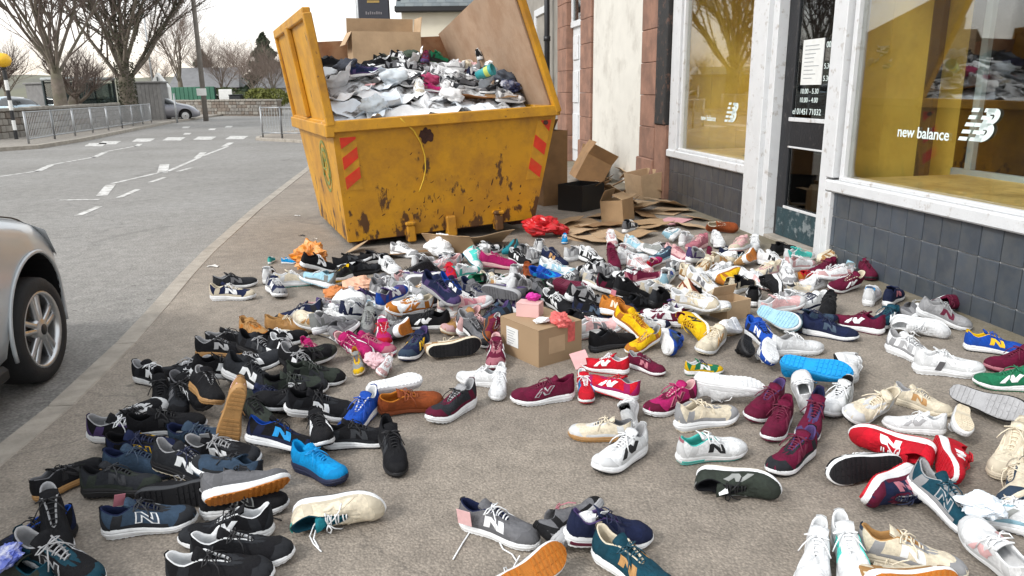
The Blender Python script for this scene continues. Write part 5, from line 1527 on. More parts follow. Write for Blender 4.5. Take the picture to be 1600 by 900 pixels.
def attach_tag(root, x, y, z, col, w=.022, h=.045, rot=(0.3, .2, .4)):
    q = MB(); q.box(-w, w, -.0008, .0008, -h, h)
    o = q.build('paper_tag', smat(col, 'lace'), root); o.matrix_local = Matrix.Translation((x, y, z)) @ Euler(rot).to_matrix().to_4x4()
    return o

# ------------------------------------------------------------------ cardboard, paper and bags
M_card = [mat('brown cardboard', (.36, .235, .125), .85, .1, 6, .15, 60, dirt=(.24, .15, .08), dscale=4, damt=.4),
          mat('pale cardboard', (.47, .33, .20), .85, .1, 6, .15, 60, dirt=(.32, .22, .13), dscale=4, damt=.4),
          mat('dark cardboard', (.25, .14, .06), .85, .12, 6, .15, 60, dirt=(.14, .08, .04), dscale=4, damt=.4)]
M_tissue = mat('white tissue', (.84, .85, .86), .8, .05, 20, .15, 40)
M_tissueb = mat('blueish white tissue', (.70, .76, .82), .8, .06, 20, .15, 40)
def sheet_pts(w, d, n=12, amp=.03, f=5, seed=0, curl=0):
    P = []
    for i in range(n + 1):
        row = []
        for j in range(n + 1):
            x = w * (i / n - .5); y = d * (j / n - .5)
            z = amp * (vnoise((x * f, y * f, seed), 1.0) + .6 * abs(vnoise((x * f * 2.3, y * f * 2.3, seed + 5), 1.0))) + curl * ((i / n - .5) ** 2 * 4)
            row.append(Vector((x + .3 * amp * vnoise((x * f, y * f, seed + 9), 1.2), y + .3 * amp * vnoise((x * f, y * f, seed + 3), 1.2), z)))
        P.append(row)
    return P
def sheet(name, px, py, ang, w, d, m, label, cat, amp=.03, f=5, curl=0, th=.0015, z0=0., q=.6, n=12, pitch=0, roll=0, group=None, smooth=False, tilt=True):
    P = sheet_pts(w, d, n, amp, f, len(label) * 1.7 + px, curl)
    V = np.array([tuple(p) for r in P for p in r])
    if n < 8:
        ex = []
        for i in range(20):
            for j in range(20): ex.append((w * (i / 19 - .5), d * (j / 19 - .5), 0))
        V = np.concatenate([V, np.array(ex)])
    M = settle(V, px, py, ang, roll, pitch, L0, z0, q, tilt, Vector((0, 0, 0)))
    q_ = MB(); q_.grid(P); q_.grid([[p - Vector((0, 0, th)) for p in r] for r in P])
    nn = n + 1
    edge = [(0, j) for j in range(nn)] + [(i, n) for i in range(1, nn)] + [(n, j) for j in range(n - 1, -1, -1)] + [(i, 0) for i in range(n - 1, 0, -1)]
    ne = len(edge); o_ = len(q_.v)
    q_.add([P[i][j] for i, j in edge] + [P[i][j] - Vector((0, 0, th)) for i, j in edge], [(k, (k + 1) % ne, ne + (k + 1) % ne, ne + k) for k in range(ne)])
    o = q_.build(name, m, None, smooth); o.matrix_world = M
    return tag(o, label, cat, group)
def card(px, py, ang, w, d, label, k=0, pitch=0, roll=0, amp=.012, z0=0., q=.7, creases=1, tilt=True, name='cardboard_sheet', zlift=0):
    return sheet(name, px, py, ang, w, d, M_card[k], label, 'cardboard', amp, 2.2, 0, .005, z0, q, 8, pitch, roll, 'flattened cardboard around the skip', False, tilt)
def crumple(name, px, py, r, m, label, cat, z0=0., squash=.6, seed=1, amp=.45, q=.7):
    n, k = 26, 18; P = []
    for i in range(k + 1):
        th = PI * i / k; row = []
        for j in range(n):
            ph = 2 * PI * j / n; d = Vector((math.sin(th) * math.cos(ph), math.sin(th) * math.sin(ph), math.cos(th)))
            e = 1 + amp * (vnoise(d, 1.6, seed) + .7 * abs(vnoise(d, 3.6, seed + 2)) + .4 * vnoise(d, 8, seed + 4)); row.append(Vector((d.x * r * e, d.y * r * e, d.z * r * e * squash)))
        P.append(row)
    V = np.array([tuple(p) for rw in P for p in rw])
    M = settle(V, px, py, 0, 0, 0, L0, z0, q, True, Vector((0, 0, 0)))
    q_ = MB(); q_.grid(P, 0, True); o = q_.build(name, m, None, name == 'rag'); o.matrix_world = M
    return tag(o, label, cat)
def stampbox(M, x0, x1, y0, y1, z0, z1):
    xs = np.linspace(x0, x1, max(3, int((x1 - x0) / .012))); ys = np.linspace(y0, y1, max(3, int((y1 - y0) / .012)))
    P = [tuple(M @ Vector((x, y, z))) for x in xs for y in ys for z in (z0, z1)]
    stamp(np.array(P))

# ================================================================== CARDBOARD PILE BY THE WALL
def open_box(name, px, py, ang, w, d, h, label, m, cat='box', flaps=(), z0=0, lid=False, minside=None, tilt=0):
    """cardboard box with walls 5 mm thick; flaps: list of (side, angle)"""
    if z0 == -1: g_ = SKM @ Vector((1.0, 2.12, 1.66)); a = SK_YAW
    else: g_ = G(px, py, z0); a = world_dir(px, py, ang, z0)
    M = Matrix.Translation(g_) @ Matrix.Rotation(a, 4, 'Z') @ Matrix.Rotation(rad(tilt), 4, 'X')
    r = tag(empty(name), label, cat); r.matrix_world = M
    t = .005; q = MB()
    q.box(-w / 2, w / 2, -d / 2, -d / 2 + t, 0, h); q.box(-w / 2, w / 2, d / 2 - t, d / 2, 0, h)
    q.box(-w / 2, -w / 2 + t, -d / 2 + t, d / 2 - t, 0, h); q.box(w / 2 - t, w / 2, -d / 2 + t, d / 2 - t, 0, h)
    q.box(-w / 2 + t, w / 2 - t, -d / 2 + t, d / 2 - t, 0, t)
    q.build('box_body', m, r)
    if lid:
        q = MB(); q.box(-w / 2, w / 2, -d / 2, -.002, h + .001, h + .006); q.box(-w / 2, w / 2, .002, d / 2, h + .001, h + .006); q.build('lid_flap', m, r)
    for side, an in flaps:
        q = MB(); L = .5 * min(w, d)
        if side in 'fb':
            s_ = -1 if side == 'f' else 1
            MM = Matrix.Translation((0, s_ * d / 2, h)) @ Matrix.Rotation(rad(-s_ * -an), 4, 'X'); q.box(-w / 2 + .004, w / 2 - .004, -t / 2, t / 2, 0, L, MM)
        else:
            s_ = -1 if side == 'l' else 1
            MM = Matrix.Translation((s_ * w / 2, 0, h)) @ Matrix.Rotation(rad(s_ * an), 4, 'Y'); q.box(-t / 2, t / 2, -d / 2 + .004, d / 2 - .004, 0, L, MM)
        q.build('flap', m, r)
    stampbox(M, -w / 2, w / 2, -d / 2, d / 2, 0, h + .006)
    return r, M
# flattened sheets first, then boxes
card(965, 318, 10, .75, .7, 'flat pale cardboard sheet lying under the broken boxes by the cream wall', 1)
card(905, 350, -25, .62, .5, 'flat brown cardboard sheet in front of the black crate', 0)
card(940, 360, -30, .75, .30, 'long pale cardboard strip pointing towards the white shoes', 1)
card(1040, 330, 20, .5, .4, 'pale cardboard piece against the tiles under the left window', 1)
card(1000, 348, 0, .5, .35, 'dirty cardboard piece under the charcoal trainer by the wall', 0, amp=.03)
card(960, 290, 30, .5, .4, 'torn cardboard flap leaning in the heap behind the crate', 2, roll=25, amp=.04)
for (px, py, ang, w, d, k, rl, pt, am, lb) in [
    (890, 300, 40, .5, .4, 2, 30, 0, .04, 'dark torn flap of cardboard behind the tall brown box'),
    (925, 268, -10, .6, .45, 1, 35, 0, .05, 'pale torn cardboard leaning at the foot of the cream wall'),
    (955, 262, 20, .5, .4, 0, 45, 0, .04, 'brown cardboard panel propped against the cream wall'),
    (985, 275, -20, .6, .42, 1, 30, 0, .05, 'bent pale cardboard panel by the stone pilaster base'),
    (1035, 300, -15, .45, .36, 1, 20, 0, .04, 'pale cardboard corner leaning beside the tiled wall'),
    (945, 335, 25, .42, .3, 0, 12, 0, .05, 'ripped brown cardboard between the crate and the crushed box'),
    (1010, 335, -30, .4, .22, 2, 14, 0, .03, 'small dark cardboard strip in front of the pale open box'),
    (880, 345, 15, .4, .3, 0, 10, 0, .05, 'curled brown cardboard between the red bag and the crate'),
    (1060, 330, 5, .36, .2, 1, 8, 0, .03, 'thin pale cardboard slip by the tiles, beyond the pink card'),
    (1088, 340, -12, .3, .16, 0, 8, 0, .04, 'crumpled brown paper strip by the tiles near the rust brown shoe'),
    (925, 372, -20, .5, .28, 1, 6, 0, .03, 'pale flattened box piece under the back row of shoes'),
    (995, 365, 12, .34, .26, 0, 8, 0, .04, 'brown cardboard scrap below the charcoal trainer by the wall'),
    (965, 300, -18, .62, .46, 1, 28, 0, .06, 'large pale torn box side leaning behind the crushed box'),
    (1000, 322, 12, .55, .42, 0, 16, 0, .07, 'brown box side with curled edges before the pale open box'),
    (1042, 316, -8, .5, .36, 1, 14, 0, .06, 'pale box side with a ripped edge near the tiles'),
    (938, 352, 8, .46, .34, 2, 12, 0, .06, 'dark brown torn sheet right of the black crate'),
    (972, 372, -14, .44, .3, 1, 10, 0, .05, 'pale torn sheet among the white shoes beyond the cardboard strip'),
    (1022, 352, 24, .42, .3, 0, 12, 0, .05, 'brown torn sheet left of the pink card'),
    (900, 362, 18, .42, .28, 1, 10, 0, .05, 'pale torn sheet nearest the small red fold of plastic'),
    (1075, 352, -20, .36, .26, 1, 10, 0, .05, 'pale torn sheet half under the dusty pink trainer'),
    (930, 296, 30, .5, .4, 0, 40, 0, .06, 'tilted brown box side between the black crate and the cream wall'),
    (1000, 292, 8, .5, .3, 2, 34, 0, .05, 'dark box side standing behind the pale open box')]:
    card(px, py, ang, w, d, lb, k, pt, rl, am)
open_box('cardboard_box', 858, 318, 5, .34, .34, .92, 'tall brown cardboard box standing at the right corner of the skip', M_card[2], flaps=[('l', 70), ('b', 40)])
open_box('crate', 908, 326, 12, .46, .36, .31, 'black open crate standing among the cardboard by the wall', M_black)
open_box('cardboard_box', 912, 284, -35, .62, .42, .42, 'tipped brown cardboard box with a raised flap behind the black crate', M_card[2], flaps=[('f', 10), ('r', 40), ('l', 60)], tilt=-28)
open_box('cardboard_box', 1010, 308, -14, .46, .36, .34, 'pale open cardboard box beside the stone pilaster', M_card[1], flaps=[('l', 120), ('f', 150)], tilt=8)
open_box('cardboard_box', 966, 345, 20, .30, .26, .24, 'small crushed brown box in front of the pale box', M_card[0], flaps=[('f', 60), ('b', 30), ('r', 80)], tilt=-6)
card(985, 318, 45, .4, .3, 'bent cardboard flap between the crushed box and the pale box', 0, roll=40, amp=.03)
card(940, 312, 20, .5, .18, 'narrow dark cardboard strip resting on the sheets behind the crate', 2, roll=18)
card(1050, 346, 18, .42, .30, 'pink sheet of card lying by the wall', 1).data.materials[0] = mat('pink card', (.58, .30, .32), .8, .08, 10)
bpy.context.view_layer.objects
card(705, 384, -6, .5, .28, 'torn cardboard standing along the foot of the skip, right of the brackets', 0, roll=50, amp=.03)
card(755, 374, 8, .55, .28, 'pale torn cardboard along the foot of the skip, nearest the red bag', 1, roll=30, amp=.03)
card(630, 397, 3, .42, .2, 'dark torn cardboard under the skip bracket', 2, roll=10, amp=.03)
card(558, 386, 20, .2, .14, 'small cardboard corner poking up by the left corner of the skip', 1, roll=40)
card(900, 372, -8, .3, .2, 'scrap of pale card right of the small blue shoe', 1)
crumple('plastic_bag', 846, 352, .15, mat('red plastic bag', (.52, .012, .018), .35, .1, 10), 'crumpled red plastic bag by the right corner of the skip', 'bag', seed=3)
crumple('plastic_bag', 872, 358, .10, mat('red plastic bag', (0, 0, 0)), 'small loose fold of red plastic right of the bigger red bag', 'bag', seed=6, squash=.5)
crumple('plastic_bag', 485, 402, .125, mat('orange plastic bag', (.66, .22, .02), .4, .15, 20, dirt=(.8, .5, .25), dscale=14, damt=.7), 'crumpled orange and white plastic bag at the left corner of the skip', 'bag', seed=19, squash=.7, amp=.7)
crumple('tissue_paper', 565, 446, .11, mat('peach tissue', (.66, .38, .26), .8, .1, 20), 'crumpled peach tissue paper among shoes left of the skip corner', 'tissue', seed=12, squash=.5)
crumple('tissue_paper', 522, 458, .07, mat('orange tissue', (.55, .2, .06), .8, .1, 20), 'small wad of orange tissue below the pale blue shoe', 'tissue', seed=14)
crumple('tissue_paper', 690, 384, .11, M_tissue, 'crumpled white tissue paper against the foot of the skip', 'tissue', seed=15, squash=.8)
crumple('tissue_paper', 553, 466, .07, M_tissue, 'small white tissue wad beside the peach tissue', 'tissue', seed=16)

# the carton
M_box = mat('brown carton', (.33, .225, .13), .8, .06, 6, .1, 60)
carton, CM = open_box('carton', 845, 552, -23, .34, .30, .20, 'taped brown carton with a white label in the middle of the shoes', M_box, lid=True)
# rotate to the photographed corner-on view
CMn = Matrix.Translation(G(846, 543)) @ Matrix.Rotation(rad(-34), 4, 'Z') if False else None
q = MB(); q.box(-.11, -.005, -.1535, -.1512, .06, .165); q.build('address_label', M_paper, carton)
q = MB()
for k in range(6): q.box(-.10, -.03 - .01 * (k % 3), -.1545, -.1536, .145 - k * .014, .149 - k * .014)
q.build('label_print', mat('grey print', (.3, .3, .3)), carton)
q = MB(); q.box(.1701, .1715, -.08, .03, .06, .15); q.build('patch', M_card[1], carton)
q = MB()
M_tape = mat('red parcel tape', (.60, .11, .10), .4, .3, 40)
q.box(.02, .17, -.02, .03, .2075, .2085); q.box(.1705, .172, .05, .10, .10, .2075); q.build('tape', M_tape, carton)
open_box('shoe_box', 1140, 494, 12, .20, .15, .12, 'small open beige shoe box among pale shoes near the door', M_card[1], flaps=[('b', 20)])

# ================================================================== SHOES ON THE PAVEMENT
GUM = 'S'
T = [
# --- more of the heap, lower layer first
(585, 402, 15, 0, 'CKWKWKC', 'charcoal trainer between the skip corner and the white and black one'),
(632, 392, -8, 0, 'WLWL-LW', 'pale grey trainer close under the skip bracket'),
(705, 404, 20, 0, 'WNWKNWW', 'white and navy trainer right of the speckled grey one'),
(690, 412, 185, 0, 'LJWLJJW', 'grey and pink trainer above the red and magenta toe'),
(748, 396, 200, 0, 'WgWL-WW', 'white and sage trainer between the pale blue one and the black trimmed one'),
(812, 404, -20, 0, 'KKWKWWK', 'black trainer with white trim right of the magenta one'),
(838, 400, 25, 0, 'WLWLGWW', 'white trainer left of the navy one with the tan letter'),
(905, 396, 10, 0, 'LWWL-LW', 'light grey trainer right of the navy one with the tan letter'),
(925, 402, -15, 0, 'WKWKKWW', 'white trainer with black trim left of the maroon boot'),
(640, 436, 12, 0, 'JWWJ-JW', 'pale pink trainer behind the cream and tan one'),
(675, 424, -15, 0, 'KCWKCKK', 'black trainer behind the lilac soled one'),
(728, 424, 18, 0, 'WHWT-WW', 'white and turquoise trainer right of the red and magenta toe'),
(748, 440, 195, 0, 'CGWGWGK', 'charcoal trainer below the green flashed black one'),
(776, 446, -10, 0, 'IWWISIW', 'ivory trainer below the white sole on edge'),
(806, 424, 75, 0, 'LWWL-WW', 'light grey trainer left of the brown toe, pointing away'),
(838, 444, 12, 0, 'KEWKEKK', 'black and green trainer below the bright blue one'),
(872, 420, -5, 0, 'WQWQQWW', 'white and blue trainer below the navy one with the tan letter'),
(885, 438, 190, 0, 'GCWGLGW', 'grey trainer above the upturned maroon one'),
(950, 424, 25, 0, 'LGWGWLL', 'pale grey trainer just left of the maroon boot toe'),
(1000, 416, -18, 0, 'WJWJ-WJ', 'white and pale pink trainer below the one with a grey letter'),
(978, 392, 30, 0, 'WWWJ-JW', 'white trainer with a pink sole beside the maroon boot top'),
(1035, 400, 190, 0, 'ZQWL-LZ', 'slate blue trainer right of the sage and white one'),
(1060, 398, -12, 0, 'JPWJ-JP', 'pink suede trainer below the dusty pink one'),
(1062, 418, 15, 0, 'WGWGGWW', 'white and grey trainer above the tan standing sole'),
(1028, 452, 12, 0, 'WIWI-WI', 'off white trainer above the long black pair'),
(1080, 432, -25, 0, 'ISWSSII', 'cream and tan trainer right of the tan standing sole'),
(1118, 426, 190, 0, 'WLWLLWW', 'white and grey trainer left of the yellow one on its side'),
(1108, 456, 8, 0, 'KKWKWKK', 'black trainer with a white sole left of the shoe box'),
(1112, 476, -20, 0, 'WWWI-WW', 'white trainer below the black one left of the shoe box'),
(1160, 444, 20, 0, 'KIWI-KK', 'black and cream trainer above the shoe box'),
(1186, 438, -10, 0, 'WWWJJWW', 'white trainer with a pale pink letter left of the black sole'),
(1240, 466, 20, 0, 'WLWG-WW', 'pale grey trainer below the ivory child shoe'),
(1250, 412, 10, 0, 'WJWJ-JW', 'white and pink trainer below the turquoise one'),
(1270, 440, 195, 0, 'WWWWGWW', 'white trainer right of the ivory child shoe'),
(575, 466, 10, 0, 'UNWUWUN', 'purple trainer left of the lilac and blue one'),
(600, 458, -18, 0, 'GLWKLGG', 'dark grey trainer below the grey laced one'),
(640, 490, 14, 0, 'WLWL-WW', 'white and grey trainer above the orange gum sole'),
(655, 470, 8, 0, 'CKWKWKK', 'charcoal trainer left of the grey one pointing away'),
(712, 484, -14, 0, 'IJWI-II', 'ivory and pink trainer above the peach and tan one'),
(752, 470, 12, 0, 'KUWK-KU', 'black and purple trainer below the grey and navy one'),
(800, 470, 150, 0, 'LUWLUUL', 'grey and lilac trainer just behind the carton'),
(818, 458, -8, 0, 'KKWKKKK', 'all black trainer behind the pink box'),
(905, 498, 18, 0, 'CKWKCKK', 'charcoal trainer against the right side of the carton'),
(985, 492, -30, 0, 'KNKK-KN', 'black and navy trainer between the two orange ones'),
(1012, 508, 10, 0, 'WNWN-NW', 'white and navy trainer left of the bright yellow one'),
(1060, 482, 25, 0, 'UMWM-WU', 'purple and maroon trainer above the bright yellow one'),
(1085, 486, -10, 0, 'WIWIIWI', 'off white trainer below the tan standing sole'),
(530, 494, -10, 0, 'WLWL-LW', 'white and grey trainer above the grey suede one on its side'),
(560, 488, 20, 0, 'WNWN-WN', 'white and navy trainer above the sage grey toe'),
(522, 516, -18, 0, 'KKWK-KK', 'black trainer with a white sole left of the magenta one on its side'),
(580, 540, -6, 0, 'FPWF-FP', 'magenta and pink trainer below the magenta toe'),
# --- against the foot of the skip and its left corner
(364, 457, 2, 0, 'NIWWWIW', 'navy and white trainer at the far left tip of the scatter'),
(368, 440, 8, 0, 'CCWGGLK', 'charcoal trainer tucked just behind the navy and white one'),
(420, 428, 70, 0, 'WWWKKWK', 'white trainer with black laces pointing away, beyond the navy trainers'),
(431, 449, -32, 10, 'NLWLWLW', 'navy and grey trainer pointing down right beside the navy and white one'),
(424, 406, 40, 0, 'THWH-HW', 'tiny teal child shoe alone near the left end of the scatter', dict(L=.15)),
(452, 408, 0, 0, 'AAWK-WW', 'tiny azure child shoe left of the orange bag', dict(L=.14)),
(500, 411, 8, 0, 'KKWKWKW', 'black trainer with a white letter in front of the orange bag'),
(462, 436, 6, 0, 'IWWH-WW', 'pale mint and white trainer left of the light blue pair'),
(496, 434, 174, 0, 'QgWQ-QW', 'light blue trainer pointing left below the black trainer'),
(551, 406, 6, 0, 'KKWKCKK', 'big black trainer against the left corner of the skip'),
(569, 419, 12, 0, 'CKKKCKK', 'black trainer in front of the big black one at the skip corner'),
(531, 430, 205, 25, 'KVWY-YK', 'black trainer with a lime heel and pale sole, toe down left'),
(609, 416, -20, 0, 'WWWKKKW', 'white trainer with a black letter in front of the skip brackets'),
(661, 408, 24, 0, 'LWWLGWW', 'speckled light grey trainer rising to the right by the skip foot'),
(644, 424, 5, 100, 'KKKK-KK', 'black sole turned up beneath the speckled grey trainer'),
(727, 390, -20, 0, 'WQWQ-WW', 'white and pale blue trainer at the skip foot, left of the teal sole'),
(764, 388, 15, 0, 'WKWKKWK', 'white trainer with black trim behind the magenta one'),
(742, 404, -30, 60, 'HWWT-WW', 'turquoise trimmed white trainer below the pale blue one'),
(800, 386, 58, 105, 'TTKT-KK', 'teal sole turned to the viewer, standing near the skip foot'),
(779, 408, 2, 0, 'FFJF-JF', 'magenta trainer lying in front of the skip'),
(821, 392, 30, 0, 'GLWGWGW', 'grey trainer right of the teal sole'),
(843, 384, 100, 0, 'GWWGWWW', 'grey trainer with a white heel turned to the viewer near the red bag'),
(882, 374, -95, 0, 'AAWA-BW', 'small bright blue shoe alone right of the red bag', dict(L=.2)),
(867, 404, -14, 0, 'NNWNSLN', 'navy trainer with a tan letter in the middle of the back rows'),
# --- second row
(370, 0, 0, 0, None, None),
(664, 433, 8, 95, 'ULWL-LW', 'lilac soled trainer on its side below the speckled grey one'),
(608, 446, -12, 0, 'GLWGLLW', 'grey trainer with white laces below the white and black one'),
(660, 452, 185, 0, 'ISWSGIW', 'cream and tan trainer right of the grey laced one'),
(640, 462, -5, 0, 'LgWLW-W'.replace('-', 'L'), 'sage and grey trainer under the cream and tan one'),
(690, 446, 15, 0, 'gLWGWLW', 'sage grey trainer behind the red heel'),
(703, 428, -92, 0, 'RFJR-RR', 'red and magenta trainer with its toe to the viewer in the back rows'),
(762, 436, 8, -70, 'KEWK-EW', 'black trainer with a green and white flash lying on its side'),
(795, 440, 62, 95, 'WWWW-WW', 'white sole standing on edge left of the brown toe'),
(824, 430, -80, 0, 'XXGX-XX', 'brown shoe with its round toe to the viewer'),
(857, 432, -10, -50, 'BAWA-BB', 'bright blue trainer with its opening to the viewer below the navy one'),
(711, 452, -10, 0, 'NBWNWBN', 'navy trainer below the red and magenta toe'),
(746, 457, -18, 0, 'GNWGLNG', 'grey and navy trainer pointing down right in the middle rows'),
(785, 462, 170, 100, 'UGLG-UK', 'lilac and grey sole turned up left of the maroon trainer'),
(812, 452, 30, 0, 'LWWLGLW', 'light grey trainer between the white sole and the maroon one'),
(893, 452, -14, 160, 'MMMM-MM', 'upturned maroon trainer behind the carton'),
(922, 419, 165, 0, 'KWWKWWK', 'black trainer with a white collar left of the maroon boot'),
(933, 440, -12, 0, 'LIWLKWK', 'pale grey trainer left of the black pair'),
(955, 374, -60, 0, 'WJWJ-JW', 'white and pink trainer with its toe to the viewer by the cardboard strip'),
(984, 353, 24, 0, 'CGWGWGW', 'charcoal trainer with a white letter on the cardboard near the wall'),
(992, 383, -18, 0, 'QWWQ-WW', 'pale blue and white trainer right of the cardboard strip'),
(985, 402, 2, 0, 'WWWWGWW', 'white trainer with a grey letter right of the maroon boot'),
(958, 410, -62, 0, 'MMMMMMM', 'maroon high boot pointing down right in the back rows', dict(st='h')),
(1024, 389, 170, 0, 'gWWL-WW', 'sage and white trainer right of the pale blue one'),
(1022, 409, 20, 0, 'FRWR-JJ', 'magenta shoe lying right of the white trainer', dict(L=.22)),
(1051, 365, 40, 60, 'WQWW-WW', 'white trainer rising on its side in front of the pink card'),
(1072, 372, 35, 0, 'WWWW-WW', 'white trainer squeezed behind the dusty pink one'),
(1089, 380, 196, 0, 'PPJP-PJ', 'dusty pink trainer pointing left near the left window'),
(1121, 376, -40, 0, 'WWWKWWW', 'white trainer with a dark sole right of the dusty pink one'),
(1129, 354, 0, -50, 'XXXX-IX', 'rust brown shoe lying against the tiles under the left window', dict(st='c')),
(1108, 396, -80, 0, 'MMMM-MM', 'small maroon shoe below the dusty pink trainer', dict(L=.2)),
(1143, 394, 5, 0, 'NNQN-WN', 'navy shoe half hidden left of the orange gum sole', dict(L=.24)),
(1178, 381, -100, 0, 'WWWW-WW', 'white trainer standing with its toe to the viewer at the door post'),
(1155, 386, 200, 0, 'JIWJ-JJ', 'pale pink trainer behind the orange gum sole'),
(1224, 388, 12, 0, 'KKKKCKK', 'flat black shoe lying at the door step', dict(st='c')),
(1249, 399, 8, 0, 'HWWH-WH', 'turquoise and white trainer at the foot of the door'),
(1298, 402, 18, -95, 'ISIISII', 'long ivory trainer on its side against the right door post', dict(L=.31)),
(1285, 420, 195, 0, 'MMWMWMM', 'maroon trainer under the long ivory one'),
(1331, 408, -82, 0, 'QgWL-gQ', 'grey blue trainer with its toe to the viewer at the corner of the tiles'),
(1355, 422, -40, 0, 'MMKM-KM', 'dark maroon trainer against the tiles right of the grey blue one'),
(1303, 432, 185, 0, 'WJWL-LW', 'white and pink trainer behind the maroon one with a white letter'),
(1322, 441, 192, -20, 'MMWMWIM', 'maroon trainer with a white letter near the tiles, toe down left'),
# --- middle of the heap, left part
(1042, 430, 60, 0, 'WQWIBWW', 'white trainer with a blue letter standing left of the tan sole'),
(1007, 433, 8, 0, 'MPWM-MM', 'maroon and pink trainer left of the white and blue one'),
(978, 430, 165, 0, 'WLWKKWK', 'white and grey trainer above the black pair'),
(1092, 400, 15, 0, 'LUWL-GW', 'grey and purple trainer above the cream ones'),
(1098, 419, 200, 0, 'ISIISII', 'beige trainer right of the tan standing sole'),
(1125, 407, 10, 0, 'IIWISIW', 'cream trainer above the yellow one on its side'),
(1100, 440, -15, 0, 'WIWWGWW', 'white trainer below the beige one'),
(1142, 432, 12, -105, 'YOWW-IY', 'yellow trainer on its side with a long white sole'),
(1167, 402, 35, 120, 'ISWO-IW', 'orange gum sole turned up among cream trainers'),
(1209, 407, -12, 0, 'WWWKKWW', 'white trainer with a black letter near the door'),
(1195, 424, 190, 0, 'IJWIGII', 'ivory trainer below the white one with a black letter'),
(1230, 430, -48, 0, 'WLWW-WW', 'white mesh trainer pointing down right above the black sole'),
(1262, 425, 20, 0, 'ROJR-RR', 'red shoe peeping out below the turquoise one', dict(L=.22)),
(1250, 450, 0, 0, 'IWII-GI', 'ivory child shoe right of the black sole', dict(L=.2)),
(1178, 460, 85, 0, 'KKWKWKK', 'black trainer with a white letter pointing away right of the shoe box'),
(1262, 474, 190, 0, 'WNWL-WN', 'white and navy trainer left of the shiny black toe'),
(1222, 474, 4, 0, 'JWWJ-WW', 'white trainer with a pale pink toe under the black sole'),
(1208, 446, -52, 115, 'KKWK-KK', 'black sole turned to the viewer near the door'),
(1294, 476, -85, 0, 'KKKK-KK', 'shiny black shoe with its round toe to the viewer', dict(st='c')),
(1340, 502, 168, 0, 'MMWMWMM', 'maroon trainer with a white letter lying alone left of the white trainers'),
(1297, 514, -8, 0, 'NNWNZNN', 'navy trainer with a white sole right of the light blue sole'),
(1275, 500, 10, 0, 'ZNKN-NN', 'slate trainer squeezed above the navy one with a white sole'),
# --- middle rows
(516, 480, 2, 0, 'ULWUWJL', 'purple and grey trainer lying right of the navy toe'),
(466, 484, 184, 0, 'NCWNLLN', 'navy trainer with its dark toe pointing left at the edge of the scatter'),
(549, 466, -14, 70, 'WWWW-WW', 'long white sole on its side above the purple and grey trainer'),
(588, 482, -16, 70, 'WQWW-WW', 'white trainer on its side showing a long white sole above the sage heel'),
(613, 472, 25, 0, 'UBWLWLW', 'lilac and blue trainer below the grey laced one'),
(640, 476, 190, 0, 'WOWOOIW', 'white and orange trainer above the black one with a white midsole'),
(698, 476, 70, 0, 'GCLG-GG', 'grey trainer pointing away above the peach ones'),
(733, 474, 8, 0, 'JWWJPJW', 'pale pink and white trainer in the middle rows'),
(766, 482, 190, 0, 'ZCKK-UK', 'slate trainer with a black sole left of the carton top'),
(690, 462, -12, 0, 'NULL-NN', 'navy and purple trainer above the grey one'),
(845, 456, -22, 0, 'GVWK-GK', 'dull grey trainer just behind the pink box'),
(873, 474, -24, -20, 'KKWKWWW', 'black canvas trainer with a white letter behind the carton'),
(905, 470, 170, 0, 'KCKKCKK', 'black trainer between the upturned maroon one and the carton'),
(966, 450, -5, 0, 'KMWK-KK', 'black and maroon trainer above the orange one'),
(988, 452, 10, 0, 'KKKK-KK', 'matt black trainer left of the white and blue one'),
(1000, 474, 16, 0, 'KKKKCCK', 'left one of the two long black trainers below the tan sole'),
(1040, 466, 18, 0, 'KCKK-KK', 'right one of the two long black trainers below the tan sole'),
(931, 487, -6, 0, 'KNWEZKK', 'black trainer with a green edge under the orange one'),
(920, 460, 5, 0, 'LKWGKGW', 'grey trainer with black trim above the orange one'),
(965, 480, -20, 0, 'OOWSIOO', 'orange tan trainer in the middle of the heap'),
(1034, 492, 170, 0, 'WMWWMWW', 'white and maroon trainer left of the yellow one'),
(935, 509, 4, 0, 'JWWJGWW', 'pale pink trainer with white laces right of the carton'),
(957, 530, 12, 0, 'KKCK-CK', 'black toed trainer right of the carton, below the pale pink one'),
(994, 508, -14, 0, 'YOWO-OY', 'yellow orange trainer pointing right beyond the black toe'),
(1005, 532, 195, 0, 'YOWY-LY', 'yellow orange trainer with a grey collar above the maroon child shoe', dict(L=.25)),
(1076, 457, -60, 115, 'IXIX-II', 'long tan sole standing on edge in the middle of the heap', dict(L=.34)),
(1085, 510, -40, -95, 'YYWYKMY', 'bright yellow trainer with black letters on its side'),
(1050, 534, -68, -95, 'ZBWWZNB', 'denim blue trainer on its side with a white sole'),
(1113, 530, 215, 0, 'IIWISII', 'cream trainer tilted under the white sole'),
(1136, 512, 36, 140, 'IIWWSII', 'cream trainer rolled over, its long white sole facing up', dict(L=.32)),
(1164, 544, -84, 150, 'KKKK-KK', 'black furry shoe upside down below the cream one', dict(L=.25)),
(1190, 522, -30, 0, 'BNWWWBB', 'blue trainer under the light blue sole'),
(1221, 500, -22, 128, 'QQWQ-QQ', 'big light blue sole turned up right of the cream trainer', dict(L=.34)),
(1198, 553, -88, 150, 'WBWW-BW', 'white sole with a blue heel slot, toe to the viewer', dict(L=.29)),
(1246, 539, 6, 0, 'WWWW-LW', 'white trainer toe right of the white sole with the blue slot'),
# --- left middle
(397, 516, -24, 0, 'SOOSSSS', 'tan suede shoe pointing down right behind the black heap', dict(st='c')),
(455, 508, 2, 0, 'SSISSSI', 'tan suede trainer left of the cream one, above the black heap'),
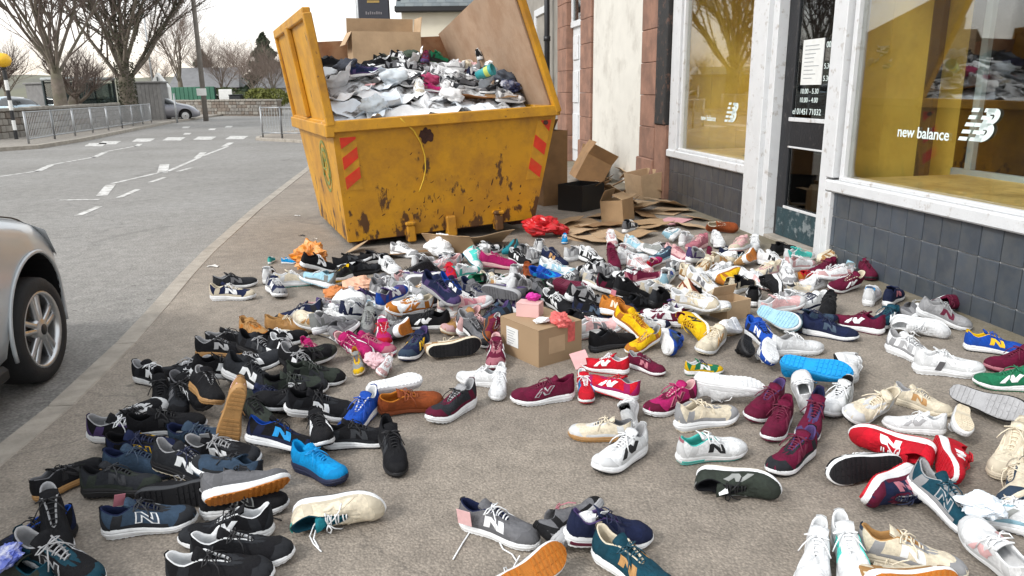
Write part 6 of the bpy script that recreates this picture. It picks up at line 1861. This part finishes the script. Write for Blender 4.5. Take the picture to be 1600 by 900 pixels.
(490, 500, 170, 0, 'IIWISIW', 'cream trainer right of the tan suede one'),
(513, 503, 30, 0, 'LgWL-LW', 'light grey trainer right of the cream one'),
(538, 512, 44, 60, 'GLWKGGG', 'grey suede trainer on its side, sole edge rising to the right'),
(573, 504, -96, 0, 'gGVV-gg', 'big sage grey trainer with its toe to the viewer'),
(486, 522, -30, 0, 'FJWW-FF', 'small magenta and white shoe above the black heap', dict(L=.22)),
(553, 530, -26, -60, 'FFWWWJF', 'magenta trainer on its side with a long white sole'),
(598, 522, -82, 0, 'FRWFWWR', 'magenta trainer with white laces, toe to the viewer'),
(627, 512, 40, 125, 'GGWO-GG', 'orange gum sole turned up above the navy trainer with a yellow letter'),
(664, 498, 178, 0, 'KKWKWKK', 'black trainer with a white letter and thick white midsole'),
(720, 500, 200, 0, 'SJIS-JS', 'peach and tan trainer pointing down left'),
(752, 492, 10, 0, 'JJWJ-JJ', 'pale pink suede trainer left of the carton'),
(742, 514, -20, 0, 'GCWK-LG', 'grey trainer with a dark sole below the peach ones'),
(648, 540, 218, 0, 'NZWNYUN', 'navy trainer with a yellow letter, toe down left'),
(708, 541, 8, 92, 'ISIK-II', 'large black sole facing the viewer with a tan upper behind'),
(768, 512, -92, 40, 'MXKO-WM', 'plaid brown and maroon shoe standing toe down left of the carton', dict(L=.24)),
(774, 552, -94, 0, 'MPWMWJM', 'maroon trainer with its toe to the viewer at the left of the carton'),
# --- right part
(1362, 459, 60, 0, 'WWWW-AW', 'white trainer with its heel to the viewer near the tiles'),
(1396, 461, 40, 0, 'NNWNPNN', 'navy trainer with a pink heel patch near the tiles'),
(1382, 497, 205, 0, 'DNWNWDD', 'teal navy trainer with a white letter behind the smooth white one'),
(1478, 474, 12, -60, 'MMWW-MM', 'maroon trainer on its side against the tiles'),
(1440, 483, 14, 55, 'GLWWWGL', 'grey trainer on its side with a white sole near the tiles'),
(1478, 491, -4, 0, 'LLWWMLL', 'pale grey trainer with a maroon letter beside the tiles'),
(1438, 512, -8, -95, 'WWWK-WW', 'smooth white trainer on its side behind the two white running shoes', dict(L=.31)),
(1424, 547, -20, 0, 'WLWWLLW', 'white running shoe with grey panels, left one of two', dict(st='k', L=.31)),
(1482, 570, -4, 0, 'WWWWWWW', 'white running shoe with a round grey tag, right one of two', dict(st='k', L=.32)),
(1556, 538, -6, 0, 'BBWKYYB', 'bright blue and yellow trainer by the tiles', dict(L=.30, tab='Y')),
(1583, 562, 185, 0, 'MMPM-MM', 'maroon trainer behind the green one at the right edge'),
(1576, 592, 176, 0, 'EEWEWEE', 'green trainer with a white letter at the right edge', dict(L=.30)),
(1328, 573, -58, -80, 'WWWK-WW', 'long white trainer on its side right of the azure sole', dict(L=.31)),
(1275, 580, -10, 150, 'AAAA-AA', 'azure sole turned up among white and maroon trainers', dict(L=.33)),
(1256, 606, 110, 0, 'WWWE-WW', 'white trainer with its heel up below the azure sole'),
(1308, 622, 225, 0, 'WWWLgKW', 'white trainer with a black collar below the azure sole'),
(1360, 634, 202, -30, 'IWWKIII', 'ivory white trainer leaning over with a black toe edge', dict(L=.31, fill='W')),
(1441, 627, -16, 0, 'IIIISLI', 'ivory trainer with a low sole in the right part of the scatter', dict(L=.26)),
(1549, 631, -18, 118, 'GGKL-KK', 'light grey sole facing the viewer at the right edge', dict(L=.33)),
(1501, 662, -88, 165, 'WWWI-WW', 'small white upturned shoe with a dark print on its sole', dict(L=.25)),
(1428, 660, 172, 0, 'WWWWLWW', 'white trainer behind the red pair', dict(L=.24)),
(1391, 696, 168, -108, 'RRWRWRW', 'red trainer on its side, left one of the red pair', dict(L=.31)),
(1490, 720, -68, -95, 'RRWRWRR', 'red trainer with a white letter, right one of the red pair', dict(L=.31)),
(1344, 729, 188, 105, 'WKWK-WW', 'black sole with a white edge facing the viewer below the red pair', dict(L=.31)),
(1396, 762, 208, -112, 'NMWRPLN', 'navy and maroon trainer on its side with a thick white sole', dict(st='k', L=.31)),
(1481, 784, -28, 0, 'DLWLLLD', 'dark teal trainer with a grey heel in front of the red pair', dict(L=.30, fill='D', q=.5)),
(1577, 712, 232, 0, 'IIIIIII', 'tall ivory high top at the right edge', dict(st='h', L=.30)),
(1592, 756, 215, 60, 'IZIZ-II', 'beige shoe with a navy patch at the right edge under the ivory high top'),
(1566, 800, 165, 0, 'WQWLgWW', 'white trainer at the right edge above the white and pink one'),
(1556, 856, 140, -20, 'WWWWJWW', 'white trainer with a faint pink letter at the lower right', dict(L=.31)),
(1424, 866, -12, 0, 'ILIGWSI', 'beige trainer with a white letter at the bottom right', dict(L=.30, tab='Z')),
(1272, 874, -100, 0, 'WWWW-WW', 'white trainer at the bottom, left one of two', dict(st='k')),
(1326, 868, -70, 0, 'WWWWHWW', 'white trainer with a turquoise letter at the bottom, right one of two', dict(st='k')),
(1418, 903, 5, 120, 'ISWO-SI', 'tan sole lying at the bottom edge under the beige trainer'),
# --- centre right
(1153, 758, -10, -96, 'VVWIgKK', 'olive black trainer on its side with its opening to the viewer', dict(tab='g')),
(1113, 699, 8, -12, 'WWWHKHW', 'white trainer with turquoise and pink trim and a black letter', dict(tab='P', acc='H')),
(1104, 649, 10, 0, 'ILWIIII', 'plain ivory grey trainer without a letter', dict(st='k')),
(1048, 624, 198, 0, 'FMWWPJF', 'raspberry trainer pointing left above the ivory grey one', dict(fill='M')),
(1139, 607, -4, 172, 'WWWW-WW', 'white trainer upside down with its broad white sole up', dict(L=.32)),
(1196, 628, 218, 0, 'MMWMMUM', 'maroon trainer, back one of the maroon group'),
(1216, 657, 235, 0, 'MMWMMMM', 'maroon trainer, middle one of the maroon group', dict(L=.30)),
(1268, 652, -108, 0, 'MUWM-NM', 'dark maroon trainer pointing to the viewer, right of the maroon group'),
(1238, 708, 212, 0, 'MCWKMUM', 'maroon trainer with a dark toe, front one of the maroon group', dict(L=.31)),
(1100, 575, 2, 0, 'EYWEWWN', 'small green and yellow child trainer', dict(L=.20)),
(1010, 570, -16, 0, 'MMWMPLM', 'maroon child trainer below the yellow orange one', dict(L=.23)),
(945, 568, 172, 0, 'RRWRWWW', 'red trainer with white laces, back one of the red group by the carton', dict(L=.26)),
(913, 606, -72, 0, 'RRWRAWW', 'red trainer with a blue lining and its toe to the viewer', dict(L=.25)),
(956, 601, 168, 0, 'RFWRWLR', 'red trainer with a white sole, front one of the red group', dict(L=.28)),
(848, 611, 186, 0, 'MMWWLMM', 'maroon trainer lying alone below the carton', dict(L=.31, fill='M')),
(748, 588, 172, 0, 'WWWW-WW', 'white trainer pointing left below the carton', dict(L=.25)),
(779, 598, -98, 0, 'WWWW-WW', 'white trainer with its toe to the viewer below the carton', dict(L=.25)),
(706, 632, 206, 0, 'CMWW-LK', 'charcoal and maroon trainer with a grey collar lying alone', dict(st='k', tongue='L')),
(617, 606, 12, 160, 'WWWW-WW', 'white shoe lying upturned behind the rust orange one', dict(L=.28)),
(643, 626, 8, -25, 'XXXX-OX', 'rust orange suede shoe right of the bright blue one', dict(st='c')),
(561, 645, 218, 0, 'BBWBBWB', 'royal blue trainer pointing down left'),
(558, 566, -84, 0, 'gYIS-OG', 'grey and yellow child shoe with its toe to the viewer', dict(L=.19)),
(601, 572, -105, 40, 'WJWJ-JW', 'white and pink child shoe beside a pink tag', dict(L=.2)),
(561, 680, 4, 0, 'KCWKCKK', 'black trainer with a dark letter and white sole below the royal blue one'),
(612, 700, -64, 0, 'KKKKCKK', 'plain black trainer pointing to the viewer, front of the pair'),
(499, 728, -20, 0, 'AANN-AA', 'bright azure trainer lying alone in front of the black heap', dict(st='k', L=.28)),
(530, 802, 4, -98, 'IIWKIDW', 'cream trainer with a teal and purple heel lying on its side', dict(L=.31, tab='H', tongue='T')),
(780, 818, -16, 0, 'GGWWWNW', 'grey suede trainer with loose white laces and a pink tag', dict(st='c', L=.30)),
(896, 810, 40, 75, 'GKLL-KP', 'dark grey trainer on its side with its grey sole to the viewer', dict(L=.29)),
(953, 829, 8, 0, 'NNWWNUN', 'dark navy trainer with a white sole at the bottom centre', dict(st='k', L=.295, paper=True, acc='M', fill='N')),
(990, 884, -28, 0, 'DDWWSID', 'dark teal trainer with a tan letter at the bottom edge', dict(L=.30, tab='I')),
(822, 893, 30, 130, 'WWWO-WW', 'orange gum sole lying at the bottom edge', dict(L=.29)),
(938, 670, 178, 0, 'IWSS-GI', 'ivory shoe with a gum sole behind the white trainer', dict(st='c', L=.27)),
(982, 640, 95, 25, 'WWWW-KW', 'white shoe with its heel to the viewer, top of the white group', dict(L=.26)),
(970, 706, 208, 0, 'WWWKKLW', 'white running shoe with a black letter, front of the white group', dict(st='k', L=.30)),
# --- the black heap, from its far side to its near side
(367, 530, 4, 0, 'KKKK-KK', 'black trainer at the back of the black heap, behind the gum soled one'),
(350, 543, 2, 0, 'KKSSLKK', 'black trainer with a gum sole at the back left of the black heap'),
(442, 528, 15, 0, 'KKWKWKW', 'black and white trainer at the back right of the black heap'),
(408, 545, -8, 0, 'CKKKCKK', 'charcoal trainer in the back of the black heap'),
(446, 548, -20, 0, 'KCWKWWK', 'black trainer with white trim below the back right one'),
(488, 545, 20, 0, 'KVWKCKK', 'black olive trainer with a white sole edge right of the heap'),
(470, 566, -15, 0, 'KKKKWKK', 'black trainer with a small white letter in the right of the heap'),
(492, 580, 8, 0, 'VKWVCVV', 'olive black trainer at the right side of the black heap'),
(398, 566, 10, 0, 'CCKKGKK', 'dark charcoal trainer in the middle of the black heap'),
(243, 588, -12, 0, 'KCWKWLW', 'black trainer with a white letter at the left end of the black heap'),
(287, 578, 200, 0, 'CKWKWLK', 'charcoal trainer with pale lining at the left of the black heap'),
(306, 582, -30, 0, 'KKKKWWK', 'black trainer with a white letter, second from the left of the heap'),
(350, 575, 12, 0, 'KKWKWKK', 'black trainer on its way to the middle of the heap'),
(250, 617, -92, 0, 'KKKK-KK', 'plain black shoe with its toe to the viewer at the left of the heap'),
(276, 622, -70, 0, 'CKLKGCK', 'charcoal trainer with a grey toe beside the plain black shoe'),
(300, 612, -28, 0, 'KKKKWKK', 'black trainer with a white outlined letter in the left of the heap', dict(fill='K')),
(326, 627, -40, 0, 'KKSS-KK', 'black shoe with a gum sole in the left middle of the heap'),
(395, 588, -4, 0, 'CCWCCCC', 'big dark mesh trainer across the middle of the heap', dict(st='k', L=.32)),
(462, 600, 6, 0, 'VCWVWKV', 'olive trainer with a white letter in the right of the heap'),
(424, 625, 2, 0, 'NNWK-NN', 'shiny navy trainer with a white sole in the middle of the heap', dict(st='k')),
(398, 643, -30, 0, 'VKKK-VK', 'dark green black trainer right of the standing gum sole'),
(450, 622, 190, 0, 'KKWKCKK', 'black trainer between the navy and the olive ones'),
(502, 634, 4, 0, 'KCWWCKK', 'long black trainer with a white sole at the right edge of the heap', dict(st='k', L=.31)),
(214, 650, 22, -30, 'KWWKWLK', 'black and white trainer leaning at the left edge of the heap'),
(198, 674, 4, 0, 'KUWK-LW', 'black shoe with white marbled trim at the left edge of the heap', dict(st='k')),
(262, 660, 8, 0, 'KKWKKKK', 'black trainer behind the one with a lime letter'),
(228, 698, 2, 0, 'NKKKYKN', 'navy black trainer with a lime outlined letter', dict(fill='N')),
(316, 660, -4, 0, 'ZZKKLNZ', 'slate blue trainer left of the standing gum sole', dict(fill='Z')),
(365, 647, 90, 0, 'JSSS-JS', 'peach gum sole standing on its toe in the middle of the heap', dict(pitch=-72, L=.29)),
(443, 682, 2, 0, 'KNWKABK', 'black trainer with a bright blue letter and heel', dict(tab='B', L=.30)),
(498, 672, -72, 0, 'KKKKCKK', 'black trainer with loose laces pointing to the viewer'),
(350, 703, -5, 0, 'KCWKWKK', 'black trainer with a white letter below the standing gum sole', dict(L=.31)),
(222, 724, 0, 0, 'ZZNZ-NZ', 'denim blue trainer behind the charcoal green one'),
(297, 727, -5, 0, 'CCKIWLN', 'charcoal trainer with a bold white letter', dict(L=.31)),
(354, 730, 170, 0, 'ZCWZ-ZC', 'slate grey trainer right of the bold white letter'),
(108, 741, 25, 0, 'KKSSKKK', 'black shoe with a gum sole at the far left of the black heap', dict(st='c', L=.28)),
(282, 766, 3, 100, 'KKCK-KK', 'black sole facing the viewer left of the grey gum soled shoe'),
(190, 752, 0, 0, 'CVKKCKC', 'charcoal green trainer in front of the black gum soled shoe', dict(L=.30)),
(382, 782, 6, 0, 'KKWWgKK', 'black trainer with a white outlined letter and white toe sole', dict(fill='K', L=.30)),
(385, 753, 14, 75, 'GGWO-GK', 'grey shoe on its side with an orange brown sole', dict(L=.29)),
(234, 808, 8, 0, 'ZCWWWNC', 'slate grey trainer with an outlined letter, alone at the lower left', dict(fill='Z', L=.30)),
(353, 824, 188, 0, 'KCKKGKK', 'black trainer pointing left at the bottom of the heap', dict(L=.30)),
(380, 858, 6, 0, 'KCWW-WK', 'black trainer with a white toe edge at the bottom of the heap', dict(L=.31)),
(345, 890, 4, 0, 'KCWK-WK', 'black trainer cut by the bottom edge under the heap', dict(L=.31)),
(42, 842, 200, 0, 'KNKK-BK', 'black shoe with a blue lining at the lower left corner'),
(84, 832, -86, 0, 'KKKK-KK', 'black high shoe with its toe to the viewer at the lower left', dict(st='h')),
(28, 888, 160, 0, 'VDKK-DK', 'dark green black trainer in the lower left corner'),
(94, 876, -14, 0, 'KDWWLLL', 'black trainer with grey piping at the lower left', dict(L=.31, fill='K')),
]
SH = {}; brk = random.Random(4)
for r in T:
    if r[4] is None: continue
    kw = dict(r[6]) if len(r) > 6 else {}
    sp = list(r[4])
    if r[0] < 560 and r[1] > 520 and sp[0] in 'KC' and sp[1] in 'KC' and 'alone' not in r[5] and 'plain' not in r[5]:   # pale letters, linings and soles break up the black heap
        if sp[4] in 'CGK' and brk.random() < .8: sp[4] = 'W'
        if sp[5] == 'K' and brk.random() < .55: sp[5] = brk.choice('LWG')
        if sp[6] == 'K' and brk.random() < .3: sp[6] = 'L'
        if sp[2] == 'K' and brk.random() < .35: sp[2] = 'W'
    r = (*r[:4], ''.join(sp), *r[5:])
    SH[r[5]] = shoe(*r[:4], r[4], r[5], **kw)
# loose laces, tags and ribbons that belong to shoes
def loose_lace(root, pts, c='W', r=.0026):
    inv = root.matrix_world.inverted(); q = MB(); q.tube([inv @ p for p in pts], r / root.matrix_world.to_scale().x, 5)
    q.build('loose_lace', smat(c, 'lace'), root, True)
def trail(pxs, z=.004): return [G(x, y, z if i else .03) for i, (x, y) in enumerate(pxs)]
g1 = SH['grey suede trainer with loose white laces and a pink tag']
loose_lace(g1, [G(758, 800, .06), G(750, 812, .045)] + [G(x, y, .004) for x, y in ((735, 830), (722, 850), (708, 874))])
loose_lace(g1, [G(765, 797, .075), G(770, 815, .05)] + [G(x, y, .004) for x, y in ((778, 842), (786, 858), (800, 866), (808, 878))])
q = MB(); q.box(.005, .055, .047, .0485, .03, .085); o = q.build('paper_tag', smat('J', 'lace'), g1); o.matrix_local = Matrix.Translation((.02, -.094, .005)) @ Matrix.Rotation(.15, 4, 'X')
c1 = SH['cream trainer with a teal and purple heel lying on its side']
loose_lace(c1, [G(500, 808, .06), G(490, 822, .03)] + [G(x, y, .004) for x, y in ((484, 838), (490, 850), (502, 862))])
loose_lace(c1, [G(503, 810, .06), G(494, 826, .02)] + [G(x, y, .004) for x, y in ((490, 842), (498, 856))])
loose_lace(SH['black trainer pointing left at the bottom of the heap'], [G(410, 800, .05), G(418, 806, .02), G(430, 810, .004), G(440, 813, .004)], 'K')
loose_lace(SH['black trainer with a white toe edge at the bottom of the heap'], [G(430, 850, .03), G(440, 856, .004), G(456, 858, .004)], 'K')
for lb, xyz, c in [('orange tan trainer in the middle of the heap', (.09, .0, .12), 'P'), ('white and pink child shoe beside a pink tag', (.12, .05, .05), 'J'), ('navy black trainer with a lime outlined letter', (.02, -.05, .04), 'J'), ('slate grey trainer with an outlined letter, alone at the lower left', (.06, .02, .11), 'P'),
                   ('dark navy trainer with a white sole at the bottom centre', (.10, .0, .10), 'W'), ('olive black trainer on its side with its opening to the viewer', (.10, .01, .10), 'W'), ('red trainer with white laces, back one of the red group by the carton', (.26, .045, .06), 'J'), ('white running shoe with a round grey tag, right one of two', (.10, -.045, .05), 'G'), ('black trainer with a white letter below the standing gum sole', (.09, 0, .11), 'L')]:
    attach_tag(SH[lb], *xyz, c, .016, .024)
# things lying on the carton and between the shoes
open_box('gift_box', 828, 492, -5, .13, .09, .07, 'small pale pink box lying on the taped carton', mat('pale pink card', (.68, .42, .40), .7, .06, 10), z0=.207, lid=True)
crumple('rosette', 833, 464, .035, mat('magenta ribbon', (.55, .02, .30), .5, .1, 10), 'bright magenta ribbon rosette on the pale pink box', 'ribbon', .275, seed=21)
crumple('ribbon', 876, 500, .05, mat('red parcel tape', (0, 0, 0)), 'tangle of torn red tape on the carton corner', 'tape', .207, seed=22, squash=.6)
crumple('tissue_paper', 846, 500, .04, M_tissue, 'small white tissue scrap on the carton lid', 'tissue', .207, seed=25, squash=.35)
sheet('paper_label', 907, 562, 5, .09, .1, mat('pink label', (.66, .38, .38), .7, .1, 20), 'square pink paper label lying beside the red trainers', 'label', .004, 4, n=4, roll=-55)
sheet('paper_label', 720, 470, 20, .10, .05, mat('red label', (.55, .05, .06), .6, .1, 20), 'red paper label lying on the pink trainers in the middle', 'label', .004, 4, n=4)
crumple('tissue_paper', 584, 564, .045, mat('pink tissue', (.68, .45, .48), .8, .1, 20), 'small pink tissue scrap between the two child shoes', 'tissue', seed=31, squash=.7)
crumple('plastic_bag', 12, 897, .045, mat('blue print plastic', (.10, .14, .5), .4, .3, 14, dirt=(.7, .7, .75), dscale=16, damt=.9), 'blue and white plastic wrapper in the bottom left corner', 'bag', seed=33)
crumple('tissue_paper', 1535, 790, .06, M_tissueb, 'pale lilac tissue scrap right of the dark teal trainer', 'tissue', seed=35)
crumple('tissue_paper', 1140, 392, .06, M_tissue, 'white tissue wad behind the pale pink trainer near the door', 'tissue', seed=36)
sheet('lace', 1508, 690, -10, .07, .012, smat('W', 'lace'), 'loose white shoelace end below the small white upturned shoe', 'shoelace', .004, 9, n=6)

# ================================================================== CONTENTS OF THE SKIP
Z = 1.2
sk = lambda *a, **k: shoe(*a, z0=Z, group='shoes heaped in the skip', **k)
open_box('cardboard_box', 628, 118, 0, .80, .34, .38, 'big open cardboard box at the back of the skip', M_card[1], flaps=[('l', 150), ('r', 8), ('b', 10)], z0=-1)
for (px, py, w, d, ang, amp, roll, m, lb) in [
    (560, 165, .62, .48, 5, .09, 8, M_tissueb, 'large blueish tissue sheet spilling over the front left of the skip'),
    (535, 152, .40, .3, 20, .08, 10, M_tissue, 'white tissue sheet by the left side of the skip'),
    (605, 158, .55, .40, -8, .08, 6, M_tissue, 'broad white tissue sheet along the front rim of the skip'),
    (612, 132, .42, .42, 25, .11, 20, M_tissue, 'white tissue sheet rising in the middle of the skip'),
    (590, 146, .28, .2, 25, .06, 15, M_tissueb, 'blue grey tissue fold in the left of the skip'),
    (640, 120, .30, .34, 60, .09, 50, M_tissue, 'white tissue peak standing left of the maroon shoe'),
    (705, 124, .34, .22, 0, .06, 10, M_tissue, 'flat white tissue piece right of the centre of the skip'),
    (768, 112, .16, .36, 80, .05, 70, M_tissueb, 'pointed white paper bag standing against the plywood'),
    (820, 126, .2, .3, 70, .06, 62, M_tissueb, 'pointed white paper standing at the right end of the skip'),
    (660, 162, .3, .16, 5, .05, 8, M_tissue, 'white tissue strip hanging at the middle of the front rim'),
    (548, 180, .50, .34, -6, .07, 4, M_tissueb, 'blueish tissue sheet tucked behind the left end of the front rim'),
    (610, 176, .52, .34, 8, .08, 5, M_tissue, 'rumpled white tissue sheet just behind the front rim'),
    (675, 174, .40, .28, -12, .07, 6, M_tissue, 'white tissue sheet behind the middle of the front rim'),
    (735, 170, .36, .26, 15, .07, 4, M_tissueb, 'blueish tissue piece behind the front rim, right of the middle'),
    (520, 140, .34, .34, 30, .10, 22, M_tissue, 'white tissue fold against the left side of the skip'),
    (580, 128, .40, .3, -15, .10, 14, M_tissueb, 'pale tissue heap left of the rising white sheet'),
    (680, 118, .36, .26, 10, .09, 12, M_tissue, 'small white tissue sheet below the green shoe'),
]:
    sheet('tissue_sheet', px, py, ang, w * 1.12, d * 1.15, m, lb, 'tissue', amp * 1.2, 4.2, .05, .001, Z, .7, 20, 0, roll, 'tissue sheets heaped in the skip', True, True)
for (px, py, ang, roll, spec, lb, kw) in [
    (520, 108, 10, 0, 'KKKK-KK', 'black trainer at the back left of the skip heap', {}),
    (545, 118, -20, 0, 'CGWK-GK', 'dark grey trainer in the back left of the skip heap', {}),
    (575, 122, 30, 60, 'KCWKWKK', 'black trainer on its side left of the centre in the skip', {}),
    (530, 130, 190, 0, 'KKWK-KK', 'black and white trainer by the left side of the skip', {}),
    (565, 134, 0, 0, 'NUWK-NN', 'navy purple trainer low in the left of the skip heap', {}),
    (600, 108, 20, 0, 'VKKK-VV', 'dark olive trainer below the big box in the skip', {}),
    (625, 106, -10, 0, 'KWWKWKW', 'black trainer with white trim below the big box in the skip', {}),
    (660, 104, -80, 0, 'MUKM-MM', 'maroon purple shoe with its toe to the viewer in the skip', {}),
    (682, 100, 20, 0, 'EVKE-EE', 'dark green shoe beside the maroon one in the skip', {}),
    (700, 116, 190, 0, 'WLWW-WW', 'white trainer right of the maroon one in the skip', {}),
    (650, 128, 10, 0, 'LKWKKWK', 'grey and black trainer in the centre of the skip heap', {}),
    (685, 132, -12, 0, 'WGWgGWW', 'white and grey trainer in the centre of the skip heap', {}),
    (640, 142, 200, 0, 'CLWKWGK', 'charcoal trainer left of the magenta one in the skip', {}),
    (715, 134, 30, 50, 'LWWKGWW', 'grey trainer on its side right of the centre of the skip', {}),
    (670, 150, 0, 0, 'FPWF-FF', 'magenta shoe near the front rim of the skip', {'L': .22}),
    (732, 110, 0, 0, 'JWWM-MW', 'pink and white trainer in front of the plywood in the skip', {}),
    (720, 140, 15, 0, 'GCWN-LG', 'dark grey trainer beside the orange brown card in the skip', {}),
    (755, 118, 60, 30, 'WKWKKWK', 'white trainer with black trim in the right of the skip', {}),
    (688, 156, -80, 0, 'WWWW-WW', 'white round toed shoe at the front rim of the skip', {}),
    (648, 154, -60, 20, 'WIWW-WW', 'white shoe with its toe at the front rim, left of the magenta one', {}),
    (800, 142, 30, 0, 'NKWK-GK', 'navy trainer at the right end of the skip heap', {}),
    (832, 138, 60, 0, 'KNWB-BK', 'black and blue trainer against the right side of the skip', {}),
    (812, 150, 10, 0, 'LGWKNLL', 'light grey trainer at the front right of the skip heap', {}),
    (790, 158, 10, 0, 'WLWK-GW', 'white and grey trainer at the front right rim of the skip', {}),
    (765, 148, 190, 20, 'KGWK-KK', 'black and grey trainer left of the pale one at the front right of the skip', {}),
    (742, 128, 20, 0, 'WNWNNWW', 'white and navy trainer below the pink and white one in the skip', {}),
    (700, 146, -15, 0, 'CLWLWWC', 'charcoal trainer right of the magenta one in the skip', {}),
    (620, 120, 10, 0, 'GKWKWGG', 'grey trainer behind the rising tissue in the skip', {}),
    (585, 112, 185, 0, 'KKWK-WK', 'black trainer with white laces at the back of the skip heap', {}),
    (785, 128, 30, 0, 'TNWTWWT', 'teal trainer beside the striped cup in the skip', {}),
]: sk(px, py, ang, roll, spec, lb, **kw)
sheet('cardboard_sheet', 728, 158, 12, .40, .22, mat('orange brown card', (.42, .17, .05), .8, .1, 8), 'orange brown card leaning at the front rim of the skip', 'cardboard', .02, 3, 0, .004, Z, .7, 8, 0, 25, 'flattened cardboard around the skip')
sheet('cardboard_sheet', 775, 157, -5, .34, .16, M_card[2], 'torn brown card at the front right of the skip', 'cardboard', .04, 4, 0, .004, Z, .7, 8, 0, 10, 'flattened cardboard around the skip')
sheet('paper_label', 570, 138, -4, .14, .06, mat('pink label', (0, 0, 0)), 'small pink paper on the blueish tissue in the skip', 'label', .01, 4, n=5, z0=Z)
g_ = SKM @ Vector((1.55, .42, 1.50)); cup = tag(empty('drinks_cup'), 'teal and lime striped paper cup lying in the right of the skip', 'cup')
cup.matrix_world = Matrix.Translation(g_) @ Matrix.Rotation(rad(70), 4, 'Y') @ Matrix.Rotation(.4, 4, 'X')
q = MB(); q.lathe([(.0, -.02), (.042, -.02), (.05, .08)], 16); q.build('cup_wall', mat('teal print', (.03, .28, .30), .5), cup, True)
q = MB(); q.lathe([(.05, .08), (.054, .13)], 16); q.build('band', mat('lime print', (.45, .55, .12), .5), cup, True)
q = MB(); q.lathe([(.054, .13), (.06, .17), (.055, .17), (.05, .13), (.0, .1)], 16); q.build('lip', mat('teal print', (0, 0, 0)), cup, True)
crumple('tissue_paper', 765, 128, .07, M_tissue, 'crumpled white paper left of the striped cup in the skip', 'tissue', Z, seed=41)
crumple('tissue_paper', 722, 112, .06, mat('cream paper', (.62, .55, .42), .8), 'crumpled cream paper in front of the plywood in the skip', 'tissue', Z, seed=42)
crumple('plastic_bag', 835, 150, .09, mat('dark blue plastic', (.02, .03, .09), .3, .3, 10, dirt=(.5, .5, .55), dscale=12, damt=.8), 'dark blue plastic at the right corner of the skip', 'bag', Z, seed=43)

for (px, py, r_, c, lb) in [(540, 122, .12, (.03, .035, .05), 'dark navy rag at the left of the skip heap'), (505, 100, .10, (.03, .03, .03), 'black rag at the back left corner of the skip heap'), (668, 140, .09, (.35, .03, .10), 'magenta rag in the middle of the skip heap'),
                            (745, 104, .10, (.5, .42, .34), 'beige rag in front of the plywood'), (610, 142, .12, (.55, .6, .64), 'pale blue bag in the middle left of the skip heap'), (795, 146, .10, (.06, .07, .09), 'dark grey rag at the right of the skip heap'),
                            (640, 104, .10, (.04, .06, .04), 'dark green rag in front of the big cardboard box'), (700, 164, .10, (.7, .7, .7), 'white carrier bag bulging over the front rim'), (575, 176, .12, (.6, .66, .7), 'pale carrier bag at the front left of the skip heap')]:
    crumple('rag', px, py, r_, mat('rag ' + lb[:14], c, .8, .15, 12, .2, 30), lb, 'rag', Z, .6, seed=int(px))
